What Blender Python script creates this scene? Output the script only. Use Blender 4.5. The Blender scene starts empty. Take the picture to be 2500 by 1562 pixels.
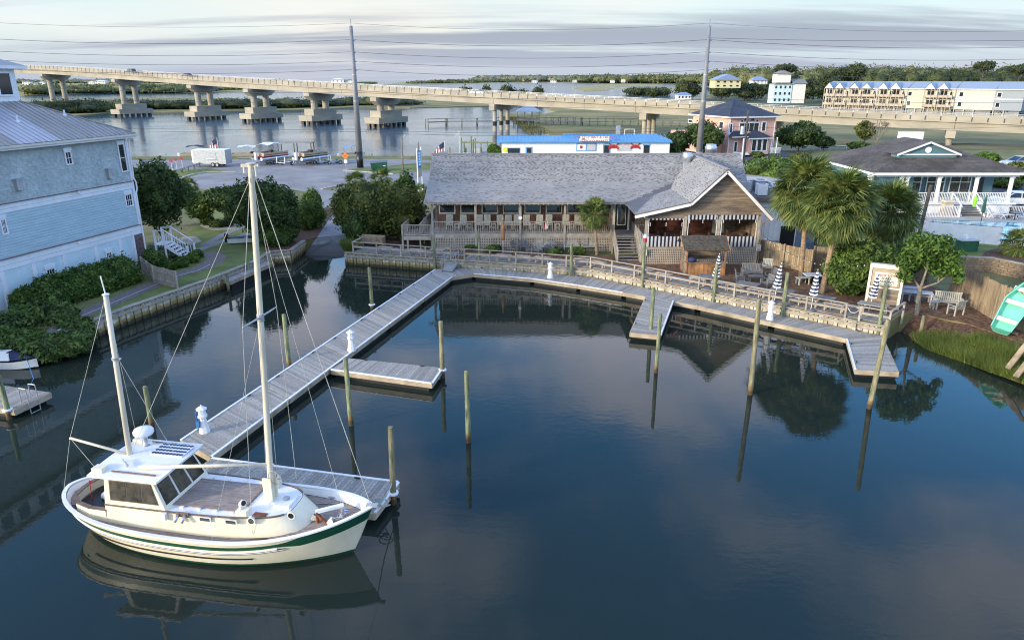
import bpy, bmesh, math, random
import numpy as np
from mathutils import Vector, Matrix
from mathutils.geometry import tessellate_polygon
R = math.radians
random.seed(7); rng = np.random.default_rng(7)
S = bpy.context.scene
COL = S.collection
F, CX, CY, HC = 1735.0, 1250.0, 781.0, 15.0
PITCH = math.atan((781 - 194) / F)
cam = bpy.data.cameras.new('camera'); camo = bpy.data.objects.new('camera', cam); COL.objects.link(camo)
cam.sensor_width = 36; cam.lens = 36 * F / 2500.0
cam.clip_start = 0.1; cam.clip_end = 30000
camo.location = (0, 0, HC); camo.rotation_euler = (math.pi / 2 - PITCH, 0, 0)
S.camera = camo
SUN_EL, SUN_AZ = 13.0, 240.0          # degrees; azimuth clockwise from +Y (north)
W = bpy.data.worlds.new('World'); S.world = W; W.use_nodes = True
nt = W.node_tree; N = nt.nodes; L = nt.links; N.clear()
def nd(nt, t, **kw):
    n = nt.nodes.new(t)
    for k, v in kw.items():
        if k.startswith('i_'):
            key = k[2:]; key = int(key) if key.isdigit() else key
            n.inputs[key].default_value = v
        else: setattr(n, k, v)
    return n
def mth(nt, op, a, b=None, clamp=False):
    n = nt.nodes.new('ShaderNodeMath'); n.operation = op; n.use_clamp = clamp
    for i, v in enumerate((a, b)):
        if v is None: continue
        if isinstance(v, (int, float)): n.inputs[i].default_value = v
        else: nt.links.new(v, n.inputs[i])
    return n.outputs[0]
def mix(nt, f, a, b, blend='MIX'):
    n = nt.nodes.new('ShaderNodeMix'); n.data_type = 'RGBA'; n.blend_type = blend
    for k, v in ((0, f), (6, a), (7, b)):
        if isinstance(v, (int, float)): n.inputs[k].default_value = v
        elif isinstance(v, (tuple, list)): n.inputs[k].default_value = (*v[:3], 1)
        else: nt.links.new(v, n.inputs[k])
    return n.outputs[2]
def ramp(nt, src, stops):
    n = nt.nodes.new('ShaderNodeValToRGB'); e = n.color_ramp.elements
    while len(e) < len(stops): e.new(0.5)
    for el, (p, c) in zip(e, stops):
        el.position = p; el.color = (*c, 1) if isinstance(c, (tuple, list)) else (c, c, c, 1)
    nt.links.new(src, n.inputs[0]); return n.outputs[0]
sky = nd(nt, 'ShaderNodeTexSky'); sky.sky_type = 'NISHITA'; sky.sun_disc = False
sky.sun_elevation = R(SUN_EL); sky.sun_rotation = R(SUN_AZ); sky.air_density = 1.0; sky.dust_density = 1.2; sky.ozone_density = 1.2
tc = nd(nt, 'ShaderNodeTexCoord'); sp = nd(nt, 'ShaderNodeSeparateXYZ'); L.new(tc.outputs['Generated'], sp.inputs[0])
zz = mth(nt, 'MAXIMUM', sp.outputs[2], 0.0)
den = mth(nt, 'ADD', zz, 0.10)
cmb = nd(nt, 'ShaderNodeCombineXYZ')
L.new(mth(nt, 'DIVIDE', sp.outputs[0], den), cmb.inputs[0]); L.new(mth(nt, 'DIVIDE', sp.outputs[1], den), cmb.inputs[1])
def cloudnoise(scale, sx, sy, ox, detail, lo, hi, rough=0.55):
    mp = nd(nt, 'ShaderNodeMapping'); mp.inputs['Scale'].default_value = (sx, sy, 1); mp.inputs['Location'].default_value = (ox, ox * 1.7, 0)
    L.new(cmb.outputs[0], mp.inputs[0])
    n = nd(nt, 'ShaderNodeTexNoise'); n.inputs['Scale'].default_value = scale; n.inputs['Detail'].default_value = detail; n.inputs['Roughness'].default_value = rough
    L.new(mp.outputs[0], n.inputs['Vector'])
    mr = nd(nt, 'ShaderNodeMapRange'); mr.interpolation_type = 'SMOOTHSTEP'
    mr.inputs[1].default_value = lo; mr.inputs[2].default_value = hi; L.new(n.outputs[0], mr.inputs[0]); return mr.outputs[0]
hs = nd(nt, 'ShaderNodeHueSaturation'); hs.inputs['Saturation'].default_value = 1.42; L.new(sky.outputs[0], hs.inputs['Color'])
base = mix(nt, 1.0, hs.outputs[0], (0.165, 0.20, 0.235), 'MULTIPLY')
veil = cloudnoise(1.15, 1.0, 0.8, 5.3, 5, 0.43, 0.66)                   # thin white veil high up
c1 = mix(nt, mth(nt, "MULTIPLY", veil, 0.75), base, (0.86, 0.80, 0.86))
lowf = nd(nt, 'ShaderNodeMapRange'); lowf.interpolation_type = 'SMOOTHSTEP'        # pale air low in the sky, all the way round
lowf.inputs[1].default_value = 0.20; lowf.inputs[2].default_value = 0.09; L.new(sp.outputs[2], lowf.inputs[0])
warm = cloudnoise(0.22, 1.0, 0.5, 1.9, 2, 0.40, 0.60)
c2 = mix(nt, mth(nt, 'MULTIPLY', lowf.outputs[0], 0.94), c1, mix(nt, warm, (0.30, 0.355, 0.375), (0.375, 0.365, 0.345)))
bank = cloudnoise(1.0, 0.13, 0.62, 11.3, 6, 0.47, 0.58)                # long grey cloud banks
bandf = nd(nt, 'ShaderNodeMapRange'); bandf.interpolation_type = 'SMOOTHSTEP'
bandf.inputs[1].default_value = 0.105; bandf.inputs[2].default_value = 0.055; L.new(sp.outputs[2], bandf.inputs[0])
c3 = mix(nt, mth(nt, 'MULTIPLY', mth(nt, 'MULTIPLY', bank, bandf.outputs[0]), 0.85), c2, (0.145, 0.162, 0.205))
haz = nd(nt, 'ShaderNodeMapRange'); haz.interpolation_type = 'SMOOTHSTEP'
haz.inputs[1].default_value = 0.062; haz.inputs[2].default_value = 0.0; L.new(sp.outputs[2], haz.inputs[0])
c4 = mix(nt, mth(nt, 'MULTIPLY', haz.outputs[0], 0.85), c3, (0.215, 0.235, 0.285))
bg = nd(nt, 'ShaderNodeBackground'); bg.inputs[1].default_value = 1.0
L.new(c4, bg.inputs[0]); wo = nd(nt, 'ShaderNodeOutputWorld'); L.new(bg.outputs[0], wo.inputs[0])
sl = bpy.data.lights.new('sun', 'SUN'); so = bpy.data.objects.new('sun', sl); COL.objects.link(so)
sl.energy = 1.7; sl.angle = R(7.0); sl.color = (1.0, 0.86, 0.66)
a, e = R(SUN_AZ), R(SUN_EL)
sd = Vector((math.sin(a) * math.cos(e), math.cos(a) * math.cos(e), math.sin(e)))
so.rotation_euler = sd.to_track_quat('Z', 'Y').to_euler()
try: S.cycles.filter_width = 1.1
except Exception: pass
S.view_settings.view_transform = 'Standard'; S.view_settings.look = 'None'; S.view_settings.gamma = 1
S.view_settings.exposure = 1.3; S.view_settings.use_curve_mapping = False
_c, _s = math.cos(PITCH), math.sin(PITCH)
def G(x, y, z=0.0):
    X = (x - CX) / F; Y = (y - CY) / F; t = (HC - z) / (_s + Y * _c)
    return Vector((X * t, (_c - Y * _s) * t, z))
def D(x, y, Yw):
    X = (x - CX) / F; Y = (y - CY) / F; t = Yw / (_c - Y * _s)
    return Vector((X * t, Yw, HC - (_s + Y * _c) * t))
def mat(name, col, rough=0.7, var=0.15, scale=1.5, bump=0.0, bscale=8.0, metal=0.0, rnd=0.0, island=0.0, col2=None, stretch=(1, 1, 1), spec=0.5, trans=0.0, wet=None, objco=False):
    m = bpy.data.materials.new(name); m.use_nodes = True; nt = m.node_tree
    b = nt.nodes['Principled BSDF']; b.inputs['Roughness'].default_value = rough; b.inputs['Metallic'].default_value = metal
    b.inputs['Specular IOR Level'].default_value = spec
    if trans: b.inputs['Subsurface Weight'].default_value = 0
    geo = nt.nodes.new('ShaderNodeNewGeometry')
    mp = nt.nodes.new('ShaderNodeMapping'); mp.inputs['Scale'].default_value = stretch
    if objco:
        t = nt.nodes.new('ShaderNodeTexCoord'); nt.links.new(t.outputs['Object'], mp.inputs[0])
    else: nt.links.new(geo.outputs['Position'], mp.inputs[0])
    n1 = nd(nt, 'ShaderNodeTexNoise'); n1.inputs['Scale'].default_value = scale; n1.inputs['Detail'].default_value = 5; n1.inputs['Roughness'].default_value = 0.6
    nt.links.new(mp.outputs[0], n1.inputs['Vector'])
    c2 = col2 if col2 else tuple(max(0, v * (1 - 2.2 * var)) for v in col)
    c1 = tuple(min(1, v * (1 + var)) for v in col)
    c = ramp(nt, n1.outputs[0], [(0.33, c2), (0.66, c1)])
    if rnd:
        oi = nt.nodes.new('ShaderNodeObjectInfo')
        f = mth(nt, 'ADD', mth(nt, 'MULTIPLY', oi.outputs['Random'], 2 * rnd), 1 - rnd)
        cx = nt.nodes.new('ShaderNodeCombineXYZ')
        for i in range(3): nt.links.new(f, cx.inputs[i])
        c = mix(nt, 1.0, c, cx.outputs[0], 'MULTIPLY')
        dm = nt.nodes.new('ShaderNodeVectorMath'); dm.operation = 'ADD'; nt.links.new(mp.outputs[0], dm.inputs[0])
        cc = nt.nodes.new('ShaderNodeCombineXYZ'); nt.links.new(mth(nt, 'MULTIPLY', oi.outputs['Random'], 37.0), cc.inputs[0]); nt.links.new(mth(nt, 'MULTIPLY', oi.outputs['Random'], 91.0), cc.inputs[2])
        nt.links.new(cc.outputs[0], dm.inputs[1]); nt.links.new(dm.outputs[0], n1.inputs['Vector'])
    if island:
        f = mth(nt, 'ADD', mth(nt, 'MULTIPLY', geo.outputs['Random Per Island'], 2 * island), 1 - island)
        cx = nt.nodes.new('ShaderNodeCombineXYZ')
        for i in range(3): nt.links.new(f, cx.inputs[i])
        c = mix(nt, 1.0, c, cx.outputs[0], 'MULTIPLY')
    if wet:      # tide-stained foot: colour below a height
        s2 = nt.nodes.new('ShaderNodeSeparateXYZ'); nt.links.new(geo.outputs['Position'], s2.inputs[0])
        zn = mth(nt, 'ADD', s2.outputs[2], mth(nt, 'MULTIPLY', n1.outputs[0], wet[3] * 2))
        for (lv, wc) in wet[:3]:
            mr = nt.nodes.new('ShaderNodeMapRange'); mr.interpolation_type = 'SMOOTHSTEP'
            mr.inputs[1].default_value = lv + wet[3]; mr.inputs[2].default_value = lv + wet[3] - 0.18; nt.links.new(zn, mr.inputs[0])
            c = mix(nt, mr.outputs[0], c, wc)
    nt.links.new(c, b.inputs['Base Color'])
    if bump:
        n2 = nd(nt, 'ShaderNodeTexNoise'); n2.inputs['Scale'].default_value = bscale; n2.inputs['Detail'].default_value = 4
        nt.links.new(mp.outputs[0], n2.inputs['Vector'])
        bp = nt.nodes.new('ShaderNodeBump'); bp.inputs['Strength'].default_value = bump; bp.inputs['Distance'].default_value = 0.05
        nt.links.new(n2.outputs[0], bp.inputs['Height']); nt.links.new(bp.outputs[0], b.inputs['Normal'])
    return m
def leafmat(name, dark, light, island=0.35, tr=0.25, scale=0.7):
    m = bpy.data.materials.new(name); m.use_nodes = True; nt = m.node_tree; nt.nodes.clear()
    geo = nt.nodes.new('ShaderNodeNewGeometry')
    n1 = nd(nt, 'ShaderNodeTexNoise'); n1.inputs['Scale'].default_value = scale; n1.inputs['Detail'].default_value = 3
    nt.links.new(geo.outputs['Position'], n1.inputs['Vector'])
    f = mth(nt, 'ADD', mth(nt, 'MULTIPLY', geo.outputs['Random Per Island'], island), mth(nt, 'SUBTRACT', n1.outputs[0], island * 0.5))
    c = ramp(nt, f, [(0.30, dark), (0.72, light)])
    d = nt.nodes.new('ShaderNodeBsdfPrincipled'); d.inputs['Roughness'].default_value = 0.62; d.inputs['Specular IOR Level'].default_value = 0.25
    nt.links.new(c, d.inputs['Base Color'])
    t = nt.nodes.new('ShaderNodeBsdfTranslucent'); nt.links.new(mix(nt, 1.0, c, (1.1, 1.25, 0.5), 'MULTIPLY'), t.inputs[0])
    ms = nt.nodes.new('ShaderNodeMixShader'); ms.inputs[0].default_value = tr
    nt.links.new(d.outputs[0], ms.inputs[1]); nt.links.new(t.outputs[0], ms.inputs[2])
    o = nt.nodes.new('ShaderNodeOutputMaterial'); nt.links.new(ms.outputs[0], o.inputs[0]); return m
def watermat(name, body, bs, dist, sc, stretch, rough):
    m = bpy.data.materials.new(name); m.use_nodes = True; nt = m.node_tree; b = nt.nodes['Principled BSDF']
    b.inputs['Base Color'].default_value = (*body, 1); b.inputs['Roughness'].default_value = rough; b.inputs['IOR'].default_value = 1.33
    geo = nt.nodes.new('ShaderNodeNewGeometry')
    n0 = nd(nt, 'ShaderNodeTexNoise'); n0.inputs['Scale'].default_value = 0.06; n0.inputs['Detail'].default_value = 2
    nt.links.new(geo.outputs['Position'], n0.inputs['Vector'])
    calm = nt.nodes.new('ShaderNodeMapRange'); calm.inputs[1].default_value = 0.35; calm.inputs[2].default_value = 0.7; calm.inputs[3].default_value = 0.35
    nt.links.new(n0.outputs[0], calm.inputs[0])
    mp = nt.nodes.new('ShaderNodeMapping'); mp.inputs['Scale'].default_value = stretch; nt.links.new(geo.outputs['Position'], mp.inputs[0])
    prev = None
    for s_, w_ in ((sc, 1.0), (sc * 3.1, 0.25), (sc * 0.2, 1.6)):
        n1 = nd(nt, 'ShaderNodeTexNoise'); n1.inputs['Scale'].default_value = s_; n1.inputs['Detail'].default_value = 2
        nt.links.new(mp.outputs[0], n1.inputs['Vector'])
        v = mth(nt, 'MULTIPLY', n1.outputs[0], w_); prev = v if prev is None else mth(nt, 'ADD', prev, v)
    h = mth(nt, 'MULTIPLY', prev, calm.outputs[0])
    bp = nt.nodes.new('ShaderNodeBump'); bp.inputs['Strength'].default_value = bs; bp.inputs['Distance'].default_value = dist
    nt.links.new(h, bp.inputs['Height']); nt.links.new(bp.outputs[0], b.inputs['Normal']); return m
M = {}
M['lagoon'] = watermat('lagoon', (0.016, 0.024, 0.020), 0.3, 0.011, 2.2, (1, 1.6, 1), 0.012)
M['river'] = watermat('river', (0.03, 0.085, 0.15), 0.9, 0.05, 0.8, (1, 1.5, 1), 0.10)
M['dock'] = mat('weathered_deck', (0.335, 0.315, 0.285), 0.85, 0.15, 2.0, 0.3, 30, rnd=0.24, stretch=(6, 6, 1))
M['walk'] = mat('weathered_boardwalk', (0.31, 0.29, 0.27), 0.85, 0.15, 2.0, 0.3, 30, rnd=0.2, stretch=(5, 5, 1))
M['fascia'] = mat('timber_fascia', (0.40, 0.33, 0.24), 0.8, 0.18, 1.2, 0.2, 12, rnd=0.12, col2=(0.26, 0.20, 0.13))
M['rail'] = mat('grey_rail_timber', (0.37, 0.32, 0.26), 0.85, 0.15, 1.6, 0.2, 20, rnd=0.12)
M['rubber'] = mat('black_float', (0.012, 0.012, 0.013), 0.6, 0.1)
M['whitestrip'] = mat('white_vinyl_edge', (0.78, 0.80, 0.84), 0.45, 0.04)
wetp = ((0.55, (0.20, 0.12, 0.05)), (0.35, (0.075, 0.05, 0.025)), (0.06, (0.02, 0.02, 0.012)), 0.25)
M['pile'] = mat('treated_piling', (0.28, 0.24, 0.145), 0.85, 0.25, 3.0, 0.9, 10, col2=(0.10, 0.115, 0.055), stretch=(3, 3, 0.5), wet=wetp, rnd=0.12)
M['pileG'] = mat('greened_piling', (0.235, 0.25, 0.14), 0.85, 0.25, 3.0, 0.9, 10, col2=(0.075, 0.095, 0.05), stretch=(3, 3, 0.5), wet=wetp, rnd=0.12)
M['sheet'] = mat('bulkhead_sheet', (0.52, 0.48, 0.38), 0.8, 0.22, 1.8, 0.3, 9, rnd=0.2, col2=(0.30, 0.26, 0.16), wet=((0.58, (0.28, 0.20, 0.07)), (0.34, (0.055, 0.05, 0.022)), (0.1, (0.02, 0.022, 0.014)), 0.2))
M['conc'] = mat('bridge_concrete', (0.37, 0.33, 0.26), 0.85, 0.12, 0.12, 0.1, 1.5, stretch=(1, 1, 3))
M['conc2'] = mat('pale_concrete', (0.44, 0.42, 0.40), 0.85, 0.1, 0.6, 0.1, 6)
M['asphalt'] = mat('old_asphalt', (0.25, 0.24, 0.245), 0.9, 0.13, 0.25, 0.15, 20)
M['asph2'] = mat('dark_asphalt', (0.075, 0.08, 0.095), 0.9, 0.15, 0.5, 0.15, 20)
M['ramp'] = mat('wet_ramp_concrete', (0.21, 0.21, 0.22), 0.55, 0.25, 0.9, 0.2, 12, wet=((0.75, (0.05, 0.052, 0.055)), (0.35, (0.022, 0.027, 0.022)), (0.12, (0.014, 0.02, 0.014)), 0.15))
M['lawn'] = mat('lawn', (0.14, 0.165, 0.04), 0.95, 0.28, 0.5, 0.5, 18, col2=(0.08, 0.11, 0.028))
M['dryg'] = mat('dry_grass', (0.17, 0.15, 0.065), 0.95, 0.25, 0.4, 0.5, 12, col2=(0.085, 0.105, 0.03))
M['mulch'] = mat('bark_mulch', (0.125, 0.062, 0.036), 0.95, 0.35, 5.0, 0.8, 22)
M['straw'] = mat('pine_straw', (0.20, 0.105, 0.055), 0.95, 0.35, 4.0, 0.8, 26)
M['sand'] = mat('sandy_ground', (0.33, 0.30, 0.25), 0.95, 0.2, 0.6, 0.3, 10)
M['brickpath'] = mat('brick_path', (0.19, 0.155, 0.15), 0.9, 0.2, 6.0, 0.4, 12)
M['marsh'] = mat('marsh_grass', (0.22, 0.185, 0.06), 0.95, 0.3, 0.035, 0.8, 0.6, col2=(0.095, 0.09, 0.03))
M['marsh2'] = mat('brown_marsh', (0.19, 0.165, 0.09), 0.95, 0.2, 0.07, 0.8, 0.8, col2=(0.075, 0.09, 0.03))
M['scrub'] = mat('scrub_ground', (0.06, 0.075, 0.022), 0.95, 0.3, 0.05)
M['gold'] = mat('golden_marsh', (0.36, 0.28, 0.10), 0.95, 0.25, 0.03, col2=(0.16, 0.17, 0.06))
M['white'] = mat('white_paint', (0.78, 0.78, 0.78), 0.5, 0.04, 2.0)
M['trimw'] = mat('house_trim', (0.74, 0.75, 0.80), 0.6, 0.05, 1.0)
M['cream'] = mat('cream_paint', (0.66, 0.63, 0.53), 0.55, 0.05, 2.0)
M['bluesh'] = mat('blue_grey_shingle', (0.40, 0.46, 0.475), 0.8, 0.07, 0.8, island=0.10)
M['bluecl'] = mat('light_blue_board', (0.45, 0.575, 0.64), 0.7, 0.05, 0.8, rnd=0.04)
M['bluepn'] = mat('pale_blue_panel', (0.55, 0.68, 0.74), 0.7, 0.05, 0.8)
M['seam'] = mat('metal_roof', (0.36, 0.345, 0.33), 0.45, 0.05, 0.8, metal=0.35)
M['brickd'] = mat('dark_brick', (0.16, 0.10, 0.11), 0.9, 0.25, 8, rnd=0.2)
M['glass'] = mat('window_glass', (0.02, 0.026, 0.03), 0.04, 0.1, spec=0.9)
M['glassb'] = mat('boat_window_glass', (0.06, 0.05, 0.04), 0.1, 0.5, 3, spec=0.4, col2=(0.01, 0.012, 0.012))
M['shingle'] = mat('grey_roof_shingle', (0.31, 0.30, 0.29), 0.9, 0.05, 0.4, 0.2, 30, island=0.10, col2=(0.255, 0.25, 0.25))
M['shingleK'] = mat('roof_tab_shadow', (0.085, 0.09, 0.10), 0.9, 0.1)  # shadows of the roof tabs, painted as dark dashes
M['shingleD'] = mat('roof_felt', (0.115, 0.12, 0.14), 0.9, 0.1)
M['brownsh'] = mat('brown_roof_shingle', (0.095, 0.082, 0.074), 0.9, 0.2, 0.5, 0.3, 8, island=0.18)
M['blackroof'] = mat('dark_slate_roof', (0.035, 0.042, 0.065), 0.7, 0.15, 0.5, island=0.15)
M['siding'] = mat('weathered_siding', (0.235, 0.18, 0.13), 0.9, 0.28, 1.4, 0.3, 10, rnd=0.18, stretch=(0.7, 1, 5), col2=(0.12, 0.09, 0.07))
M['brownw'] = mat('brown_stained_wall', (0.20, 0.09, 0.06), 0.8, 0.2, 2, rnd=0.1)
M['lattice'] = mat('grey_lattice', (0.44, 0.37, 0.30), 0.85, 0.12, 1.2)
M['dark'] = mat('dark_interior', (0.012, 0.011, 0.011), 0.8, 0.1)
M['redin'] = mat('reddish_dining_wall', (0.26, 0.09, 0.06), 0.8, 0.3, 1.5)
M['awn_w'] = mat('awning_pale_stripe', (0.50, 0.50, 0.54), 0.8, 0.06)
M['awn_b'] = mat('awning_dark_stripe', (0.012, 0.012, 0.016), 0.8, 0.06)
M['navy'] = mat('navy_canvas', (0.02, 0.03, 0.09), 0.8, 0.1)
M['canvas'] = mat('white_canvas', (0.72, 0.72, 0.74), 0.8, 0.05)
M['steel'] = mat('brushed_steel', (0.55, 0.56, 0.58), 0.35, 0.08, 3, metal=0.8)
M['galv'] = mat('galvanised_metal', (0.42, 0.44, 0.47), 0.5, 0.1, 3, metal=0.5)
M['polem'] = mat('grey_steel_pole', (0.235, 0.24, 0.255), 0.6, 0.1, 0.6, metal=0.2)
M['wire'] = mat('wire', (0.06, 0.06, 0.075), 0.6, 0.05)
M['acg'] = mat('grey_unit', (0.42, 0.44, 0.45), 0.6, 0.1, 3)
M['fence'] = mat('cedar_fence', (0.30, 0.235, 0.15), 0.85, 0.2, 1.6, 0.2, 14, rnd=0.2, stretch=(2, 2, 0.5), col2=(0.17, 0.12, 0.08))
M['brownwood'] = mat('orange_stained_wood', (0.36, 0.18, 0.075), 0.7, 0.25, 2, rnd=0.15)
M['greyfurn'] = mat('grey_painted_wood', (0.17, 0.175, 0.18), 0.8, 0.15, 3, rnd=0.1)
M['benchw'] = mat('pale_bench_wood', (0.42, 0.41, 0.36), 0.8, 0.12, 3, rnd=0.1)
M['teak'] = mat('teak_deck', (0.30, 0.245, 0.215), 0.75, 0.16, 2.0, 0.1, 20, rnd=0.12, stretch=(2, 8, 1))
M['teakd'] = mat('varnish_trim', (0.17, 0.12, 0.09), 0.6, 0.15, 3)
M['hull'] = mat('cream_hull', (0.78, 0.71, 0.53), 0.32, 0.05, 1.6, stretch=(1, 1, 0.25))
M['hullw'] = mat('white_gelcoat', (0.78, 0.77, 0.76), 0.35, 0.03, 1.0)
M['hgreen'] = mat('green_hull_stripe', (0.012, 0.085, 0.045), 0.35, 0.1, 1.5)
M['boot'] = mat('red_bottom_paint', (0.22, 0.04, 0.035), 0.7, 0.15, 2)
M['mast'] = mat('cream_mast', (0.66, 0.60, 0.47), 0.45, 0.1, 1.5, stretch=(1, 1, 0.3))
M['rust'] = mat('rusty_metal', (0.25, 0.08, 0.035), 0.8, 0.35, 10)
M['solar'] = mat('solar_cell', (0.012, 0.028, 0.09), 0.25, 0.1)
M['rope'] = mat('pale_rope', (0.50, 0.48, 0.42), 0.9, 0.15)
M['bluepl'] = mat('blue_rope', (0.05, 0.18, 0.45), 0.7, 0.1)
M['red'] = mat('red_paint', (0.40, 0.03, 0.03), 0.5, 0.1)
M['orange'] = mat('orange_sign', (0.80, 0.22, 0.02), 0.5, 0.05)
M['yellow'] = mat('yellow_sign', (0.70, 0.75, 0.05), 0.5, 0.05)
M['lime'] = mat('lime_towel', (0.25, 0.75, 0.04), 0.8, 0.1)
M['skyblue'] = mat('sky_blue_metal', (0.10, 0.31, 0.58), 0.45, 0.06, 0.7)
M['mint'] = mat('mint_boat_paint', (0.20, 0.62, 0.45), 0.45, 0.06, 2)
M['dkgreen'] = mat('dark_green_steel', (0.018, 0.10, 0.05), 0.6, 0.15, 2)
M['pink'] = mat('salmon_stucco', (0.70, 0.40, 0.32), 0.8, 0.06, 0.8)
M['tealw'] = mat('teal_siding', (0.10, 0.19, 0.22), 0.8, 0.05, 0.6, rnd=0.05)
M['blkpaint'] = mat('black_paint', (0.012, 0.012, 0.014), 0.35, 0.05)
M['redpaint'] = mat('dark_red_car', (0.22, 0.02, 0.03), 0.25, 0.05)
M['silver'] = mat('silver_car', (0.35, 0.40, 0.50), 0.25, 0.05, metal=0.3)
M['wcar'] = mat('white_car', (0.75, 0.77, 0.80), 0.2, 0.03)
M['tyre'] = mat('tyre', (0.015, 0.015, 0.016), 0.8, 0.1)
M['tan'] = mat('tan_vinyl', (0.42, 0.33, 0.23), 0.6, 0.1)
M['poolw'] = mat('pool_water', (0.10, 0.36, 0.44), 0.06, 0.08, 2)
M['poolt'] = mat('pool_tile', (0.08, 0.20, 0.30), 0.4, 0.15)
M['block'] = mat('tan_retaining_block', (0.25, 0.185, 0.125), 0.9, 0.15, 4, rnd=0.15)
M['bark'] = mat('grey_bark', (0.24, 0.20, 0.155), 0.9, 0.25, 5, 0.5, 12)
M['barkd'] = mat('dark_bark', (0.10, 0.085, 0.065), 0.9, 0.25, 5, 0.5, 12)
M['palmbark'] = mat('palm_trunk', (0.34, 0.235, 0.145), 0.9, 0.2, 4, 0.7, 9, stretch=(1, 1, 3))
M['lf_dark'] = leafmat('dark_foliage', (0.022, 0.040, 0.013), (0.11, 0.165, 0.045))
M['lf_mid'] = leafmat('mid_foliage', (0.032, 0.062, 0.014), (0.16, 0.235, 0.05))
M['lf_hedge'] = leafmat('hedge_foliage', (0.032, 0.065, 0.014), (0.13, 0.21, 0.042), scale=1.5)
M['lf_mang'] = leafmat('shore_bush_foliage', (0.03, 0.055, 0.018), (0.14, 0.205, 0.05), scale=1.0)
M['lf_olive'] = leafmat('olive_foliage', (0.034, 0.05, 0.012), (0.18, 0.195, 0.045))
M['lf_bright'] = leafmat('glossy_bright_foliage', (0.035, 0.075, 0.012), (0.15, 0.25, 0.05), scale=1.5)
M['lf_sage'] = leafmat('sage_foliage', (0.09, 0.13, 0.08), (0.24, 0.30, 0.20), scale=1.5)
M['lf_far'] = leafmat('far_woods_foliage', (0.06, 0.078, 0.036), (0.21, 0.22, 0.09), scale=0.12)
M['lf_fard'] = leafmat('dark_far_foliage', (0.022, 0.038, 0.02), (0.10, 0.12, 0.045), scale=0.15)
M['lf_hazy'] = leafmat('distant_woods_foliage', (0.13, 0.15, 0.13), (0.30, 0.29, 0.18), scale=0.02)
M['reedm'] = leafmat('dull_reed', (0.07, 0.075, 0.02), (0.22, 0.20, 0.06), island=0.5, scale=0.2)
M['frond'] = leafmat('palm_frond', (0.05, 0.085, 0.02), (0.215, 0.24, 0.07), island=0.5, scale=0.9)
M['frondd'] = leafmat('dry_frond', (0.10, 0.07, 0.035), (0.26, 0.19, 0.10), island=0.5, scale=0.9)
M['reed'] = leafmat('marsh_reed', (0.055, 0.09, 0.02), (0.20, 0.245, 0.06), island=0.6, scale=0.6)
def flat(name, col, rough=0.6): return mat(name, col, rough, 0.02)
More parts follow.
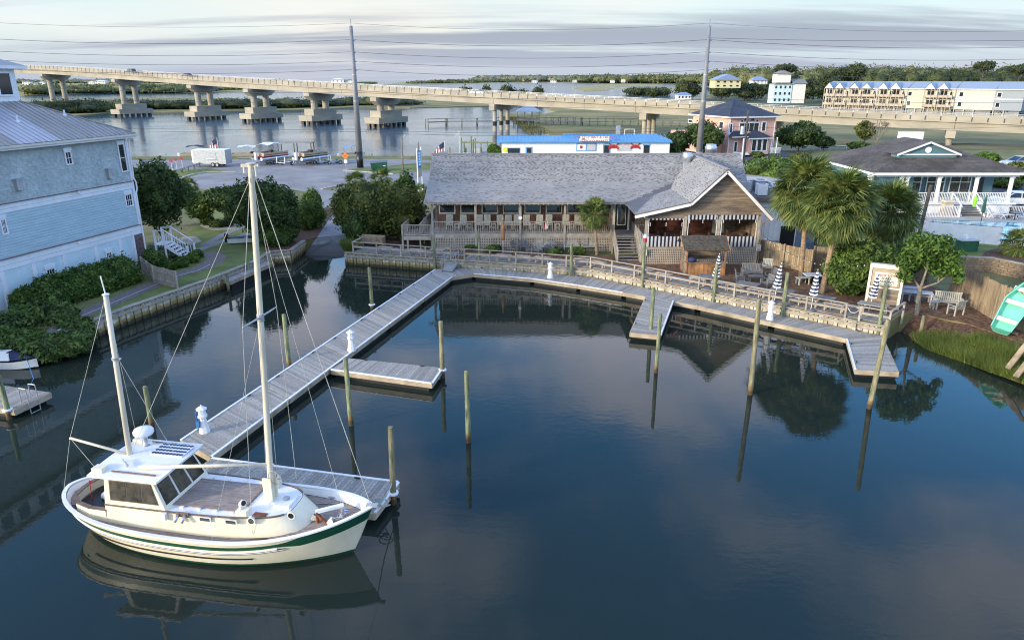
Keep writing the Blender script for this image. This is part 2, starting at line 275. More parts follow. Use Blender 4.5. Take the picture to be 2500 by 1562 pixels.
class MB:
    def __init__(s): s.v = []; s.f = []; s.m = []
    def add(s, vs, fs, mi=0):
        o = len(s.v); s.v += [tuple(v) for v in vs]; s.f += [tuple(i + o for i in f) for f in fs]; s.m += [mi] * len(fs); return s
    def box(s, c, d, rz=0, mi=0, rx=0, ry=0):
        x, y, z = (q / 2 for q in d); vs = [Vector((a * x, b * y, k * z)) for k in (-1, 1) for a, b in ((-1, -1), (1, -1), (1, 1), (-1, 1))]
        m = Matrix.Rotation(rz, 3, 'Z') @ Matrix.Rotation(ry, 3, 'Y') @ Matrix.Rotation(rx, 3, 'X'); c = Vector(c)
        return s.add([m @ v + c for v in vs], [(0, 3, 2, 1), (4, 5, 6, 7), (0, 1, 5, 4), (1, 2, 6, 5), (2, 3, 7, 6), (3, 0, 4, 7)], mi)
    def b2(s, lo, hi, mi=0):
        return s.box([(a + b) / 2 for a, b in zip(lo, hi)], [abs(b - a) for a, b in zip(lo, hi)], 0, mi)
    def beam(s, p, q, w, h, mi=0, up=(0, 0, 1)):
        p = Vector(p); q = Vector(q); d = (q - p);
        if d.length < 1e-6: return s
        d.normalize(); u = Vector(up)
        if abs(d.dot(u)) > 0.98: u = Vector((0, 1, 0))
        sd = d.cross(u).normalized(); u = sd.cross(d).normalized()
        vs = [e + sd * (a * w / 2) + u * (b * h / 2) for e in (p, q) for a, b in ((-1, -1), (1, -1), (1, 1), (-1, 1))]
        return s.add(vs, [(0, 1, 2, 3), (7, 6, 5, 4), (0, 4, 5, 1), (1, 5, 6, 2), (2, 6, 7, 3), (3, 7, 4, 0)], mi)
    def cyl(s, p, q, r, r2=None, n=8, mi=0, cap=True):
        r2 = r if r2 is None else r2; p = Vector(p); q = Vector(q); d = (q - p).normalized()
        u = Vector((0, 0, 1)) if abs(d.z) < 0.9 else Vector((1, 0, 0)); a = d.cross(u).normalized(); b = d.cross(a)
        vs = [e + (a * math.cos(t) + b * math.sin(t)) * rr for e, rr in ((p, r), (q, r2)) for t in (2 * math.pi * k / n for k in range(n))]
        fs = [(k, (k + 1) % n, n + (k + 1) % n, n + k) for k in range(n)]
        if cap: fs += [tuple(range(n))[::-1], tuple(range(n, 2 * n))]
        return s.add(vs, fs, mi)
    def tube(s, pts, r, n=6, mi=0):
        for p, q in zip(pts[:-1], pts[1:]): s.cyl(p, q, r, r, n, mi)
        return s
    def lathe(s, c, prof, n=12, mi=0):
        c = Vector(c); vs = [c + Vector((r * math.cos(2 * math.pi * k / n), r * math.sin(2 * math.pi * k / n), z)) for r, z in prof for k in range(n)]
        fs = [(i * n + k, i * n + (k + 1) % n, (i + 1) * n + (k + 1) % n, (i + 1) * n + k) for i in range(len(prof) - 1) for k in range(n)]
        fs += [tuple(range(n))[::-1], tuple(range((len(prof) - 1) * n, len(prof) * n))]
        return s.add(vs, fs, mi)
    def poly(s, pts, mi=0): return s.add(pts, [tuple(range(len(pts)))], mi)
    def prism(s, pts, z0, z1, mi=0, top=True):
        pts = [Vector((p[0], p[1])) for p in pts]
        ar = sum(pts[i].x * pts[(i + 1) % len(pts)].y - pts[(i + 1) % len(pts)].x * pts[i].y for i in range(len(pts)))
        if ar < 0: pts.reverse()
        n = len(pts); tri = tessellate_polygon([[Vector((p.x, p.y, 0)) for p in pts]])
        vs = [(p.x, p.y, z0) for p in pts] + [(p.x, p.y, z1) for p in pts]
        fs = [(i, (i + 1) % n, n + (i + 1) % n, n + i) for i in range(n)]
        def ccw(t):
            a, b, c = (pts[i] for i in t); return t if (b - a).x * (c - a).y - (b - a).y * (c - a).x > 0 else (t[0], t[2], t[1])
        fs += [tuple(n + i for i in ccw(t)) for t in tri]
        return s.add(vs, fs, mi)
    def extr(s, pts, off, mi=0):      # planar outline pushed along a vector
        n = len(pts); off = Vector(off); vs = [Vector(p) for p in pts] + [Vector(p) + off for p in pts]
        return s.add(vs, [tuple(range(n))[::-1], tuple(range(n, 2 * n))] + [(i, (i + 1) % n, n + (i + 1) % n, n + i) for i in range(n)], mi)
    def mesh(s, name, mats, smooth=False):
        me = bpy.data.meshes.new(name); me.from_pydata(s.v, [], s.f)
        for m in (mats if isinstance(mats, (list, tuple)) else [mats]): me.materials.append(M[m] if isinstance(m, str) else m)
        if len(me.materials) > 1: me.polygons.foreach_set('material_index', s.m)
        if smooth: me.polygons.foreach_set('use_smooth', [True] * len(me.polygons))
        me.update(); return me
    def build(s, name, mats, parent=None, smooth=False, world=False):
        me = s.mesh(name, mats, smooth); o = bpy.data.objects.new(name, me); COL.objects.link(o)
        if parent is not None:
            o.parent = parent
            if world: me.transform(wmat(parent).inverted())
        return o
def wmat(o):
    m = Matrix.LocRotScale(o.location, o.rotation_euler, o.scale)
    return wmat(o.parent) @ m if o.parent else m
def tag(o, label=None, cat=None, group=None, kind=None):
    for k, v in (('label', label), ('category', cat), ('group', group), ('kind', kind)):
        if v: o[k] = v
    return o
def thing(name, label, cat, loc=(0, 0, 0), rz=0, group=None):
    o = bpy.data.objects.new(name, None); COL.objects.link(o); o.location = loc; o.rotation_euler = (0, 0, rz); o.empty_display_size = 0.2
    return tag(o, label, cat, group)
def inst(me, name, parent=None, loc=(0, 0, 0), rot=(0, 0, 0), scl=(1, 1, 1)):
    o = bpy.data.objects.new(name, me); COL.objects.link(o); o.parent = parent; o.location = loc; o.rotation_euler = rot; o.scale = scl; return o
def struct(name, mb, m, kind='structure', smooth=False): return tag(mb.build(name, m, None, smooth), kind=kind)
def kids(o): return [c for c in ALLK.get(o.name, [])]
def dup(root, loc, rz=None, label=None, scl=None):
    def cp(o, par):
        c = o.copy(); COL.objects.link(c); c.parent = par
        for ch in [k for k in o.children]: cp(ch, c)
        return c
    r = cp(root, None); r.location = loc
    if rz is not None: r.rotation_euler = (0, 0, rz)
    if scl: r.scale = (scl,) * 3
    if label: r['label'] = label
    return r
ORD = ['first', 'second', 'third', 'fourth', 'fifth', 'sixth', 'seventh', 'eighth', 'ninth', 'tenth', 'eleventh', 'twelfth', 'thirteenth', 'fourteenth', 'fifteenth', 'sixteenth', 'seventeenth', 'eighteenth', 'nineteenth', 'twentieth', 'twenty-first', 'twenty-second', 'twenty-third', 'twenty-fourth']
UNIT = MB().box((0, 0, 0), (1, 1, 1))
_uc = {}
def unit(m):
    if m not in _uc: _uc[m] = UNIT.mesh('unit_' + m, m)
    return _uc[m]
def piece(name, m, parent, c, d, rz=0, rx=0, ry=0):    # one box piece as an object of its own, mesh shared per material
    return inst(unit(m), name, parent, c, (rx, ry, rz), d)
def tabs(mb, o, U, V, Wd, Hd, tw, th, thick=0.02, inside=None, gap=0.006, jit=0.3, mi=0, tilt=0.6, dash=0):
    """courses of single shingles laid on the plane o + u*U + v*V; every shingle its own little slab"""
    o = Vector(o); U = Vector(U).normalized(); V = Vector(V).normalized(); Nn = U.cross(V).normalized()
    rows = int(Hd / th)
    th = Hd / rows
    for r in range(rows):
        u = -random.random() * tw
        while u < Wd:
            w = tw * (1 + random.uniform(-jit, jit)); a, b = max(u, 0), min(u + w - gap, Wd); u += w
            if b - a < 0.02: continue
            v0 = r * th; v1 = v0 + th
            if inside and not (inside((a + b) / 2, (v0 + v1) / 2)): continue
            t = thick * random.uniform(0.6, 1.3)
            P = [o + U * a + V * v0 + Nn * 0.004, o + U * b + V * v0 + Nn * 0.004, o + U * a + V * v0 + Nn * t, o + U * b + V * v0 + Nn * t, o + U * b + V * v1 + Nn * t * (1 - tilt), o + U * a + V * v1 + Nn * t * (1 - tilt)]
            mb.add(P, [(0, 1, 3, 2), (2, 3, 4, 5)], mi)
            if dash and random.random() < dash:
                c0, c1 = a + w * .25, a + w * .85; q = th * .42; mb.add([o + U * c0 + V * v0 + Nn * (t + .003), o + U * min(c1, b) + V * v0 + Nn * (t + .003), o + U * min(c1, b) + V * (v0 + q) + Nn * (t + .001), o + U * c0 + V * (v0 + q) + Nn * (t + .001)], [(0, 1, 2, 3)], 1)  # dash quad carries the painted shadow at a tab's lower edge
def npmesh(name, verts, faces, m, smooth=False):
    me = bpy.data.meshes.new(name); nf, k = faces.shape
    me.vertices.add(len(verts)); me.vertices.foreach_set('co', np.ascontiguousarray(verts, dtype=np.float32).ravel())
    me.loops.add(nf * k); me.loops.foreach_set('vertex_index', faces.astype(np.int32).ravel())
    me.polygons.add(nf); me.polygons.foreach_set('loop_start', np.arange(0, nf * k, k, dtype=np.int32)); me.polygons.foreach_set('loop_total', np.full(nf, k, dtype=np.int32))
    me.materials.append(M[m]); me.update(calc_edges=True); me.validate(); return me
def leafcloud(blobs, n, size, shell=0.55, flat_=0.0, aspect=0.5):
    """leaf quads spread through the outer part of overlapping ellipsoids; blobs = (cx,cy,cz,rx,ry,rz)"""
    B = np.array(blobs, float); vol = (B[:, 3] * B[:, 4] * B[:, 5]) ** 0.67; k = rng.choice(len(B), n, p=vol / vol.sum())
    d = rng.normal(size=(n, 3)); d /= np.linalg.norm(d, axis=1)[:, None]
    r = shell + (1.06 - shell) * rng.random(n) ** 0.6; r *= 1 + 0.17 * np.sin(d[:, 0] * 7 + k) * np.cos(d[:, 1] * 6 + d[:, 2] * 5)
    r += (rng.random(n) < .14) * rng.random(n) * .22
    c = B[k, :3] + d * B[k, 3:] * r[:, None]
    nn = d * 0.8 + rng.normal(size=(n, 3)) * 0.75; nn[:, 2] += 0.25; nn /= np.linalg.norm(nn, axis=1)[:, None]
    t = np.cross(nn, rng.normal(size=(n, 3))); t /= np.linalg.norm(t, axis=1)[:, None]; b = np.cross(nn, t)
    s = (size * (0.55 + 0.9 * rng.random(n)))[:, None]
    V = np.stack([c - t * s, c - b * s * aspect, c + t * s, c + b * s * aspect], 1).reshape(-1, 3)
    return V, np.arange(n * 4).reshape(n, 4)
_ico = {}
def icopts(sub=2):
    if sub not in _ico:
        bm = bmesh.new(); bmesh.ops.create_icosphere(bm, subdivisions=sub, radius=1)
        _ico[sub] = (np.array([v.co[:] for v in bm.verts]), np.array([[v.index for v in f.verts] for f in bm.faces])); bm.free()
    return _ico[sub]
def corecloud(blobs, k=0.78):
    vs, fs, o = [], [], 0; iv, jf = icopts(2)
    for b in blobs:
        b = np.array(b, float); r = 1 + rng.normal(size=(len(iv), 1)) * 0.06
        vs.append(b[:3] + iv * b[3:] * k * r); fs.append(jf + o); o += len(iv)
    return np.concatenate(vs), np.concatenate(fs)
def crown(name, blobs, n, size, m, parent, core=0.72, shell=0.6, aspect=0.5):
    V, Fq = leafcloud(blobs, n, size, shell, aspect=aspect)
    cv, cf = corecloud(blobs, core)
    cf4 = np.concatenate([cf, cf[:, 2:3]], 1)   # degenerate quads are cleaned by validate
    vs = np.concatenate([V, cv]); me = bpy.data.meshes.new(name)
    nq, ntq = len(Fq), len(cf)
    me.vertices.add(len(vs)); me.vertices.foreach_set('co', vs.astype(np.float32).ravel())
    lv = np.concatenate([Fq.ravel(), (cf + len(V)).ravel()]).astype(np.int32)
    me.loops.add(len(lv)); me.loops.foreach_set('vertex_index', lv)
    me.polygons.add(nq + ntq)
    ls = np.concatenate([np.arange(nq) * 4, nq * 4 + np.arange(ntq) * 3]).astype(np.int32)
    me.polygons.foreach_set('loop_start', ls); me.polygons.foreach_set('loop_total', np.concatenate([np.full(nq, 4), np.full(ntq, 3)]).astype(np.int32))
    me.materials.append(M[m]); me.update(calc_edges=True)
    return inst(me, name, parent)
def blobs_round(cx, cy, cz, rx, ry, rz, k=9, jr=0.45, seed=0):
    g = np.random.default_rng(seed); out = [(cx, cy, cz, rx * 0.78, ry * 0.78, rz * 0.8)]
    for i in range(k):
        d = g.normal(size=3); d /= np.linalg.norm(d); d[2] = abs(d[2]) * 0.9 - 0.25
        q = jr * (0.65 + 0.7 * g.random()); out.append((cx + d[0] * rx * 0.68, cy + d[1] * ry * 0.68, cz + d[2] * rz * 0.74, rx * q, ry * q, rz * q * 0.9))
    return out
def ground_tree(name, label, cat, base, h, rad, m, n, size, seed, trunk=None, tm='barkd', low=0.15, k=10, group=None, rz_=None):
    """tapered trunk, limbs and an uneven leafy crown reaching from low*h to h"""
    t = thing(name, label, cat, base, 0, group); ch = h * (1 - low); cz = h * low + ch / 2
    rr = rz_ or ch / 2
    b = blobs_round(0, 0, cz, rad, rad * 0.95, rr, k, 0.45, seed)
    g = random.Random(seed); mb = MB(); tr = trunk or max(0.06, h * 0.022)
    mb.cyl((0, 0, -0.1), (0.05 * h * g.uniform(-1, 1), 0, h * low + ch * 0.35), tr, tr * 0.6, 7)
    for i in range(6):
        a = g.uniform(0, 6.28); z0 = h * low * 0.8 + ch * 0.1 * i / 3
        mb.cyl((0, 0, z0), (math.cos(a) * rad * 0.7, math.sin(a) * rad * 0.7, z0 + ch * g.uniform(0.2, 0.5)), tr * 0.45, tr * 0.12, 5)
    mb.build('trunk', tm, t); crown('crown', b, n, size, m, t); return t
def sheet(name, pts, z, m, kind='structure', z0=None):
    mb = MB(); mb.prism(pts, z - 0.05 if z0 is None else z0, z); return struct(name, mb, m, kind)
def gp(L_, z): return [tuple(G(x, y, z)[:2]) for x, y in L_]
def wsheet(name, x0, x1, y0, y1, m):
    mb = MB(); mb.poly([(x0, y0, 0), (x1, y0, 0), (x1, y1, 0), (x0, y1, 0)]); return struct(name, mb, m)
wsheet('lagoon_water', -160, 160, -60, 90, 'lagoon')
wsheet('river_water', -2600, 2600, 90.01, 14000, 'river')
mb = MB(); mb.b2((-160, -60, -3.2), (160, 90, -3.0)); struct('lagoon_bed', mb, 'mulch')
rampTL, rampTR = (-18.15, 64.9), (-15.6, 66.4)
BKL = gp([(190, 795), (300, 753), (511, 681), (621, 637), (659, 614), (708, 611), (740, 588)], 1.1)
RAILP = [(-13.45, 58.95), (-5.0, 56.6), (-3.87, 56.45), (2.4, 54.75), (6.1, 53.65), (9.1, 51.15), (15.0, 46.05), (20.55, 41.65), (21.1, 40.95), (22.4, 40.1), (24.2, 41.95)]
land = [(-160, 38.5), (-30, 38.6), (-27.4, 40.0)] + BKL + [rampTL, rampTR, (-14.9, 62.3), (-14.6, 60.5)] + [(-13.9, 59.2)] + [(a, b + .06) for a, b in RAILP] + \
       [(25.4, 42.3), (27.4, 40.3), (28.4, 37), (29.2, 33), (31, 28), (36, 19), (60, 8), (160, 8), (160, 150), (12, 150), (-3, 139), (-60, 137.5), (-160, 137)]
mb = MB(); mb.prism(land, -1.5, 1.1); struct('ground', mb, 'dryg')
def bank(name, lo, hi, zl, zh, m, sub=3):
    mb = MB(); n = len(lo); rows = []
    for i in range(n):
        a, b = Vector((*lo[i], zl)), Vector((*hi[i], zh))
        for k in range(sub + 1):
            t = k / sub; p = a.lerp(b, t); p.z = zl + (zh - zl) * (t ** 0.8) + (random.uniform(-.04, .04) if 0 < k < sub else 0); mb.v.append(tuple(p))
    for i in range(n - 1):
        for k in range(sub): o = i * (sub + 1) + k; mb.f.append((o, o + sub + 1, o + sub + 2, o + 1)); mb.m.append(0)
    return struct(name, mb, m)
bank('shore_bank', [(24.1, 41.7), (23.6, 39.3), (24.4, 37.6), (25.1, 35.4), (26.0, 33), (28, 28), (33, 18), (58, 5)], [(25.3, 42.4), (27.5, 40.4), (28.5, 37), (29.3, 33), (29.8, 32), (31.2, 28), (36.2, 19), (60, 8.1)], -0.5, 1.12, 'mulch')
bank('shore_bank', [(-160, 36), (-31, 36.4), (-27.5, 37.4), (-26.3, 39.2), (-25.9, 40.4)], [(-160, 38.6), (-31, 38.7), (-29.5, 39.4), (-27.6, 40.3), (-26.3, 41)], -0.5, 1.11, 'lawn')
mb = MB(); mb.add([(-19.2, 59.0, -0.9), (-14.9, 59.3, -0.9), (-14.6, 61.9, -0.05), (-18.7, 62.3, -0.05), (-18.15, 64.95, 1.112), (-15.5, 66.45, 1.112)], [(0, 1, 2, 3), (3, 2, 5, 4)])
struct('boat_ramp', mb, 'ramp')
sheet('driveway', [(-18.1, 64.9), (-15.6, 66.4), (-15.4, 72), (-15.0, 80), (-14.5, 90), (-13, 96), (-30, 96), (-26, 92.5), (-23.6, 86), (-21.8, 79), (-19.8, 72)], 1.112, 'asphalt')
sheet('road', [(-75, 137), (-75, 108), (-50, 100), (-46, 95.8), (-13, 95.8), (-8, 90), (60, 88), (150, 90), (150, 104), (60, 103), (-5, 106), (-8, 118), (-13.5, 136.5)], 1.108, 'asphalt')
sheet('grass_verge', gp([(300, 465), (434.5, 441), (450, 432), (502, 421.5), (576, 419.5), (515, 411), (440, 412), (330, 425)], 1.2), 1.124, 'lawn')
sheet('grass_verge', gp([(838, 416), (860, 411), (935, 405), (1005, 398), (1062, 396), (1062, 413), (960, 424)], 1.2), 1.124, 'lawn')
sheet('grass_verge', gp([(785, 461.7), (830, 453), (890, 447), (960, 444), (1000, 450), (930, 466), (850, 466)], 1.2), 1.124, 'dryg')
for L_ in ([(434.5, 441.5), (450, 432), (475, 424.5), (502, 421), (540, 419.5), (576, 419.3)], [(785, 461.9), (830, 452.6), (890, 446.8), (960, 443.6)], [(838, 416), (880, 419), (920, 422), (960, 424.5)]):
    mb = MB(); P = [G(x, y, 1.15) for x, y in L_]
    for a, b in zip(P[:-1], P[1:]): mb.beam(a, b, 0.3, 0.14)
    struct('kerb', mb, 'conc2')
sheet('sandy_shore', [(-160, 137), (-160, 131), (-62, 131.5), (-40, 133), (-20, 133), (-9, 128), (-3, 139)], 1.13, 'dryg')
sheet('sandy_lot', [(-12, 118), (-8, 107), (12, 107), (12, 122), (-5, 138), (-13, 136)], 1.116, 'sand')
sheet('parking_lot', [(26, 104), (60, 104), (60, 128), (50, 140), (34, 140), (30, 122)], 1.13, 'asph2')
mb = MB()
for i in range(7): mb.beam((36 + i * 2.6, 108, 1.142), (37.5 + i * 2.6, 113, 1.142), 0.12, 0.008)
struct('parking_lines', mb, 'white')
sheet('back_alley', [(19.8, 57.5), (26.5, 57), (27.5, 66), (27, 90), (20, 90), (20, 66)], 1.12, 'asph2')
sheet('mulch_yard', [(10.2, 50.2), (20.4, 41.75), (24.3, 42.1), (25.4, 42.35), (27.3, 40.4), (28.2, 37.5), (29.5, 37.5), (30.2, 46.5), (29, 52), (25, 57), (10, 57.3), (-7, 60), (-7.2, 57.3), (-3.9, 56.6), (2.4, 54.9), (6.1, 53.8)], 1.135, 'straw')
sheet('mulch_bed', gp([(659, 614), (708, 611), (740, 588), (774, 580), (800, 540), (822, 515), (800, 505), (775, 515), (740, 545), (690, 575), (640, 585)], 1.1), 1.13, 'mulch')
sheet('mulch_bed', [(-14.3, 62), (-14.9, 66), (-15.2, 74), (-13, 78), (-9, 76), (-8, 60), (-12, 59.4)], 1.13, 'mulch')
sheet('front_lawn', [(-27.3, 40.2)] + [(a - .15, b + .1) for a, b in BKL[:5]] + gp([(640, 585), (600, 595), (640, 560), (740, 520), (700, 480), (560, 500), (470, 560), (380, 640), (345, 660), (330, 690), (215, 745)], 1.1) + [(-29.6, 42)], 1.125, 'lawn')
def strip(name, P, w, z, m, kind='structure'):
    mb = MB(); P = [Vector((p[0], p[1])) for p in P]; lft, rgt = [], []
    for i, p in enumerate(P):
        d = (P[min(i + 1, len(P) - 1)] - P[max(i - 1, 0)]).normalized(); n = Vector((-d.y, d.x)) * w / 2; lft.append(p + n); rgt.append(p - n)
    for i in range(len(P) - 1):
        mb.add([(*lft[i], z), (*rgt[i], z), (*rgt[i + 1], z), (*lft[i + 1], z), (*lft[i], z - .04), (*rgt[i], z - .04), (*rgt[i + 1], z - .04), (*lft[i + 1], z - .04)], [(0, 1, 2, 3), (0, 4, 5, 1), (2, 6, 7, 3)])
    return struct(name, mb, m)
pth = gp([(110, 830), (200, 768), (300, 726), (380, 692), (440, 668), (490, 655), (520, 640), (530, 628), (515, 620), (495, 618)], 1.14)
strip('brick_path', pth, 1.5, 1.142, 'brickpath')
strip('path_edging', [(a + .1, b - .78) for a, b in pth[:7]], 0.12, 1.17, 'conc2')
for L_ in ([(480, 612), (540, 590), (600, 572), (660, 553), (700, 540)], [(495, 600), (560, 566), (620, 545), (690, 525)]):
    strip('garden_track', gp(L_, 1.14), 0.8, 1.14, 'asphalt')
sheet('gravel_bed', gp([(430, 590), (445, 578), (480, 577), (492, 588), (470, 598), (440, 600)], 1.15), 1.15, 'sand')
sheet('gravel_bed', gp([(488, 550), (520, 562), (575, 560), (582, 548), (540, 535), (500, 538)], 1.15), 1.15, 'sand')
tr = gp([(2060, 575), (2332, 626), (2423, 629), (2500, 645)], 2.2)
TER = tr + [(44, 44), (95, 44), (95, 90), (28, 90), (28.5, 70)]
sheet('terrace_lawn', TER, 2.2, 'lawn', z0=0.9)
sheet('mulch_bed', gp([(2395, 627), (2423, 628), (2500, 643), (2520, 610), (2440, 605), (2405, 615)], 2.2) , 2.22, 'mulch')
PD0 = G(2440, 597, 2.2)
sheet('pool_deck', [(35.5, 61.0), (43.5, 59.8), (62, 60), (80, 70), (80, 112), (30, 112), (33, 66)], 2.5, 'conc2', z0=1.0)
sheet('car_park', [(49.5, 67.6), (80, 66), (80, 112), (49.5, 112)], 2.512, 'asph2')
poolp = gp([(2278, 539), (2360, 541), (2500, 547), (2620, 552), (2620, 600), (2440, 586), (2285, 556)], 2.5)
sheet('pool_coping', [(a + (0.3 if i < 4 else 0) * 0, b + (0.25 if i < 4 else -0.2)) for i, (a, b) in enumerate(poolp)], 2.56, 'poolt')
sheet('pool_water', poolp, 2.575, 'poolw')
def bulkhead(label, P, ztop, pw=0.3, cap='rail', face='sheet', side=-1):
    t = thing('bulkhead', label, 'bulkhead', (P[0][0], P[0][1], 0)); o = Vector((P[0][0], P[0][1], 0))
    for (a, b) in zip(P[:-1], P[1:]):
        a = Vector((*a, 0)) - o; b = Vector((*b, 0)) - o; d = b - a; Ln = d.length; d.normalize(); nrm = Vector((d.y, -d.x, 0)) * side * -1; ang = math.atan2(d.y, d.x)
        n = max(1, round(Ln / pw))
        for i in range(n):
            c = a + d * ((i + .5) * Ln / n) + nrm * (0.06 if i % 2 else 0.12) + Vector((0, 0, (ztop - 0.14 - 1.2) / 2))
            piece('sheet_pile', face, t, c, (Ln / n * (0.98 if i % 2 else 0.72), 0.09, ztop - 0.14 + 1.2), ang)
        m2 = (a + b) / 2
        piece('cap_board', cap, t, m2 + nrm * 0.05 + Vector((0, 0, ztop - 0.03)), (Ln, 0.40, 0.06), ang)
        piece('wale', cap, t, m2 + nrm * 0.215 + Vector((0, 0, ztop - 0.28)), (Ln, 0.09, 0.18), ang)
        piece('backing', 'fascia', t, m2 - nrm * 0.02 + Vector((0, 0, (ztop - 0.08 - 1.4) / 2)), (Ln, 0.05, ztop - 0.08 + 1.4), ang)
    return t
bulkhead('long timber bulkhead of pale sheet piles along the left lawn', BKL, 1.16, side=-1)
bulkhead('timber bulkhead with stained sheet piles under the left stretch of railed boardwalk', [(-14.2, 59.15)] + RAILP[:2], 1.09)
bulkhead('timber bulkhead of pale blocks behind the floating dock under the long railed boardwalk', RAILP[1:10], 1.09)
def decksec(t, e1, e2, z, pw=0.145, gap=0.012, m='dock', thick=0.05):
    o = Vector((t.location.x, t.location.y, 0))
    a, b = Vector((*e1[0], z)) - o, Vector((*e1[1], z)) - o; d_, c_ = Vector((*e2[0], z)) - o, Vector((*e2[1], z)) - o
    ln = ((b - a).length + (c_ - d_).length) / 2; n = max(2, round(ln / pw))
    for i in range(n):
        s = (i + .5) / n; p = a.lerp(b, s); q = d_.lerp(c_, s); v = q - p; w = ((b - a).length * (1) + (c_ - d_).length) / 2 / n
        piece('plank', m, t, (p + q) / 2 + Vector((0, 0, -thick / 2 + random.uniform(-.004, .004))), (w - gap, v.length, thick), math.atan2(v.y, v.x) - math.pi / 2)
def floatdock(label, e1, e2, z=0.5, white=(), m='dock', skip=()):
    """e1, e2: the two long edges (start, end); planks run from one to the other"""
    t = thing('floating_dock', label, 'dock', (e1[0][0], e1[0][1], 0)); decksec(t, e1, e2, z, m=m)
    o = Vector((e1[0][0], e1[0][1], 0)); q = [Vector((*p, 0)) - o for p in (e1[0], e1[1], e2[1], e2[0])]
    cc = sum(q, Vector()) / 4
    for k in range(4):
        if k in skip: continue
        a, b = q[k], q[(k + 1) % 4]; d = (b - a); nrm = Vector((d.y, -d.x, 0)).normalized()
        if (a + b).dot(nrm) / 2 < cc.dot(nrm): nrm = -nrm
        ang = math.atan2(d.y, d.x)
        piece('fascia_board', 'fascia', t, (a + b) / 2 + nrm * 0.022 + Vector((0, 0, z - 0.15)), (d.length + .04, 0.045, 0.27), ang)
        if k in white: piece('edge_strip', 'whitestrip', t, (a + b) / 2 + nrm * 0.03 + Vector((0, 0, z + 0.003)), (d.length, 0.10, 0.05), ang)
    for s in (.2, .8): c = q[0].lerp(q[1], s) * .94 + q[3].lerp(q[2], s) * .06; piece('cleat', 'blkpaint', t, c + Vector((0, 0, z + .05)), (.22, .05, .05), math.atan2((q[1] - q[0]).y, (q[1] - q[0]).x))
    mbf = MB(); qs = [cc + (p - cc) * 0.93 for p in q]; mbf.prism([(p.x, p.y) for p in qs], -0.25, z - 0.16); mbf.build('float', 'rubber', t)
    return t
floatdock('corner section of floating dock at the foot of the gangway', [(-6.15, 55.62), (-3.70, 56.28)], [(-4.66, 53.3), (-3.06, 54.24)], skip=(0, 1, 3))
pl0, pl1, pr0, pr1 = Vector((-6.15, 55.55)), Vector((-14.05, 26.9)), Vector((-4.68, 53.25)), Vector((-12.25, 25.55))
nm = ['farthest', 'second farthest', 'middle', 'second nearest', 'nearest']
for i in range(5):
    s0, s1 = i / 5 + (0.002 if i else 0), (i + 1) / 5 - 0.002
    e1 = [tuple(pl0.lerp(pl1, s0)), tuple(pl0.lerp(pl1, s1))]; e2 = [tuple(pr0.lerp(pr1, s0)), tuple(pr0.lerp(pr1, s1))]
    floatdock(f'{nm[i]} section of the long straight floating pier leading to the sailboat', e1, e2, white=(0, 2))
floatdock('short finger dock branching right off the long floating pier', [(-8.95, 36.3), (-3.71, 34.95)], [(-9.55, 34.75), (-4.05, 32.95)], white=(2, 1))
floatdock('grey plank dock beside the moored sailboat', [(-12.15, 25.42), (-4.34, 23.62)], [(-12.7, 23.45), (-4.87, 21.62)], white=(0, 1))
FE = [(-3.64, 56.31), (2.2, 54.55), (6.0, 53.35), (9.15, 50.75), (13.78, 46.97), (17.65, 43.75), (22.1, 39.95)]
NE = [(-3.02, 54.24), (1.57, 52.78), (4.93, 50.95), (8.0, 49.05), (12.58, 45.89), (16.38, 42.43), (19.79, 39.46)]
ml = ['section of curved floating dock just right of the gangway', 'section of curved floating dock holding the far white pedestal', 'short bent section of floating dock left of the small finger', 'section of curved floating dock where the angled finger joins', 'section of curved floating dock right of the angled finger', 'last long section of floating dock before its turn toward the viewer']
for i in range(6):
    g_ = 0.03; f0, f1 = Vector(FE[i]), Vector(FE[i + 1]); n0, n1 = Vector(NE[i]), Vector(NE[i + 1])
    floatdock(ml[i], [tuple(f0.lerp(f1, .005)), tuple(f0.lerp(f1, .993))], [tuple(n0.lerp(n1, .005)), tuple(n0.lerp(n1, .993))], white=(2,) if i < 3 else ())
floatdock('end section of floating dock turning toward the viewer by the far right pilings', [(19.81, 39.40), (18.18, 34.75)], [(22.1, 39.90), (20.25, 34.4)], white=(0,))
floatdock('angled finger dock pointing into the basin from the curved dock', [(9.66, 48.75), (7.17, 40.54)], [(11.13, 47.03), (8.86, 40.03)], white=(2,))
dkL = floatdock('grey plank dock with a ladder at the left edge', [(-31, 34.2), (-22.6, 31.8)], [(-31.5, 32.3), (-23.1, 29.9)])
dkB = floatdock('small timber landing against the left bulkhead', gp([(517, 676), (637, 633)], .75), gp([(562, 686), (668, 640)], .75), z=.75)
mb = MB()      # ladder
for s in (0, 1):
    p = Vector((-22.78 - s * 0.13, 31.05 - s * 0.5, 0)); mb.tube([p + Vector((-.35, .1, .5)), p + Vector((-.3, .08, 1.25)), p + Vector((.08, -.02, 1.25)), p + Vector((.12, -.03, -.6))], 0.022, 6)
for z in (-.3, 0, .3): mb.cyl((-22.66, 31.02, z), (-22.79, 30.52, z), 0.02)
tag(mb.build('dock_ladder', 'galv'), 'metal ladder with hooped handles on the left edge dock', 'ladder')
def boardwalk(label, P, w, z, skipn=0, floor=1.17):
    t = thing('boardwalk', label, 'boardwalk', (P[0][0], P[0][1], 0)); inn = []
    for i, p in enumerate(P):
        d = (Vector(P[min(i + 1, len(P) - 1)]) - Vector(P[max(i - 1, 0)])).normalized(); n = Vector((-d.y, d.x)); inn.append(tuple(Vector(p) + n * w))
    for i in range(len(P) - 1): decksec(t, [P[i], P[i + 1]], [inn[i], inn[i + 1]], floor, 0.15, 0.012, 'walk')
    return t, inn
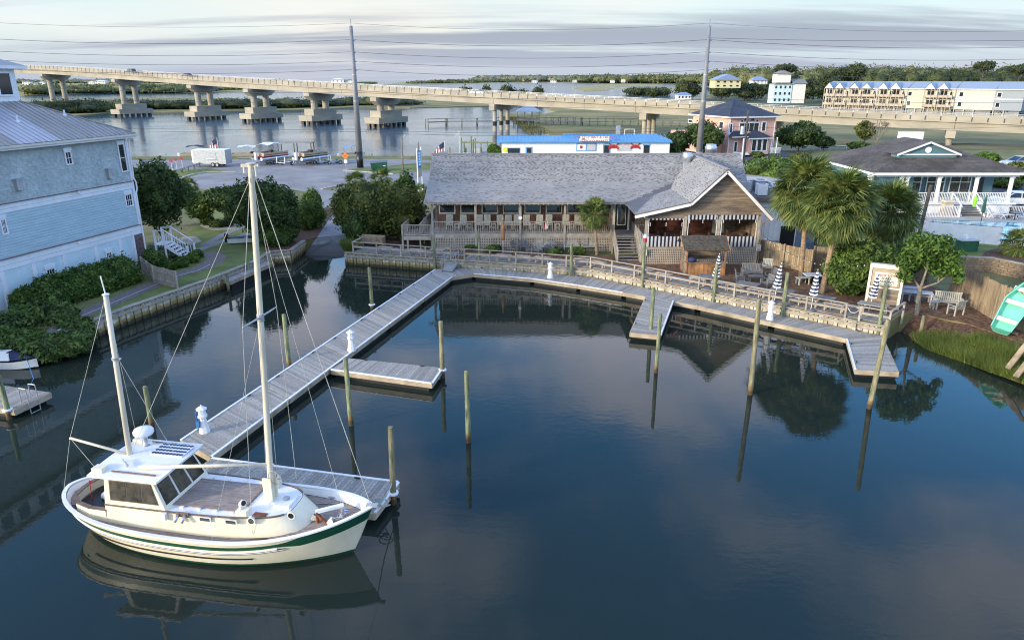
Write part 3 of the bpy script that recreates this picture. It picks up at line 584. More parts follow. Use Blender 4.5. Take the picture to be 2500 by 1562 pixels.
def railing(t, P, z0, h, sp=2.35, m='rail', pend=True, midr=True, pdown=0.55):
    o = Vector((t.location.x, t.location.y, 0))
    for k, (a, b) in enumerate(zip(P[:-1], P[1:])):
        a = Vector((*a, 0)) - o; b = Vector((*b, 0)) - o; d = b - a; Ln = d.length; ang = math.atan2(d.y, d.x); n = max(1, round(Ln / sp))
        for i in range(n + (1 if k == len(P) - 2 else 0)): piece('rail_post', m, t, a + d * (i / n) + Vector((0, 0, z0 + (h - pdown) / 2 - 0.02)), (0.11, 0.11, h + pdown), ang)
        piece('top_rail', m, t, (a + b) / 2 + Vector((0, 0, z0 + h)), (Ln + .05, 0.16, 0.045), ang)
        if midr: piece('middle_rail', m, t, (a + b) / 2 + Vector((0, 0, z0 + h * 0.52)), (Ln, 0.045, 0.14), ang)
bw1, _ = boardwalk('left stretch of railed boardwalk between the boat ramp and the gangway', [(-13.45, 59.05), (-5.0, 56.7)], 2.2, 1)
railing(bw1, [(-13.45, 58.93), (-5.0, 56.55)], 1.17, .83)
railing(bw1, [(-13.45, 58.93), (-13.0, 61.0)], 1.17, .83, 2.2)
bw2, _ = boardwalk('long bent stretch of railed boardwalk in front of the restaurant', [(-3.87, 56.55), (2.4, 54.85), (6.1, 53.75), (9.1, 51.25), (15.0, 46.15), (20.55, 41.75), (22.35, 40.25)], 2.0, 1)
railing(bw2, [(-3.87, 56.4), (2.4, 54.7), (6.1, 53.6), (9.1, 51.1), (15.0, 46.0), (20.55, 41.6)], 1.17, .83)
railing(bw2, [(21.1, 40.95), (22.45, 40.0), (24.2, 41.8)], 1.17, .83, 1.8)
mb = MB(); mb.tube([(20.6, 41.55, 1.75), (20.75, 41.4, 1.5), (20.9, 41.2, 1.5), (21.05, 41.0, 1.75)], .025); tag(mb.build('rope', 'rope'), 'slack rope closing the railing gap by the last boardwalk table', 'rope')
t = thing('gangway', 'grey metal gangway with hoop handrails sloping down to the dock', 'gangway', (-5.2, 54.75, 0.55)); a = Vector((0, 0, 0.03)); b = Vector((0.75, 3.3, .62)); u = (b - a).normalized(); sdv = Vector((u.y, -u.x, 0)).normalized() * .45
for i in range(14): q = a.lerp(b, (i + .5) / 14); piece('tread_plate', 'galv', t, q, (0.9, .22, .04), math.atan2(u.y, u.x) - math.pi / 2)
for s in (-1, 1):
    mb = MB(); mb.beam(a + sdv * s + Vector((0, 0, -.03)), b + sdv * s + Vector((0, 0, -.03)), .05, .16); mb.build('side_beam', 'galv', t)
    mb = MB(); pts = [a + sdv * s] + [a.lerp(b, .0) + sdv * s + Vector((0, 0, .85)), a.lerp(b, .25) + sdv * s + Vector((0, 0, 1.0)), a.lerp(b, .98) + sdv * s + Vector((0, 0, 1.0)), b + sdv * s]
    mb.tube(pts, .022); mb.tube([a.lerp(b, .0) + sdv * s + Vector((0, 0, .5)), b + sdv * s + Vector((0, 0, .5))], .018)
    for q in (.3, .55, .8): mb.cyl(a.lerp(b, q) + sdv * s, a.lerp(b, q) + sdv * s + Vector((0, 0, 1.0)), .018)
    mb.build('handrail', 'galv', t)
PL = [(-9.55, 46.23, 3.07, 'G', 'greenish piling on the far left side of the long pier'), (-12.2, 36.05, 3.13, 'G', 'greenish piling on the left side of the long pier behind the main mast'),
 (-7.36, 29.28, 3.33, 'G', 'piling in the open water between the sailboat and the short finger dock'), (-3.68, 34.75, 3.17, '', 'brown piling at the outer end of the short finger dock'),
 (-1.9, 27.68, 3.36, 'G', 'lone mossy piling standing in the middle of the basin'), (-4.42, 22.94, 3.2, '', 'tall lichen-streaked piling at the end of the dock beside the sailboat'),
 (-16.37, 29.07, 2.05, 'G', 'greenish piling behind the radar dome of the sailboat'), (8.52, 41.2, 3.1, 'G', 'piling beside the angled finger dock, farther of its pair'), (7.78, 35.48, 3.32, 'G', 'slim piling in open water just in front of the angled finger dock'),
 (11.98, 32.65, 5.0, '', 'tall slightly leaning piling left of the tree reflections'), (17.2, 31.05, 4.5, '', 'tall leaning piling in front of the far right dock end'),
 (-6.3, 56.35, 2.9, 'G', 'piling just left of the gangway'), (-2.64, 56.25, 3.4, 'G', 'greened piling just right of the gangway'), (4.6, 53.6, 3.0, 'G', 'piling by the boardwalk in front of the white benches'),
 (9.6, 50.4, 3.9, 'G', 'piling with a red and white cap at the foot of the restaurant stairs'), (13.85, 46.75, 3.2, 'G', 'piling in front of the outdoor bar hut'), (17.5, 43.65, 3.4, 'G', 'piling beside the middle striped umbrella'),
 (22.05, 40.3, 3.5, 'G', 'piling in front of the landing sign'), (-23.45, 29.95, 2.2, 'G', 'thick piling at the corner of the left edge dock'), (24.88, 40.75, 1.5, '', 'short squared post on the muddy bank by the young tree')]
LEAN = {9: (-.02, 0), 10: (.035, -.0), 5: (0.02, 0)}
for i, (x, y, z, g_, lb) in enumerate(PL):
    mb = MB(); lx, ly = LEAN.get(i, (random.uniform(-.008, .008), random.uniform(-.008, .008))); r = (.11 if i in (2, 4, 5, 6) else .12) if i not in (8, 19) else .10
    prof = [(-2.5, r * 1.1), (0.2, r * 1.08), (1.2, r * 1.02), (z - .06, r * .95), (z, r * .86)]
    pts = [Vector((lx * h, ly * h, h)) for h, _ in prof]
    for (p, q, (h0, r0), (h1, r1)) in zip(pts[:-1], pts[1:], prof[:-1], prof[1:]): mb.cyl(p, q, r0, r1, 10, cap=(h1 == z))
    o = mb.build('piling', 'pileG' if g_ else 'pile', None, True); o.location = (x, y, 0); tag(o, lb, 'piling')
    if i in (0, 3, 5, 18):
        mb = MB(); mb.lathe((0, 0, .42), [(r + .03, 0), (r + .1, .02), (r + .1, .08), (r + .03, .1)], 14); h = mb.build('piling_hoop', 'whitestrip'); h.location = (x, y, 0)
        tag(h, {0: 'white hoop round the far left pier piling', 3: 'white hoop round the piling on the short finger end', 5: 'white hoop round the piling at the end of the sailboat dock', 18: 'white hoop round the left edge dock piling'}[i], 'hoop')
def pedestal(loc, label):
    t = thing('dock_pedestal', label, 'pedestal', loc)
    MB().lathe((0, 0, 0), [(.24, 0), (.24, .03), (.13, .68), (.13, .7)], 8).build('tower', 'white', t)
    MB().lathe((0, 0, .70), [(.19, 0), (.21, .03), (.21, .12), (.17, .14), (.15, .38), (.15, .39)], 8).build('lamp_housing', 'white', t)
    MB().lathe((0, 0, 1.08), [(.23, 0), (.23, .03), (.10, .12), (.03, .15), (.03, .2)], 8).build('cap', 'white', t)
    return t
pd = pedestal((-9.05, 37.45, .5), 'white lighthouse-shaped pedestal on the long pier near its short finger')
for loc, lb in (((2.95, 53.0, .5), 'white lighthouse-shaped pedestal on the dock in front of the restaurant porch'), ((16.45, 43.0, .5), 'white lighthouse-shaped pedestal on the dock near the middle striped umbrella'), ((-13.35, 27.7, .5), 'white lighthouse-shaped pedestal draped with blue cloth behind the wheelhouse')):
    q = dup(pd, loc, 0, lb)
mb = MB(); mb.box((-13.58, 27.62, 1.2), (.06, .2, .55), .3); mb.box((-13.5, 27.5, .95), (.12, .12, .3)); tag(mb.build('cloth', 'bluepl'), 'blue cloth hanging on the pedestal behind the wheelhouse', 'cloth')
def window(t, c, w, h, nrm_ang, frame='trimw', fw=0.09, grid=(2, 2), glass='glass', head=0.0, d=0.06, bar=0.03):
    """window standing in a wall; c = centre (in t's space), outward normal = local -y turned by nrm_ang"""
    m = MB(); q = lambda x, y, z, sx, sy, sz: m.box((x, y, z), (sx, sy, sz))
    q(-w / 2 - fw / 2, -d / 2, 0, fw, d, h + 2 * fw); q(w / 2 + fw / 2, -d / 2, 0, fw, d, h + 2 * fw); q(0, -d / 2, h / 2 + fw / 2, w, d, fw); q(0, -d / 2, -h / 2 - fw / 2, w, d, fw)
    if head: q(0, -d / 2 - .01, h / 2 + fw + head / 2, w + 2 * fw + .08, d + .02, head)
    f = m.build('window', frame, t); f.location = c; f.rotation_euler = (0, 0, nrm_ang)
    g_ = MB().box((0, -0.012, 0), (w, 0.02, h)).build('pane', glass, f)
    if grid:
        b = MB()
        for i in range(1, grid[0]): b.box((-w / 2 + w * i / grid[0], -0.03, 0), (bar, .02, h))
        for i in range(1, grid[1]): b.box((0, -0.032, -h / 2 + h * i / grid[1]), (w, .02, bar * 1.2))
        if b.v: b.build('muntin', frame, f)
    return f
class Wall:      # an upright wall line; x runs along it, hit() gives (along, height) where a sight line meets it
    def __init__(s, o, ang): s.o = Vector(o); s.a = ang; s.u = Vector((math.cos(ang), math.sin(ang), 0)); s.n = Vector((s.u.y, -s.u.x, 0))
    def hit(s, x, y, off=0.0):
        X = (x - CX) / F; Y = (y - CY) / F; d = Vector((X, _c - Y * _s, -(_s + Y * _c))); o = s.o + s.n * off
        t = (o - Vector((0, 0, HC))).dot(s.n) / d.dot(s.n); p = Vector((0, 0, HC)) + d * t
        return (p - o).dot(s.u), p.z
M['palemet'] = mat('pale_metal', (0.50, 0.50, 0.56), 0.4, 0.04, 0.8, metal=0.35)
hc = Vector((-28.78, 54.40, 1.1)); ha = math.atan2(-.970, -.245)
H = thing('blue_house', 'tall pale blue house with shingled upper storey and hipped metal roof at the left', 'house', hc, ha)
hw = Wall((hc.x, hc.y, 0), ha + math.pi)      # along it, x grows toward the far corner
def hh(px, py):
    u, z = hw.hit(px, py); return -u, z - 1.1
HL, HD = 24.0, 13.0
MB().b2((0, -HD, 0), (HL, 0, 10.2)).build('wall', 'bluesh', H)
zb = lambda z: z - 1.1
mb = MB()
tabs(mb, (0, 0.0, zb(7.72)), (-1, 0, 0), (0, 0, 1), HL, 3.4, 0.24, 0.19, 0.02) if False else None
tabs(mb, (HL, 0.0, zb(7.72)), (-1, 0, 0), (0, 0, 1), HL, 3.4, 0.20, 0.15, 0.04)
tag(mb.build('wall_shingle', 'bluesh', H), kind='stuff')
n = 16
for i in range(n):
    z0 = zb(4.4) + i * 2.78 / n; piece('clapboard', 'bluecl', H, (HL / 2, 0.012, z0 + 2.78 / n / 2), (HL, 0.05, 2.78 / n + .012), 0, -0.24)
for (za, zc_, d) in ((3.72, 4.38, .07), (7.18, 7.70, .07)):
    piece('band_board', 'trimw', H, (HL / 2, d / 2, zb((za + zc_) / 2)), (HL + .06, d, zc_ - za)); piece('band_cap', 'brickd', H, (HL / 2, 0.08, zb(zc_) + .02), (HL + .1, .16, .035))
    piece('band_groove', 'bluesh', H, (HL / 2, d + .004, zb(za + (zc_ - za) * .45)), (HL, .012, .02))
MB().b2((0.9, 0.0, 0), (HL, 0.03, zb(3.72))).build('ground_floor_panel', 'bluepn', H)
for i in range(7): piece('corner_brick_course', 'brickd', H, (0.42, 0.03, .19 + i * .37), (0.84, .08, .355))
prev = None
for (px, py) in ((289, 582), (229.8, 598.5), (152.7, 618), (78, 639.5), (2, 664)):
    x, z = hh(px, py); piece('pilaster', 'trimw', H, (x, 0.06, zb(3.7) / 2), (0.30, .07, zb(3.7)))
    if prev is not None: piece('panel_seam', 'trimw', H, ((x + prev) / 2, 0.036, zb(3.7) / 2), (0.035, .012, zb(3.7)))
    prev = x
piece('pilaster', 'trimw', H, (0.95, .06, zb(3.7) / 2), (.16, .07, zb(3.7))); x9 = prev
for k in range(1, 4): piece('pilaster', 'cream', H, (x9 + 2.4 * k, 0.06, zb(3.7) / 2), (0.3, .07, zb(3.7)))
piece('corner_board', 'trimw', H, (0.08, 0.045, zb(4.4) + 3.3), (0.2, .09, 6.6))
for (a, b, c_, d_, gr) in ((157, 373, 174, 399, (2, 2)), (286, 354, 309, 416, (1, 2)), (304, 477, 322, 500, (3, 2)), (0, 538, 16, 568, (3, 2)), (258, 619, 273, 640, (3, 2)), (112, 660, 135, 681, (3, 2))):
    x0, z1 = hh(a, b); x1, z0 = hh(c_, d_); xm, zm = (x0 + x1) / 2, (z0 + z1) / 2; w = abs(x1 - x0); h = abs(z1 - z0)
    window(H, (xm, 0.035, zm), w, h, math.pi, grid=gr, head=0.22)
for (a, b) in ((41, 452), (264, 425)):
    x, z = hh(a, b); MB().box((x, .14, z), (.42, .26, .62)).box((x, .16, z + .36), (.5, .34, .08)).build('wall_vent', 'galv', H)
for (a, b) in ((187.8, 469), (187.4, 592)):
    x, z = hh(a, b); MB().lathe((x, .14, z), [(.02, -.08), (.1, -.05), (.1, .05), (.04, .08)], 8).build('flood_light', 'white', H)
mb = MB(); mb.tube([(-.35, .35, zb(11.15)), (-.1, .15, zb(10.8)), (-.04, .13, zb(7.9)), (-.14, .18, zb(7.6)), (-.14, .18, zb(7.1)), (-.04, .13, zb(6.8)), (-.04, .13, 0.1)], .055, 8); mb.build('downspout', 'trimw', H)
E0, RZ, ov = zb(11.18), zb(13.62), 0.55
up = 4.35
A_ = [(-ov, ov), (HL, ov), (HL, -HD - ov), (-ov, -HD - ov)]
mb = MB(); mb.prism(A_, E0 - .30, E0 - .04); mb.build('soffit', 'trimw', H)
mb = MB(); mb.beam((-ov - .06, ov + .06, E0 - .09), (HL, ov + .06, E0 - .09), .13, .13); mb.beam((-ov - .06, ov + .06, E0 - .09), (-ov - .06, -HD - ov, E0 - .09), .13, .13); mb.build('gutter', 'cream', H)
ti = (up, -up); tb_ = (up, -HD + up)
mb = MB(); mb.add([(-ov, ov, E0), (HL, ov, E0), (HL, -up, RZ), (up, -up, RZ), (-ov, -HD - ov, E0), (up, -HD + up, RZ), (HL, -HD + up, RZ), (HL, -HD - ov, E0)], [(0, 3, 2, 1), (0, 4, 5, 3), (3, 5, 6, 2), (4, 7, 6, 5)])
mb.build('roof', 'seam', H)
sl_ = (RZ - E0) / (ov + up)
k = 0
for i in range(int(HL / 0.42)):
    x = -ov + 0.25 + i * 0.42; run = min(ov + up, x + ov) if x < up else ov + up
    mb = MB(); mb.beam((x, ov, E0 + .02), (x, ov - run, E0 + run * sl_ + .02), .035, .045); mb.build('standing_seam', 'seam', H)
MB().add([(6.2, ov + .005, E0 + .012), (9.3, ov + .005, E0 + .012), (9.3, -up, RZ + .014), (6.2, -up, RZ + .014)], [(0, 3, 2, 1)]).build('bright_roof_panel', 'palemet', H)['label'] = 'pale bright band of roofing panels'
mb = MB(); mb.beam((-ov, ov, E0 + .03), (up, -up, RZ + .03), .16, .06); mb.build('hip_cap', 'seam', H)
for (a, b) in ((42, 292), (157, 277)):
    w2 = Wall((hc.x, hc.y, 0), ha + math.pi);
    for off in np.linspace(0, 4.3, 44):
        u, z = w2.hit(a, b, -off)
        if zb(z) < E0 + (ov + off) * sl_ + .15: break
    MB().lathe((-u, -off, E0 + (ov + off) * sl_ - .05), [(.16, 0), (.13, .1), (.06, .14), (.06, .4)], 8).build('roof_vent', 'trimw', H)
cx0, cy0 = up - .1, -up + .1; CWd = 6.0
MB().b2((cx0, cy0 - CWd, RZ - .8), (cx0 + CWd * 1.6, cy0, RZ + 2.05)).build('cupola', 'trimw', H)
cz = RZ + 2.05
mb = MB(); o2 = .55; mb.prism([(cx0 - o2, cy0 + o2), (cx0 + CWd * 1.6 + o2, cy0 + o2), (cx0 + CWd * 1.6 + o2, cy0 - CWd - o2), (cx0 - o2, cy0 - CWd - o2)], cz, cz + .2); mb.build('cupola_eave', 'trimw', H)
mb = MB(); z_ = cz + .2; mb.add([(cx0 - o2, cy0 + o2, z_), (cx0 + CWd * 1.6 + o2, cy0 + o2, z_), (cx0 + CWd * 1.6 + o2, cy0 - CWd - o2, z_), (cx0 - o2, cy0 - CWd - o2, z_), (cx0 + 3.2, cy0 - 3, z_ + 1.5), (cx0 + 6.5, cy0 - 3, z_ + 1.5)], [(0, 4, 5, 1), (1, 5, 2), (2, 5, 4, 3), (3, 4, 0)]); mb.build('cupola_roof', 'seam', H)
for x in (0.95, 2.25, 3.9, 5.2, 6.9, 8.2): window(H, (cx0 + x, cy0 + .02, RZ + 1.08), .92, 1.35, math.pi, grid=(1, 1), fw=.11)
t = thing('porch_stairs', 'white picketed stairs at the far corner of the pale blue house', 'stairs', (-28.2, 56.6, 1.13));
for i in range(6): piece('step', 'trimw', t, (0.5 + i * .28, 0, 1.15 - i * .2), (.3, 1.3, .06))
for s in (-.65, .65):
    piece('stringer', 'trimw', t, (1.2, s, .6), (2.0, .05, .22), 0, 0, .62)
    for i in range(12): piece('baluster', 'trimw', t, (-.3 + i * .21, s, 2.02 - max(0, i - 3) * .14 - .45), (.035, .035, .85))
    piece('handrail', 'trimw', t, (1.15, s, 1.95), (2.1, .07, .06), 0, 0, .62); piece('handrail', 'trimw', t, (-.1, s, 2.45), (.7, .07, .06))
    for x, z in ((-.4, 1.3), (.35, 1.3), (2.1, .65)): piece('newel_post', 'trimw', t, (x, s, z - .1), (.11, .11, 2.4 if z > 1 else 1.3))
piece('landing', 'trimw', t, (-.1, 0, 1.3), (.9, 1.3, .08))
RT = Vector((6.0, 58.0, 1.1))
T = thing('waterfront_restaurant', 'grey-shingled waterfront restaurant with a long porch and a timber gable wing', 'restaurant', RT)
def PW(name, m, c, d, rz=0, rx=0, ry=0, t=None):
    t = t or T; return piece(name, m, t, Vector(c) - t.location, d, rz, rx, ry)
def BW(name, m, lo, hi, t=None):
    return PW(name, m, [(a + b) / 2 for a, b in zip(lo, hi)], [abs(b - a) for a, b in zip(lo, hi)], t=t)
FL = 2.62
BW('wall', 'brownw', (-6.6, 62.1, 1.1), (16.5, 62.3, 6.2)); BW('side_wall', 'siding', (-6.7, 62.1, 1.1), (-6.5, 70.9, 5.0)); BW('rear_wall', 'siding', (-6.6, 70.8, 1.1), (20.3, 71, 4.8)); BW('side_wall', 'siding', (20.1, 62, 1.1), (20.3, 71, 5.2))
MB().extr([(-6.6, 62.4, 5), (-6.6, 70.8, 5), (-6.6, 65.3, 8.5)], (-.1, 0, 0)).build('side_gable', 'siding', T, world=True)
for i in range(101): PW('porch_board', 'walk', (-6.75 + i * .15, 60.85, FL), (.142, 2.5, .04))
BW('rim_beam', 'rail', (-6.8, 59.53, FL - .36), (8.5, 59.62, FL - .03))
BW('under_porch_shade', 'dark', (-6.7, 60.6, 1.1), (8.4, 60.65, 2.3))  # near-black sheet behind the lattice, porch shade put into its colour
PX = [-6.72, -3.08, .70, 4.46, 8.4]
for x in PX: BW('porch_post', 'rail', (x - .09, 59.45, 1.1), (x + .09, 59.6, 5.2))
BW('porch_beam', 'rail', (-6.8, 59.48, 5.02), (8.6, 59.60, 5.22))
for a, b in zip(PX[:-1], PX[1:]):
    BW('porch_rail', 'rail', (a + .09, 59.46, FL + .98), (b - .09, 59.58, FL + 1.03)); BW('porch_rail', 'rail', (a + .09, 59.49, FL + .06), (b - .09, 59.55, FL + .12))
    n = round((b - a - .2) / .155)
    for i in range(1, n): PW('baluster', 'rail', (a + .09 + (b - a - .18) * i / n, 59.52, FL + .54), (.035, .035, .86))
    # lattice skirt: two panels of crossed strips in a frame
    for s0, s1 in ((0, .5), (.5, 1)):
        x0, x1 = a + (b - a) * s0 + .06, a + (b - a) * s1 - .06; mb = MB(); z0, z1 = 1.12, 2.24
        nx = int((x1 - x0) / .14)
        for i in range(nx + 1): mb.box((x0 + (x1 - x0) * i / nx, 59.56, (z0 + z1) / 2), (.062, .012, z1 - z0))
        for j in range(9): mb.box(((x0 + x1) / 2, 59.545, z0 + (z1 - z0) * j / 8), (x1 - x0, .012, .062))
        mb.build('lattice_panel', 'lattice', T, world=True)
        BW('lattice_post', 'rail', (x1 - .02, 59.5, 1.1), (x1 + .12, 59.58, 2.27))
for i in range(8):
    x = -5.68 + i * 1.87; window(T, Vector((x, 62.08, 4.42)) - RT, 1.25, 0.98, 0, frame='cream', grid=None, fw=.10)
    PW('window_mullion_board', 'brownw', (x + .93, 62.05, 4.4), (.24, .05, 1.3))
for i in range(52): PW('wainscot_board', 'brownw', (-6.4 + i * .29, 62.07, 3.22), (.28, .04 + .01 * (i % 2), 1.2))
d_ = MB().b2((8.95, 61.0, FL + .05), (9.95, 61.08, FL + 2.3)).build('door', 'blkpaint', T, world=True)
MB().b2((9.12, 60.97, FL + .45), (9.78, 61.0, FL + 2.12)).build('pane', 'glass', d_, world=True)
for lo, hi in (((9.08, 60.96, FL + .41), (9.12, 60.99, FL + 2.16)), ((9.78, 60.96, FL + .41), (9.82, 60.99, FL + 2.16)), ((9.12, 60.96, FL + 2.12), (9.78, 60.99, FL + 2.16)), ((9.12, 60.96, FL + .41), (9.78, 60.99, FL + .45))): MB().b2(lo, hi).build('pane_frame', 'white', d_, world=True)
BW('door_post', 'cream', (8.72, 60.95, FL), (8.9, 61.1, 5.1)); BW('door_post', 'cream', (10.0, 60.95, FL), (10.15, 61.1, 5.1)); BW('entry_wall', 'brownw', (8.4, 61.08, FL), (10.4, 61.2, 5.3))
BW('landing', 'walk', (8.4, 58.4, FL - .08), (10.4, 61.1, FL))
for i in range(9):
    z = FL - .18 * (i + 1) + .02; PW('stair_tread', 'walk', (9.35, 58.2 - i * .33, z), (1.75, .30, .045))
for x in (8.42, 10.28):
    mb = MB(); mb.beam((x, 58.4, FL - .15), (x, 55.3, 1.0), .06, .3); mb.build('stair_stringer', 'rail', T, world=True)
    mb = MB(); mb.beam((x, 58.5, FL + .92), (x, 55.35, 2.1), .10, .06); mb.build('stair_rail', 'rail', T, world=True)
    BW('stair_post', 'rail', (x - .06, 55.28, 1.1), (x + .06, 55.4, 2.2)); BW('stair_post', 'rail', (x - .06, 58.4, 1.1), (x + .06, 58.52, FL + .95))
    for i in range(1, 19):
        s = i / 19; PW('stair_baluster', 'rail', (x, 58.4 - s * 3.05, FL - .1 - s * 1.5 + .52), (.03, .03, .85))
for i in range(18): PW('ramp_board', 'walk', (-8.05, 60.3 + i * .55, 2.30), (2.6, .53, .05))
BW('rim_beam', 'rail', (-9.4, 59.95, 1.95), (-6.8, 60.03, 2.28))
for x in (-9.38, -8.95, -6.9): BW('deck_post', 'rail', (x - .07, 59.9, 1.1), (x + .07, 60.04, 3.25 if x < -9.3 or x > -7 else 1.95))
BW('deck_rail', 'rail', (-9.45, 59.9, 3.2), (-6.8, 60.05, 3.26)); BW('deck_rail', 'rail', (-9.4, 59.95, 2.36), (-6.8, 60.0, 2.42))
for i in range(1, 18): PW('baluster', 'rail', (-9.35 + i * .143, 59.97, 2.8), (.035, .035, .8))
for (xa, ya, xb, yb, z_) in ((-9.38, 60, -8.6, 70, 3.23), (-7.9, 60.2, -7.4, 70, 3.23)):
    mb = MB(); mb.beam((xa, ya, z_), (xb, yb, z_), .13, .06); mb.build('ramp_rail', 'rail', T, world=True)
    for i in range(34): s = (i + .5) / 34; PW('ramp_picket', 'rail', (xa + (xb - xa) * s, ya + (yb - ya) * s, 2.78), (.04, .05, .85))
    for i in range(6): s = i / 5; PW('ramp_post', 'rail', (xa + (xb - xa) * s, ya + (yb - ya) * s, 2.2), (.12, .12, 2.1))
EV, BR, RG = (58.95, 5.32), (62.45, 6.58), (65.25, 8.66)
XL, XR = -7.3, 20.5
mb = MB(); mb.add([(XL, EV[0], EV[1]), (9.5, EV[0], EV[1]), (XL + .15, BR[0], BR[1]), (XR, BR[0], BR[1]), (XL + .15, RG[0], RG[1]), (XR, RG[0], RG[1]), (XL, 71.6, 4.5), (XR, 71.6, 4.5), (14.3, EV[0], EV[1]), (XR, EV[0], EV[1])],
    [(0, 1, 8, 3, 2), (2, 3, 5, 4), (4, 5, 7, 6)]); rf = mb.build('roof', 'shingleD', T, world=True)
mb = MB(); v1 = Vector((0, BR[0] - EV[0], BR[1] - EV[1])); tabs(mb, (XL, EV[0], EV[1]), (1, 0, 0), v1, 22.5, v1.length, .34, .145, .028, dash=.22, inside=lambda u, v: XL + u < 9.6 + v * 1.25)
v2 = Vector((0, RG[0] - BR[0], RG[1] - BR[1])); tabs(mb, (XL + .15, BR[0], BR[1]), (1, 0, 0), v2, XR - XL - .15, v2.length, .36, .15, .032, dash=.62)
tag(mb.build('roof_shingle', ['shingle', 'shingleK'], T, world=True), kind='stuff')
PW('ridge_cap', 'shingle', (6.6, RG[0], RG[1] + .03), (27.8, .3, .05)); BW('ridge_board', 'dark', (-4.9, RG[0] + .05, RG[1] - .1), (16, RG[0] + .2, RG[1] + .04))
for i in range(42): BW('rafter_tail', 'white', (-7.0 + i * .40, 58.98, 5.13), (-6.95 + i * .40, 59.5, 5.26))
BW('fascia', 'rail', (XL, 58.93, 5.20), (9.45, 58.99, 5.30))
mb = MB(); mb.beam((XL - .02, EV[0], EV[1] - .1), (XL + .1, BR[0], BR[1] - .1), .05, .2); mb.beam((XL + .1, BR[0], BR[1] - .1), (XL + .1, RG[0], RG[1] - .1), .05, .2); mb.build('rake_board', 'rail', T, world=True)
GY = 54.05; LE, LB, AP, RE = (9.42, 5.17), (13.62, 6.12), (16.18, 8.60), (19.95, 4.95)
B_ = 66.0
mb = MB(); mb.add([(LE[0], GY, LE[1]), (LB[0], GY, LB[1]), (AP[0], GY, AP[1]), (RE[0], GY, RE[1]), (LE[0], EV[0] + .3, LE[1] + .2), (LB[0], BR[0] + .4, LB[1]), (AP[0], B_ - .6, AP[1]), (RE[0], B_ - 4, RE[1])],
    [(0, 1, 5, 4), (1, 2, 6, 5), (2, 3, 7, 6)]); mb.build('wing_roof', 'shingleD', T, world=True)
mb = MB(); w1 = Vector((LB[0] - LE[0], 0, LB[1] - LE[1])); w2 = Vector((AP[0] - LB[0], 0, AP[1] - LB[1])); w3 = Vector((AP[0] - RE[0], 0, AP[1] - RE[1]))
tabs(mb, (LE[0], 66, LE[1]), (0, -1, 0), w1, 66 - GY, w1.length, .34, .145, .03, dash=.2, inside=lambda u, v: (66 - u) < EV[0] + .2 + v * .95)
tabs(mb, (LB[0], 66, LB[1]), (0, -1, 0), w2, 66 - GY, w2.length, .36, .15, .035, dash=.2, inside=lambda u, v: (66 - u) < 62.9 + v * .9)
tabs(mb, (RE[0], GY, RE[1]), (0, 1, 0), w3, 9.5, w3.length, .36, .15, .035)
tag(mb.build('wing_shingle', ['shingle', 'shingleK'], T, world=True), kind='stuff')
mb = MB(); mb.beam((AP[0], GY, AP[1] + .04), (AP[0], 65.4, AP[1] + .05), .28, .05); mb.build('wing_ridge_cap', 'shingle', T, world=True)
for (p, q) in ((LE, LB), (LB, AP), (AP, RE)):
    mb = MB(); mb.beam((p[0], GY - .02, p[1] - .14), (q[0], GY - .02, q[1] - .14), .06, .24); mb.build('rake_board', 'white', T, world=True)
    mb = MB(); mb.beam((p[0], GY - .03, p[1] + .02), (q[0], GY - .03, q[1] + .02), .10, .05); mb.build('drip_edge', 'teakd', T, world=True)
mb = MB(); mb.add([(a, y, z - .26) for y in (GY, 54.7) for a, z in (LE, LB, AP, RE)], [(0, 1, 5, 4), (1, 2, 6, 5), (2, 3, 7, 6)]); mb.build('soffit', 'siding', T, world=True)
WY = 54.7; wx0, wx1 = 10.42, 19.3
def gx(z):
    l = LE[0] + (z - LE[1]) / (LB[1] - LE[1]) * (LB[0] - LE[0]) if z < LB[1] else LB[0] + (z - LB[1]) / (AP[1] - LB[1]) * (AP[0] - LB[0])
    r = RE[0] - (z - RE[1]) / (AP[1] - RE[1]) * (RE[0] - AP[0]); return max(wx0, l), min(wx1, r)
z = 4.78; zt = AP[1] - .25
while z < zt:
    z2 = min(z + .165, zt); (a, b), (c_, e_) = gx(z + .2), gx(z2 + .2)
    if b > a: MB().extr([(a, WY, z), (b, WY, z), (max(e_, a), WY - .0, z2 - .008), (min(c_, b), WY, z2 - .008)], (0, .06, 0)).build('siding_board', 'siding', T, world=True)
    MB().extr([(a, WY - .012, z), (b, WY - .012, z), (b, WY - .012, z + .04), (a, WY - .012, z + .04)], (0, .03, 0)).build('board_lip', 'siding', T, world=True) if False else None
    z = z2
mb = MB(); mb.extr([(wx0, WY + .08, 4.75), (wx1, WY + .08, 4.75), (wx1, WY + .08, 5.3), (AP[0], WY + .08, 8.25), (LB[0], WY + .08, 5.8), (wx0, WY + .08, 5.1)], (0, .1, 0)); mb.build('gable_wall', 'siding', T, world=True)
ops = [(10.55, 13.35, 3.40, 4.80), (13.62, 15.95, 3.40, 5.05), (16.2, 19.05, 3.40, 5.05)]
for x in (10.46, 13.48, 16.08, 19.2): BW('wing_post', 'rail', (x - .1, WY - .06, 1.1), (x + .1, WY + .1, 4.95))
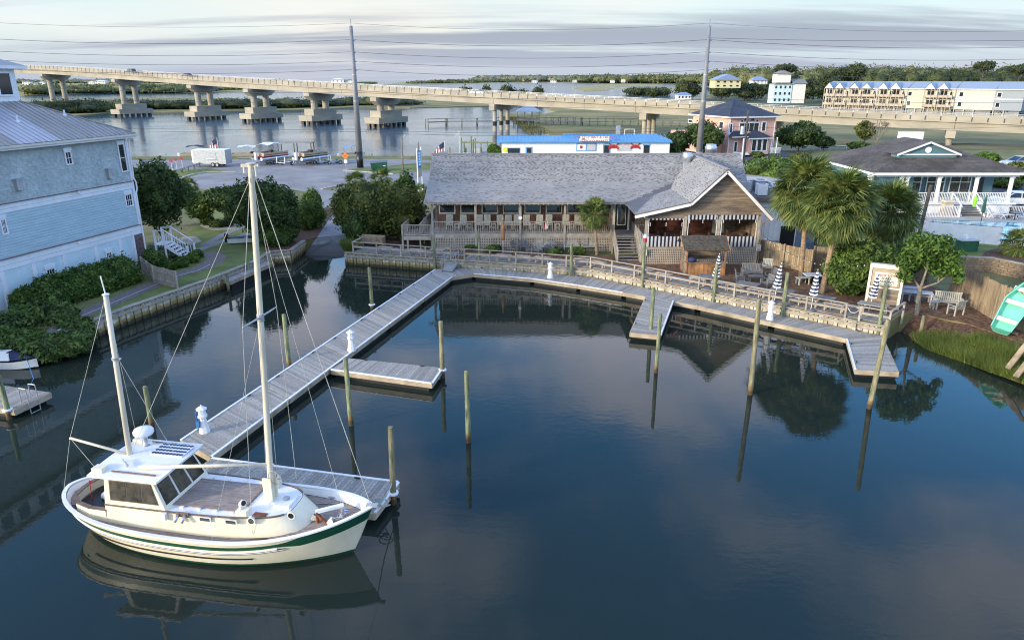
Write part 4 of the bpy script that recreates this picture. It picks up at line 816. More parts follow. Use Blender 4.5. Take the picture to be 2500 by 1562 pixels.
for (x0, x1, z0, z1) in ops:
    for xx in (x0 + .06, x1 - .06): BW('blind_cord_pipe', 'white', (xx - .02, WY - .1, z0 - .1), (xx + .02, WY - .06, z1))
    BW('screen', 'glassb', (x0, WY + .01, z0), (x1, WY + .02, z1)) if False else None
    n = round((x1 - x0) / .15)
    for i in range(n):
        w = (x1 - x0) / n; xa = x0 + i * w
        BW('awning_stripe', 'awn_w' if i % 2 == 0 else 'awn_b', (xa, WY - .1, 2.58), (xa + w * 1.0, WY - .07, 3.40))
        if z1 > 5: BW('valance_stripe', 'awn_w' if i % 2 == 0 else 'awn_b', (xa, WY - .1, 4.72), (xa + w, WY - .07, 5.08))
        else: BW('valance_stripe', 'awn_w' if i % 2 == 0 else 'awn_b', (xa, WY - .1, 4.70), (xa + w, WY - .07, 4.80))
    for k in (.06, .5, .94): BW('blind_strap', 'white', (x0 + (x1 - x0) * k - .02, WY - .12, z1 - .6), (x0 + (x1 - x0) * k + .02, WY - .105, z1 - .3))
    mb = MB(); zA, zB = 1.12, 2.4; nx = int((x1 - x0) / .14)
    for i in range(nx + 1): mb.box((x0 + (x1 - x0) * i / nx, WY, (zA + zB) / 2), (.062, .012, zB - zA))
    for j in range(10): mb.box(((x0 + x1) / 2, WY - .014, zA + (zB - zA) * j / 9), (x1 - x0, .012, .062))
    mb.build('lattice_panel', 'lattice', T, world=True)
BW('wing_rim_beam', 'rail', (10.4, WY - .03, 2.36), (19.3, WY + .06, 2.58))
BW('wing_floor', 'siding', (10.4, WY + .08, 2.4), (19.3, 62, 2.48)); BW('dining_wall', 'redin', (10.5, 60.4, 2.48), (17.2, 60.5, 5.2)); BW('dining_wall', 'cream', (17.2, 60.4, 2.48), (18.2, 60.5, 5.2)); BW('dining_wall', 'siding', (18.2, 60.4, 2.48), (19.3, 60.5, 5.2))
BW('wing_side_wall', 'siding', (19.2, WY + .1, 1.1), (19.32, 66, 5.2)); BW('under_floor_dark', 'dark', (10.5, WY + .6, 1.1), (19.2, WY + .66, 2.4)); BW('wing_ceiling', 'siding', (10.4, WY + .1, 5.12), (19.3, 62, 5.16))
BW('wing_side_beam', 'cream', (10.36, WY, 4.75), (10.48, 61, 5.05)); BW('wing_side_wall', 'galv', (10.36, WY + .1, 1.1), (10.44, 61, 3.4))
for i in range(5): BW('side_screen', 'glassb', (10.38, 55.0 + i * 1.2, 3.45), (10.42, 56.0 + i * 1.2, 4.72))
def dtable(x, y, lb):
    t = thing('dining_table', lb, 'table', (x, y, 2.48)); MB().b2((-.5, -.4, .72), (.5, .4, .76)).build('table_top', 'brownw', t); MB().cyl((0, 0, 0), (0, 0, .72), .04).cyl((0, 0, 0), (0, 0, .03), .25).build('leg', 'blkpaint', t)
    for s in (-1, 1): MB().b2((s * .75 - .2, -.2, .42), (s * .75 + .2, .2, .46)).b2((s * .93 - .02, -.2, .46), (s * .93 + .02, .2, .95)).build('chair_seat', 'teakd', t)
    return t
for i, (x, y) in enumerate(((11.3, 56.0), (12.7, 56.6), (14.8, 56.0), (17.3, 56.0), (18.4, 57.0))): dtable(x, y, ['dark dining table behind the left opening of the gable wing, nearest the stairs', 'dark dining table deeper inside the left opening of the gable wing', 'dark dining table behind the middle opening of the gable wing', 'dark dining table behind the right opening of the gable wing', 'dark dining table by the right wall inside the gable wing'][i])
mb = MB(); mb.tube([(19.98, GY + .1, 4.85), (19.6, 54.5, 4.55), (19.4, 54.6, 4.4), (19.4, 54.6, 1.2)], .045); mb.build('downspout', 'teakd', T, world=True)
K = thing('kitchen_annex', 'white flat-roofed kitchen annex right of the restaurant gable', 'annex', (22.2, 62, 1.1))
BW('wall', 'white', (19.6, 59.3, 1.1), (24.0, 69, 5.45), t=K); BW('roof', 'shingleD', (19.3, 58.9, 5.55), (24.3, 69.3, 5.80), t=K); BW('roof_fascia', 'teakd', (19.3, 58.82, 5.42), (24.3, 58.9, 5.80), t=K); BW('trim_board', 'canvas', (19.6, 59.2, 4.9), (24.0, 59.3, 5.42), t=K)
for i in range(11): BW('panel_rib', 'white', (19.7 + i * .4, 59.27, 1.1), (19.73 + i * .4, 59.30, 4.9), t=K)
BW('door', 'blkpaint', (22.7, 59.24, 1.1), (23.9, 59.29, 3.3), t=K); BW('handrail', 'rail', (20.2, 57.6, 2.3), (22, 57.7, 2.38), t=K); BW('step', 'rail', (20.2, 57.6, 1.7), (22.4, 59.2, 1.8), t=K)
for x in (20.3, 21.9): BW('post', 'rail', (x - .06, 57.6, 1.1), (x + .06, 57.7, 2.35), t=K)
def fan(loc, lb, s=1.0):
    t = thing('exhaust_fan', lb, 'exhaust fan', loc); MB().b2((-.28 * s, -.28 * s, -.9), (.28 * s, .28 * s, .55)).build('duct', 'galv', t)
    MB().lathe((0, 0, .55), [(.3 * s, 0), (.38 * s, .05), (.36 * s, .2), (.42 * s, .25), (.42 * s, .62), (.36 * s, .70), (.36 * s, .82), (.33 * s, .84)], 18).build('cowl', 'steel', t, True); return t
fan((15.36, 63.6, 7.55), 'metal exhaust fan on a tall duct in the valley of the restaurant roof'); fan((18.2, 66.6, 8.0), 'larger metal exhaust fan standing behind the restaurant ridge', 1.25)
def acunit(x, y, lb, w=.85, h=.8, m='acg', oval=False, z=5.80):
    t = thing('ac_unit', lb, 'air conditioner', (x, y, z), 0, 'air conditioners on the annex roof'); MB().b2((-w / 2, -w / 2, .05), (w / 2, w / 2, h - .06)).build('casing', m, t)
    mb = MB();
    for i in range(9): mb.box((-w / 2 + w * (i + .5) / 9, -w / 2 - .01, h / 2), (.02, .02, h * .7))
    mb.build('grille', 'white' if m == 'white' else 'galv', t); MB().b2((-w / 2 - .02, -w / 2 - .02, h - .06), (w / 2 + .02, w / 2 + .02, h)).build('lid', 'white' if m != 'acg' else 'acg', t)
    MB().lathe((0, 0, h), [(w * .4, 0), (w * .4, .03), (w * .1, .05)], 12).build('fan_guard', 'polem', t)
    if oval: mb = MB(); mb.lathe((0, 0, 0), [(.16, 0), (.16, .012)], 16); o = mb.build('badge', 'red', t); o.location = (0.05, -w / 2 - .02, h * .5); o.rotation_euler = (R(90), 0, 0); o.scale = (1, .55, 1)
acunit(20.9, 59.9, 'white air conditioner nearest the front edge of the annex roof', .8, .95, 'white'); acunit(22.0, 60.0, 'grey air conditioner with a red oval badge on the annex roof', .8, .62, 'acg', True)
acunit(20.2, 62.2, 'grey air conditioner closest to the gable wing on the annex roof', .9, .85); acunit(21.6, 62.4, 'dark grey air conditioner in the middle of the annex roof', .95, .95, 'polem'); acunit(22.9, 62.0, 'low white air conditioner behind the one with the red badge', .8, .6, 'white'); acunit(20.4, 65, 'farthest grey air conditioner on the annex roof', .9, .9)
B = thing('bar_hut', 'small outdoor bar hut of orange-stained wood with a weathered shingled roof', 'bar', (14.3, 51.8, 1.13))
for x in (12.95, 15.8):
    for y in (51.3, 52.9): BW('post', 'brownwood', (x - .05, y - .05, 1.1), (x + .05, y + .05, 3.1), t=B)
for i in range(9): BW('front_board', 'brownwood', (13.0 + i * .31, 51.32, 1.2), (13.3 + i * .31, 51.36, 2.12), t=B)
BW('counter', 'siding', (12.85, 51.1, 2.14), (15.95, 51.55, 2.2), t=B); BW('side_panel', 'siding', (12.93, 51.35, 1.15), (12.97, 52.9, 2.9), t=B); BW('back_panel', 'siding', (13, 52.85, 2.0), (15.8, 52.9, 3.0), t=B); BW('shelf', 'brownwood', (13, 52.5, 2.3), (15.8, 52.8, 2.34), t=B)
BW('top_beam', 'brownwood', (12.9, 51.26, 1.12), (15.9, 51.33, 1.25), t=B); BW('top_beam', 'brownwood', (12.9, 51.26, 3.0), (15.9, 51.34, 3.14), t=B)
mb = MB(); mb.add([(12.6, 50.95, 3.12), (16.0, 50.95, 3.12), (16.0, 52.3, 3.95), (12.6, 52.3, 3.95), (12.6, 53.4, 3.25), (16.0, 53.4, 3.25)], [(0, 1, 2, 3), (3, 2, 5, 4)]); mb.build('roof', 'shingleD', B, world=True)
mb = MB(); vv = Vector((0, 1.35, .83)); tabs(mb, (12.6, 50.95, 3.13), (1, 0, 0), vv, 3.4, vv.length, .16, .15, .03); mb.build('roof_shingle', M['barkd'], B, world=True)['kind'] = 'stuff'
mb = MB(); mb.beam((12.6, 50.93, 3.1), (12.6, 52.3, 3.92), .05, .12); mb.beam((16.0, 50.93, 3.1), (16.0, 52.3, 3.92), .05, .12); mb.build('rake_board', 'brownwood', B, world=True)
mb = MB(); mb.lathe((13.35, 51.3, 2.2), [(.25, 0), (.34, .12), (.28, .3), (.1, .36)], 10); tag(mb.build('covered_grill', 'navy', None, True), 'black tarp-covered bundle on the left of the bar hut counter', 'tarp')
def picketfence(lb, P, h0, h1, z0, m='fence', bw=.14, thick=.025, posts=2.4, rails=(.3, 1.2), jag=.03, name='wooden_fence', back=-1):
    t = thing(name, lb, 'fence', (P[0][0], P[0][1], z0)); o = Vector((P[0][0], P[0][1], 0)); tot = sum((Vector(b) - Vector(a)).length for a, b in zip(P[:-1], P[1:])); acc = 0
    for a, b in zip(P[:-1], P[1:]):
        a = Vector((*a, 0)) - o; b = Vector((*b, 0)) - o; d = b - a; Ln = d.length; d.normalize(); ang = math.atan2(d.y, d.x); nr = Vector((d.y, -d.x, 0)) * back
        n = int(Ln / (bw + .004))
        for i in range(n):
            s = (i + .5) / n; h = h0 + (h1 - h0) * ((acc + s * Ln) / tot) + random.uniform(-jag, jag); piece('fence_board', m, t, a + d * (s * Ln) + nr * random.uniform(-.006, .006) + Vector((0, 0, h / 2)), (bw * .96, thick, h), ang, 0, random.uniform(-.012, .012))
        for r_ in rails:
            hh0 = h0 + (h1 - h0) * (acc / tot); piece('fence_rail', m, t, (a + b) / 2 - nr * .05 + Vector((0, 0, r_)), (Ln, .05, .09), ang)
        k = max(1, round(Ln / posts))
        for i in range(k + 1): hp = h0 + (h1 - h0) * ((acc + i / k * Ln) / tot); piece('fence_post', m, t, a + d * (i / k * Ln) - nr * .06 + Vector((0, 0, hp / 2 + .03)), (.11, .11, hp + .06), ang)
        acc += Ln
    return t
picketfence('vertical board fence between the restaurant wing and the palm trunks', [(19.6, 55.5), (22.6, 52.1)], 1.85, 1.75, 1.13)
picketfence('low board fence behind the dark yard shrubs', [(23.3, 53.6), (27.5, 52.5), (29.9, 49.2)], 1.7, 1.8, 1.13)
picketfence('tall timber fence stained dark along its top at the right edge', [(29.95, 46.8), (29.28, 40.6), (30.6, 35.6)], 2.15, 2.35, 1.13, posts=1.9, rails=(.35, 1.1, 1.8), back=1)
picketfence('short picket fence with a gate beside the left hedge', [(-26.95, 49.9), (-25.2, 48.85), (-23.9, 49.35)] if False else [tuple(G(352, 668, 1.13)[:2]), tuple(G(380, 690, 1.13)[:2]), tuple(G(436, 705, 1.13)[:2])], 1.25, 1.25, 1.13, m='rail', bw=.075, posts=1.4, rails=(.35, .95), jag=.02, name='picket_fence')
for o_ in bpy.data.objects:
    pass
Pz = 2.5
P = thing('pool_bungalow', 'teal-sided pool clubhouse with a brown hipped roof and a white railed porch', 'bungalow', (42, 72, Pz))
PB = lambda name, m, lo, hi: BW(name, m, lo, hi, t=P)
x0, x1, yf, ywall, yb = 35.0, 49.6, 69.6, 73.0, 81.6
PFz = 3.55; EZ = 6.42
PB('wall', 'tealw', (x0 + .5, ywall + .05, Pz), (x1 - .6, yb - .5, EZ)); PB('wall', 'tealw', (x0 + .5, yf + .5, Pz), (x0 + 4.2, ywall + .1, EZ))
for i in range(20):
    z = PFz - .6 + i * .175; PW('siding_board', 'tealw', (x0 + 2.35, yf + .49, z), (3.7, .03, .17), 0, -.06, 0, t=P); PW('siding_board', 'tealw', (x0 + .49, yf + 6.2, z), (.03, 11, .17), 0, 0, .06, t=P)
for i in range(20): PW('siding_board', 'tealw', (x0 + 9.2, ywall + .04, PFz - .1 + i * .155), (9.6, .03, .15), 0, -.06, 0, t=P)
PB('porch_floor', 'white', (x0 + .3, yf, PFz - .18), (x1 - .2, ywall, PFz)); PB('porch_skirt', 'white', (x0 + .4, yf + .3, Pz), (x1 - .4, yf + .35, PFz - .15))
CXs = [x0 + .55, x0 + 4.35, x0 + 5.3, 44.0 - .9, 47.0 - 1.4 + .0, x1 - .5]
CXs = [D(x, 440, yf)[0] for x in (2125, 2203, 2217, 2296, 2388, 2473)]
for x in CXs:
    PB('porch_column', 'white', (x - .13, yf + .02, PFz - .2), (x + .13, yf + .28, EZ - .05)); PB('column_capital', 'white', (x - .2, yf - .04, EZ - .45), (x + .2, yf + .34, EZ - .12)); PB('column_foot', 'white', (x - .18, yf - .02, PFz), (x + .18, yf + .32, PFz + .2))
PB('fascia', 'white', (x0 - .3, yf - .62, EZ - .14), (x1 + .35, yf - .5, EZ + .10)); PB('soffit', 'white', (x0 - .3, yf - .5, EZ - .12), (x1 + .3, ywall, EZ - .06)); PB('fascia', 'white', (x0 - .38, yf - .5, EZ - .14), (x0 - .28, yb + .5, EZ + .08)); PB('porch_beam', 'white', (x0 + .4, yf + .05, EZ - .36), (x1 - .4, yf + .25, EZ - .1))
fx0, fx1, fy0, fy1 = x0 - .35, x1 + .35, yf - .6, yb + .6; ry0, ry1, rx_, rz_ = 74.4, 79.0, 42.3, 9.1
mb = MB(); V = [(fx0, fy0, EZ + .08), (fx1, fy0, EZ + .08), (fx1, fy1, EZ + .08), (fx0, fy1, EZ + .08), (rx_, ry0, rz_), (rx_, ry1, rz_)]
mb.add(V, [(0, 1, 4), (1, 2, 5, 4), (2, 3, 5), (3, 0, 4, 5)]); mb.build('roof', 'brownsh', P, world=True)
mb = MB(); A, Bv, Cc, Dd, E_, F_ = [Vector(v) for v in V]
vf = Vector((0, ry0 - fy0, rz_ - EZ - .08)); hw_ = (fx1 - fx0) / 2
tabs(mb, A + Vector((0, 0, .01)), (1, 0, 0), vf, fx1 - fx0, vf.length, .5, .22, .03, inside=lambda u, v: (u > (rx_ - fx0) * v / vf.length) and (u < (fx1 - fx0) - (fx1 - rx_) * v / vf.length))
vl = Vector((rx_ - fx0, 0, rz_ - EZ - .08)); L_ = fy1 - fy0
tabs(mb, Dd + Vector((0, 0, .01)), (0, -1, 0), vl, L_, vl.length, .5, .22, .03, inside=lambda u, v: (L_ - u) > (ry0 - fy0) * v / vl.length and u > (fy1 - ry1) * v / vl.length)
tag(mb.build('roof_shingle', 'brownsh', P, world=True), kind='stuff')
dy = 71.4; dx0, dx1, dxa, dz0, dz1 = 37.75, 44.05, 40.85, 8.02, 9.22
mb = MB(); mb.extr([(dx0 + .3, dy, dz0 - .35), (dx1 - .3, dy, dz0 - .35), (dx1 - .3, dy, dz0), (dxa, dy, dz1 - .12), (dx0 + .3, dy, dz0)], (0, 1.5, 0)); mb.build('dormer_wall', 'tealw', P, world=True)
mb = MB(); mb.add([(dx0, dy - .25, dz0), (dxa, dy - .25, dz1), (dx1, dy - .25, dz0), (dx0, 74.4, dz0), (dxa, 75.2, dz1), (dx1, 74.4, dz0)], [(0, 1, 4, 3), (1, 2, 5, 4)]); mb.build('dormer_roof', 'brownsh', P, world=True)
for (a, b) in (((dx0, dz0), (dxa, dz1)), ((dxa, dz1), (dx1, dz0))): mb = MB(); mb.beam((a[0], dy - .28, a[1] - .05), (b[0], dy - .28, b[1] - .05), .06, .17); mb.build('rake_board', 'white', P, world=True)
PB('dormer_sill', 'white', (dx0 + .2, dy - .1, dz0 - .08), (dx1 - .2, dy, dz0 + .04))
mb = MB(); mb.cyl((dxa, dy - .08, dz0 + .42), (dxa, dy, dz0 + .42), .3, .3, 20); mb.build('round_vent', 'white', P, world=True)
for xx, w in ((40.6, 1.9), (43.1, 1.7), (45.6, 2.0), (38.9 + .4, .7)): window(P, Vector((xx, ywall - .02, PFz + 1.55)) - P.location, w, 2.0, 0, frame='white', grid=(2, 2), fw=.1, bar=.06)
PB('door', 'blkpaint', (47.0, ywall - .03, PFz), (48.0, ywall, PFz + 2.1))
def balrow(t, m, a, b, z, h=.95, sp=.16, name='baluster', t_=.035, ends=True):
    a, b = Vector(a), Vector(b); d = b - a; n = max(2, round(d.length / sp)); ang = math.atan2(d.y, d.x); o = t.location
    for i in range(1, n): c = a.lerp(b, i / n); piece(name, m, t, Vector((c.x, c.y, z + h / 2)) - o, (t_, t_, h))
    for zz in (z + .08, z + h): c = (a + b) / 2; piece('rail_bar', m, t, Vector((c.x, c.y, zz)) - o, (d.length, .06, .06), ang)
    if ends:
        for c in (a, b): piece('rail_post', m, t, Vector((c.x, c.y, z + h / 2 + .04)) - o, (.12, .12, h + .1))
sx0, sx1 = D(2333, 500, 68.9)[0] - .0, D(2375, 500, 68.9)[0]
balrow(P, 'white', (CXs[2], yf + .1), (CXs[3] - .1, yf + .1), PFz); balrow(P, 'white', (CXs[3] + .1, yf + .1), (sx0, yf + .1), PFz); balrow(P, 'white', (sx0, yf + .1), (sx1, yf + .1), PFz); balrow(P, 'white', (sx1, yf + .1), (CXs[4] - .1, yf + .1), PFz); balrow(P, 'white', (CXs[4] + .1, yf + .1), (CXs[5], yf + .1), PFz)
for i in range(6): PW('porch_step', 'walk', ((sx0 + sx1) / 2 + .3, yf - .15 - i * .3, PFz - .17 * (i + 1)), (sx1 - sx0 + .6, .32, .05), t=P); PW('step_riser', 'walk', ((sx0 + sx1) / 2 + .3, yf - .02 - i * .3, PFz - .17 * (i + 1) - .08), (sx1 - sx0 + .6, .03, .16), t=P)
for x in (sx0, sx1 + .6): mb = MB(); mb.beam((x, yf, PFz + .95), (x, yf - 1.9, Pz + .9), .07, .08); mb.beam((x, yf, PFz - .1), (x, yf - 1.9, Pz + .05), .06, .24); mb.build('stair_rail', 'white', P, world=True)
mb = MB(); mb.cyl((41.6, 78.5, 8.0), (41.6, 78.5, 9.7), .05);
PF_ = thing('pool_fence', 'white picket railing in front of the clubhouse porch', 'fence', (40, 69, Pz))
balrow(PF_, 'white', D(2228, 500, 67.6).xy.to_tuple(), (sx0 - .3, 67.6), Pz, 1.05, .15); balrow(PF_, 'white', (sx1 + .8, 67.6), (49.0, 67.5), Pz, 1.05, .15); balrow(PF_, 'white', (49.0, 67.5), (53.5, 67.0), Pz, 1.05, .15)
fa, fb, fc, fd = Vector((36.2, 61.6)), Vector((41.1, 59.0)), Vector((44.5, 57.7)), Vector((50.0, 56.5))
fa = G(2262, 582, 2.2).xy; fb = G(2437, 598, 2.2).xy; fc = fb + (fb - fa).normalized() * 6
PG_ = thing('pool_screen_fence', 'picket fence hung with a white canvas screen along the near side of the pool', 'fence', (fa.x, fa.y, 2.2))
balrow(PG_, 'white', (fb.x, fb.y), (fc.x, fc.y), 2.2, 1.45, .14)
o = PG_.location
mb = MB(); nseg = 14
for i in range(nseg + 1):
    p = fa.lerp(fb, i / nseg); w = .05 * math.sin(i * 1.9); mb.v += [(p.x + w, p.y - .1 + w, 2.2 + .12 + .05 * math.sin(i * 1.3)), (p.x, p.y - .1, 2.2 + 1.42 + .03 * math.cos(i * 2.1))]
for i in range(nseg): mb.f.append((2 * i, 2 * i + 2, 2 * i + 3, 2 * i + 1)); mb.m.append(0)
for i in range(nseg + 1): mb.v.append(tuple(Vector(mb.v[2 * i]) + Vector((0, .02, 0))))
mb.build('canvas_screen', 'canvas', PG_, True, world=True)
for zz in (2.28, 3.66): mb = MB(); mb.beam((fa.x, fa.y - .1, zz), (fb.x, fb.y - .1, zz), .03, .03); mb.build('screen_cord', 'blkpaint', PG_, world=True)
mb = MB(); mb.beam((fa.x, fa.y, 2.26), (fc.x, fc.y, 2.26), .3, .12); mb.build('kerb', 'white', PG_, world=True)
piece('rail_post', 'white', PG_, (fb.x - o.x, fb.y - o.y, .8), (.12, .12, 1.6)); piece('rail_post', 'white', PG_, (0, 0, .8), (.12, .12, 1.6))
mb = MB(); mb.cyl(D(2240, 588, 60.5) + Vector((0, 0, -.3)), D(2273, 452, 60.5), .16, .14, 10); tag(mb.build('utility_post', 'barkd', None, True), 'bare leaning brown post in front of the pool clubhouse', 'post')
RWp = [tuple(v) for v in gp([(2290, 622), (2332, 626), (2423, 629), (2500, 645), (2560, 668)], 2.2)]
RWt = thing('retaining_wall', 'tan block retaining wall holding the pool terrace above the yard', 'retaining wall', (RWp[0][0], RWp[0][1], 1.1))
for a, b in zip(RWp[:-1], RWp[1:]):
    a, b = Vector(a), Vector(b); d = b - a; ang = math.atan2(d.y, d.x); n = max(2, round(d.length / .42)); nr = Vector((d.y, -d.x)).normalized()
    for r_ in range(6):
        for i in range(n):
            c = a.lerp(b, min(.99, (i + .5 + (.5 if r_ % 2 else 0)) / n)) + nr * (.12 + random.uniform(-.02, .02)); piece('block', 'block', RWt, Vector((c.x, c.y, 1.2 + r_ * .18)) - RWt.location, (d.length / n * .95, .24, .165), ang)
    c = (a + b) / 2 + nr * .1; piece('cap_stone', 'sand', RWt, Vector((c.x, c.y, 2.23)) - RWt.location, (d.length, .34, .07), ang)
hp0 = D(1775, 377, 138); bz = hp0.z; Q = thing('pink_house', 'two-storey salmon pink house with a dark pyramid roof and white trim', 'house', (hp0.x, 138, bz), math.atan2(.323, .946))
ez = D(1775, 288, 138).z - bz; fwid, dep = 10.2, 12.5
MB().b2((0, 0, 0), (fwid, dep, ez)).build('wall', 'pink', Q); ov = .75
MB().b2((-ov, -ov, ez - .05), (fwid + ov, dep + ov, ez + .2)).build('eave', 'white', Q)
mb = MB(); z0 = ez + .2; zr = D(1778, 245, 144).z - bz; mb.add([(-ov, -ov, z0), (fwid + ov, -ov, z0), (fwid + ov, dep + ov, z0), (-ov, dep + ov, z0), (fwid / 2 - .6, dep / 2 - .3, zr), (fwid / 2 + .6, dep / 2 + .3, zr)], [(0, 1, 5, 4), (1, 2, 5), (2, 3, 4, 5), (3, 0, 4)])
mb.build('roof', 'blackroof', Q)
qw = Wall((hp0.x, 138, 0), math.atan2(.323, .946))
def qwin(ax, ay, bx, by, grid=None, arch=False):
    u0, zt_ = qw.hit(ax, ay); u1, zb_ = qw.hit(bx, by); return window(Q, ((u0 + u1) / 2, -.01, (zt_ + zb_) / 2 - bz), abs(u1 - u0), abs(zt_ - zb_), 0, frame='white', grid=grid, fw=.16, bar=.08)
s_ = 8.643; qz = lambda x, y: (1640 + x / s_, 230 + y / s_)
for a, b, c_, d_, g_ in ((1210, 635, 1262, 815, None), (1440, 620, 1820, 790, (4, 1)), (1915, 600, 1965, 775, None)):
    qwin(*qz(a, b), *qz(c_, d_), grid=g_)
for x, y, r_ in ((1475, 585, .3), (1570, 560, .5), (1700, 565, .5), (1800, 575, .3)):
    u, z = qw.hit(*qz(x, y)); mb = MB(); pts = [(r_ * math.cos(a), -.06, r_ * math.sin(a)) for a in np.linspace(0, math.pi, 10)]; mb.extr(pts, (0, .07, 0)); w_ = mb.build('arched_window', 'glass', Q); w_.location = (u, 0, z - bz)
    mb = MB(); pp = [Vector((r_ * 1.12 * math.cos(a), -.05, r_ * 1.12 * math.sin(a))) for a in np.linspace(0, math.pi, 10)]; mb.tube(pp, .06, 5); w2 = mb.build('frame', 'white', w_)
mb = MB(); mb.b2((-.04, -.06, 0), (.12, .02, ez)).b2((fwid - .12, -.06, 0), (fwid + .04, .02, ez)); mb.build('corner_trim', 'white', Q)
MB().b2((3.3, -1.8, 0), (7.9, 0, 3.0)).build('bay', 'pink', Q); mb = MB(); mb.add([(2.9, -2.3, 3.0), (8.4, -2.3, 3.0), (8.4, 0, 3.0), (2.9, 0, 3.0), (5.6, 0, 4.5)], [(0, 1, 4), (1, 2, 4), (3, 0, 4), (3, 2, 1, 0)]); mb.build('bay_roof', 'blackroof', Q)
MB().b2((2.85, -2.35, 2.86), (8.45, -2.25, 3.02)).build('bay_fascia', 'white', Q)
for x in (4.5, 5.7, 6.9): window(Q, (x, -1.81, 1.7), .85, 2.0, 0, frame='white', grid=None, fw=.13)
mb = MB(); mb.add([(-.2, -1.4, 3.3), (3.6, -1.4, 3.3), (3.6, 0, 3.3), (-.2, 0, 3.3), (.9, 0, 4.3), (2.6, 0, 4.3)], [(0, 1, 5, 4), (1, 2, 5), (3, 0, 4), (3, 2, 1, 0)]); mb.build('porch_roof', 'blackroof', Q)
MB().b2((-.25, -1.45, 3.15), (3.65, -1.35, 3.32)).build('porch_fascia', 'white', Q)
d_ = MB().b2((1.2, -.06, .15), (2.2, 0, 2.4)).build('door', 'white', Q); MB().b2((1.45, -.09, .5), (1.95, -.06, 2.2)).build('pane', 'glass', d_)
for x in (8.6, 9.9): MB().cyl((x, -1.5, 0), (x, -1.5, 3.0), .13).build('porch_column', 'white', Q)
for i in range(4): piece('step', 'white', Q, (2.0, -1.2 - i * .35, .35 - i * .1), (2.6, .4, .1))
for i in range(10): piece('baluster', 'white', Q, (8.3 + i * .22, -2.2, .6), (.06, .06, 1.0))
piece('porch_rail', 'white', Q, (9.3, -2.2, 1.12), (2.4, .1, .08))
lw = Wall((hp0.x, 138, 0), math.atan2(.323, .946) + math.pi / 2)
for a, b, c_, d_ in ((360, 545, 430, 600), (1015, 590, 1080, 725), (945, 1000, 1010, 1095)):
    (u0, zt_), (u1, zb_) = lw.hit(*qz(a, b)), lw.hit(*qz(c_, d_)); window(Q, (-.01, (u0 + u1) / 2, (zt_ + zb_) / 2 - bz), abs(u1 - u0), abs(zt_ - zb_), -math.pi / 2, frame='white', grid=None, fw=.14)
MB().b2((-3.2, 2, 0), (0, dep + 3, 3.6)).build('side_wing', 'pink', Q)
sh0, sh1 = D(1216, 345, 124).x, D(1634, 345, 126).x
Sx = thing('bait_shop', 'long low white shop with a bright blue metal roof and a painted sign', 'shop', (sh0, 124, 1.2))
shl = sh1 - sh0; zt_ = D(1420, 348.5, 124).z - 1.2; zr_ = D(1420, 329, 128).z - 1.2
MB().b2((.6, 0, 0), (shl - .3, 9, zt_)).build('wall', 'white', Sx)
mb = MB(); mb.add([(-.2, -.5, zt_), (shl, -.5, zt_), (-.2, -.5, zt_ + .25), (shl, -.5, zt_ + .25), (-.2, 4, zr_ - .15), (shl * .38, 4, zr_ - .15), (shl * .38, 4, zr_ + .15), (shl - 2, 4, zr_ + .15), (shl, 1.0, zt_ + .4), (-.2, 9, zt_), (shl, 9, zt_)],
    [(0, 1, 3, 2), (2, 3, 8, 7, 6, 5, 4), (4, 5, 10, 9), (7, 8, 10), (0, 2, 4, 9)]); mb.build('roof', 'skyblue', Sx)
for i in range(46):
    x = i * shl / 46; mb = MB(); mb.beam((x, -.5, zt_ + .27), (x, 3.9, zr_ - .13 + (0.3 if x > shl * .38 else 0)), .05, .04); mb.build('roof_rib', 'skyblue', Sx)
sw = Wall((sh0, 124, 0), 0)
def sq(x, y): u, z = sw.hit(1200 + x / 5.261, 310 + y / 5.261); return u, z - 1.2
def srect(name, m, a, b, c_, d_, dpt=.08, t=None):
    (u0, z1), (u1, z0) = sq(a, b), sq(c_, d_); return MB().b2((u0, -dpt, z0), (u1, 0, z1)).build(name, m, t or Sx)
srect('window', 'glass', 208, 275, 362, 345); srect('window_trim', 'skyblue', 205, 268, 366, 276, .1)
w_ = srect('door_frame', 'skyblue', 437, 258, 524, 345, .06); srect('door', 'glass', 455, 272, 508, 345, .09)
srect('display_frame', 'skyblue', 1090, 210, 1345, 312, .06); srect('display_board', 'white', 1103, 222, 1208, 302, .09); srect('display_board', 'awn_w', 1226, 222, 1334, 302, .09); srect('tee_shirt', 'red', 1138, 242, 1168, 280, .11)
srect('door_frame', 'skyblue', 1433, 228, 1522, 345, .06); srect('door', 'glass', 1447, 240, 1508, 345, .09); srect('window', 'glass', 1955, 235, 2022, 345, .09); srect('window_trim', 'skyblue', 1945, 226, 2036, 237, .1)
u, z = sq(172, 293); MB().cyl((u, -.08, z), (u, 0, z), .45, .45, 8).build('yellow_notice', 'yellow', Sx)
def crab(cx, cy, s, fl):
    u, z = sq(cx, cy); mb = MB(); mb.extr([(u + s * math.cos(a), -.1, z + s * .55 * math.sin(a)) for a in np.linspace(0, 6.28, 13)[:-1]], (0, .06, 0))
    for k in range(3):
        for q in (-1, 1): mb.beam((u + q * s * .7, -.08, z - s * .2 * k), (u + q * s * 1.5, -.08, z - s * .3 * k - s * .2), .06, .12)
    for q in (-1, 1): mb.beam((u + q * s * .7, -.08, z + s * .3), (u + q * s * 1.4, -.08, z + s * .9), .06, .16); mb.beam((u + q * s * 1.4, -.08, z + s * .9), (u + q * s * 1.0, -.08, z + s * 1.2), .06, .2)
    mb.build('painted_crab', 'red', Sx)
crab(1568, 252, .62, 1); crab(1848, 250, .55, -1)
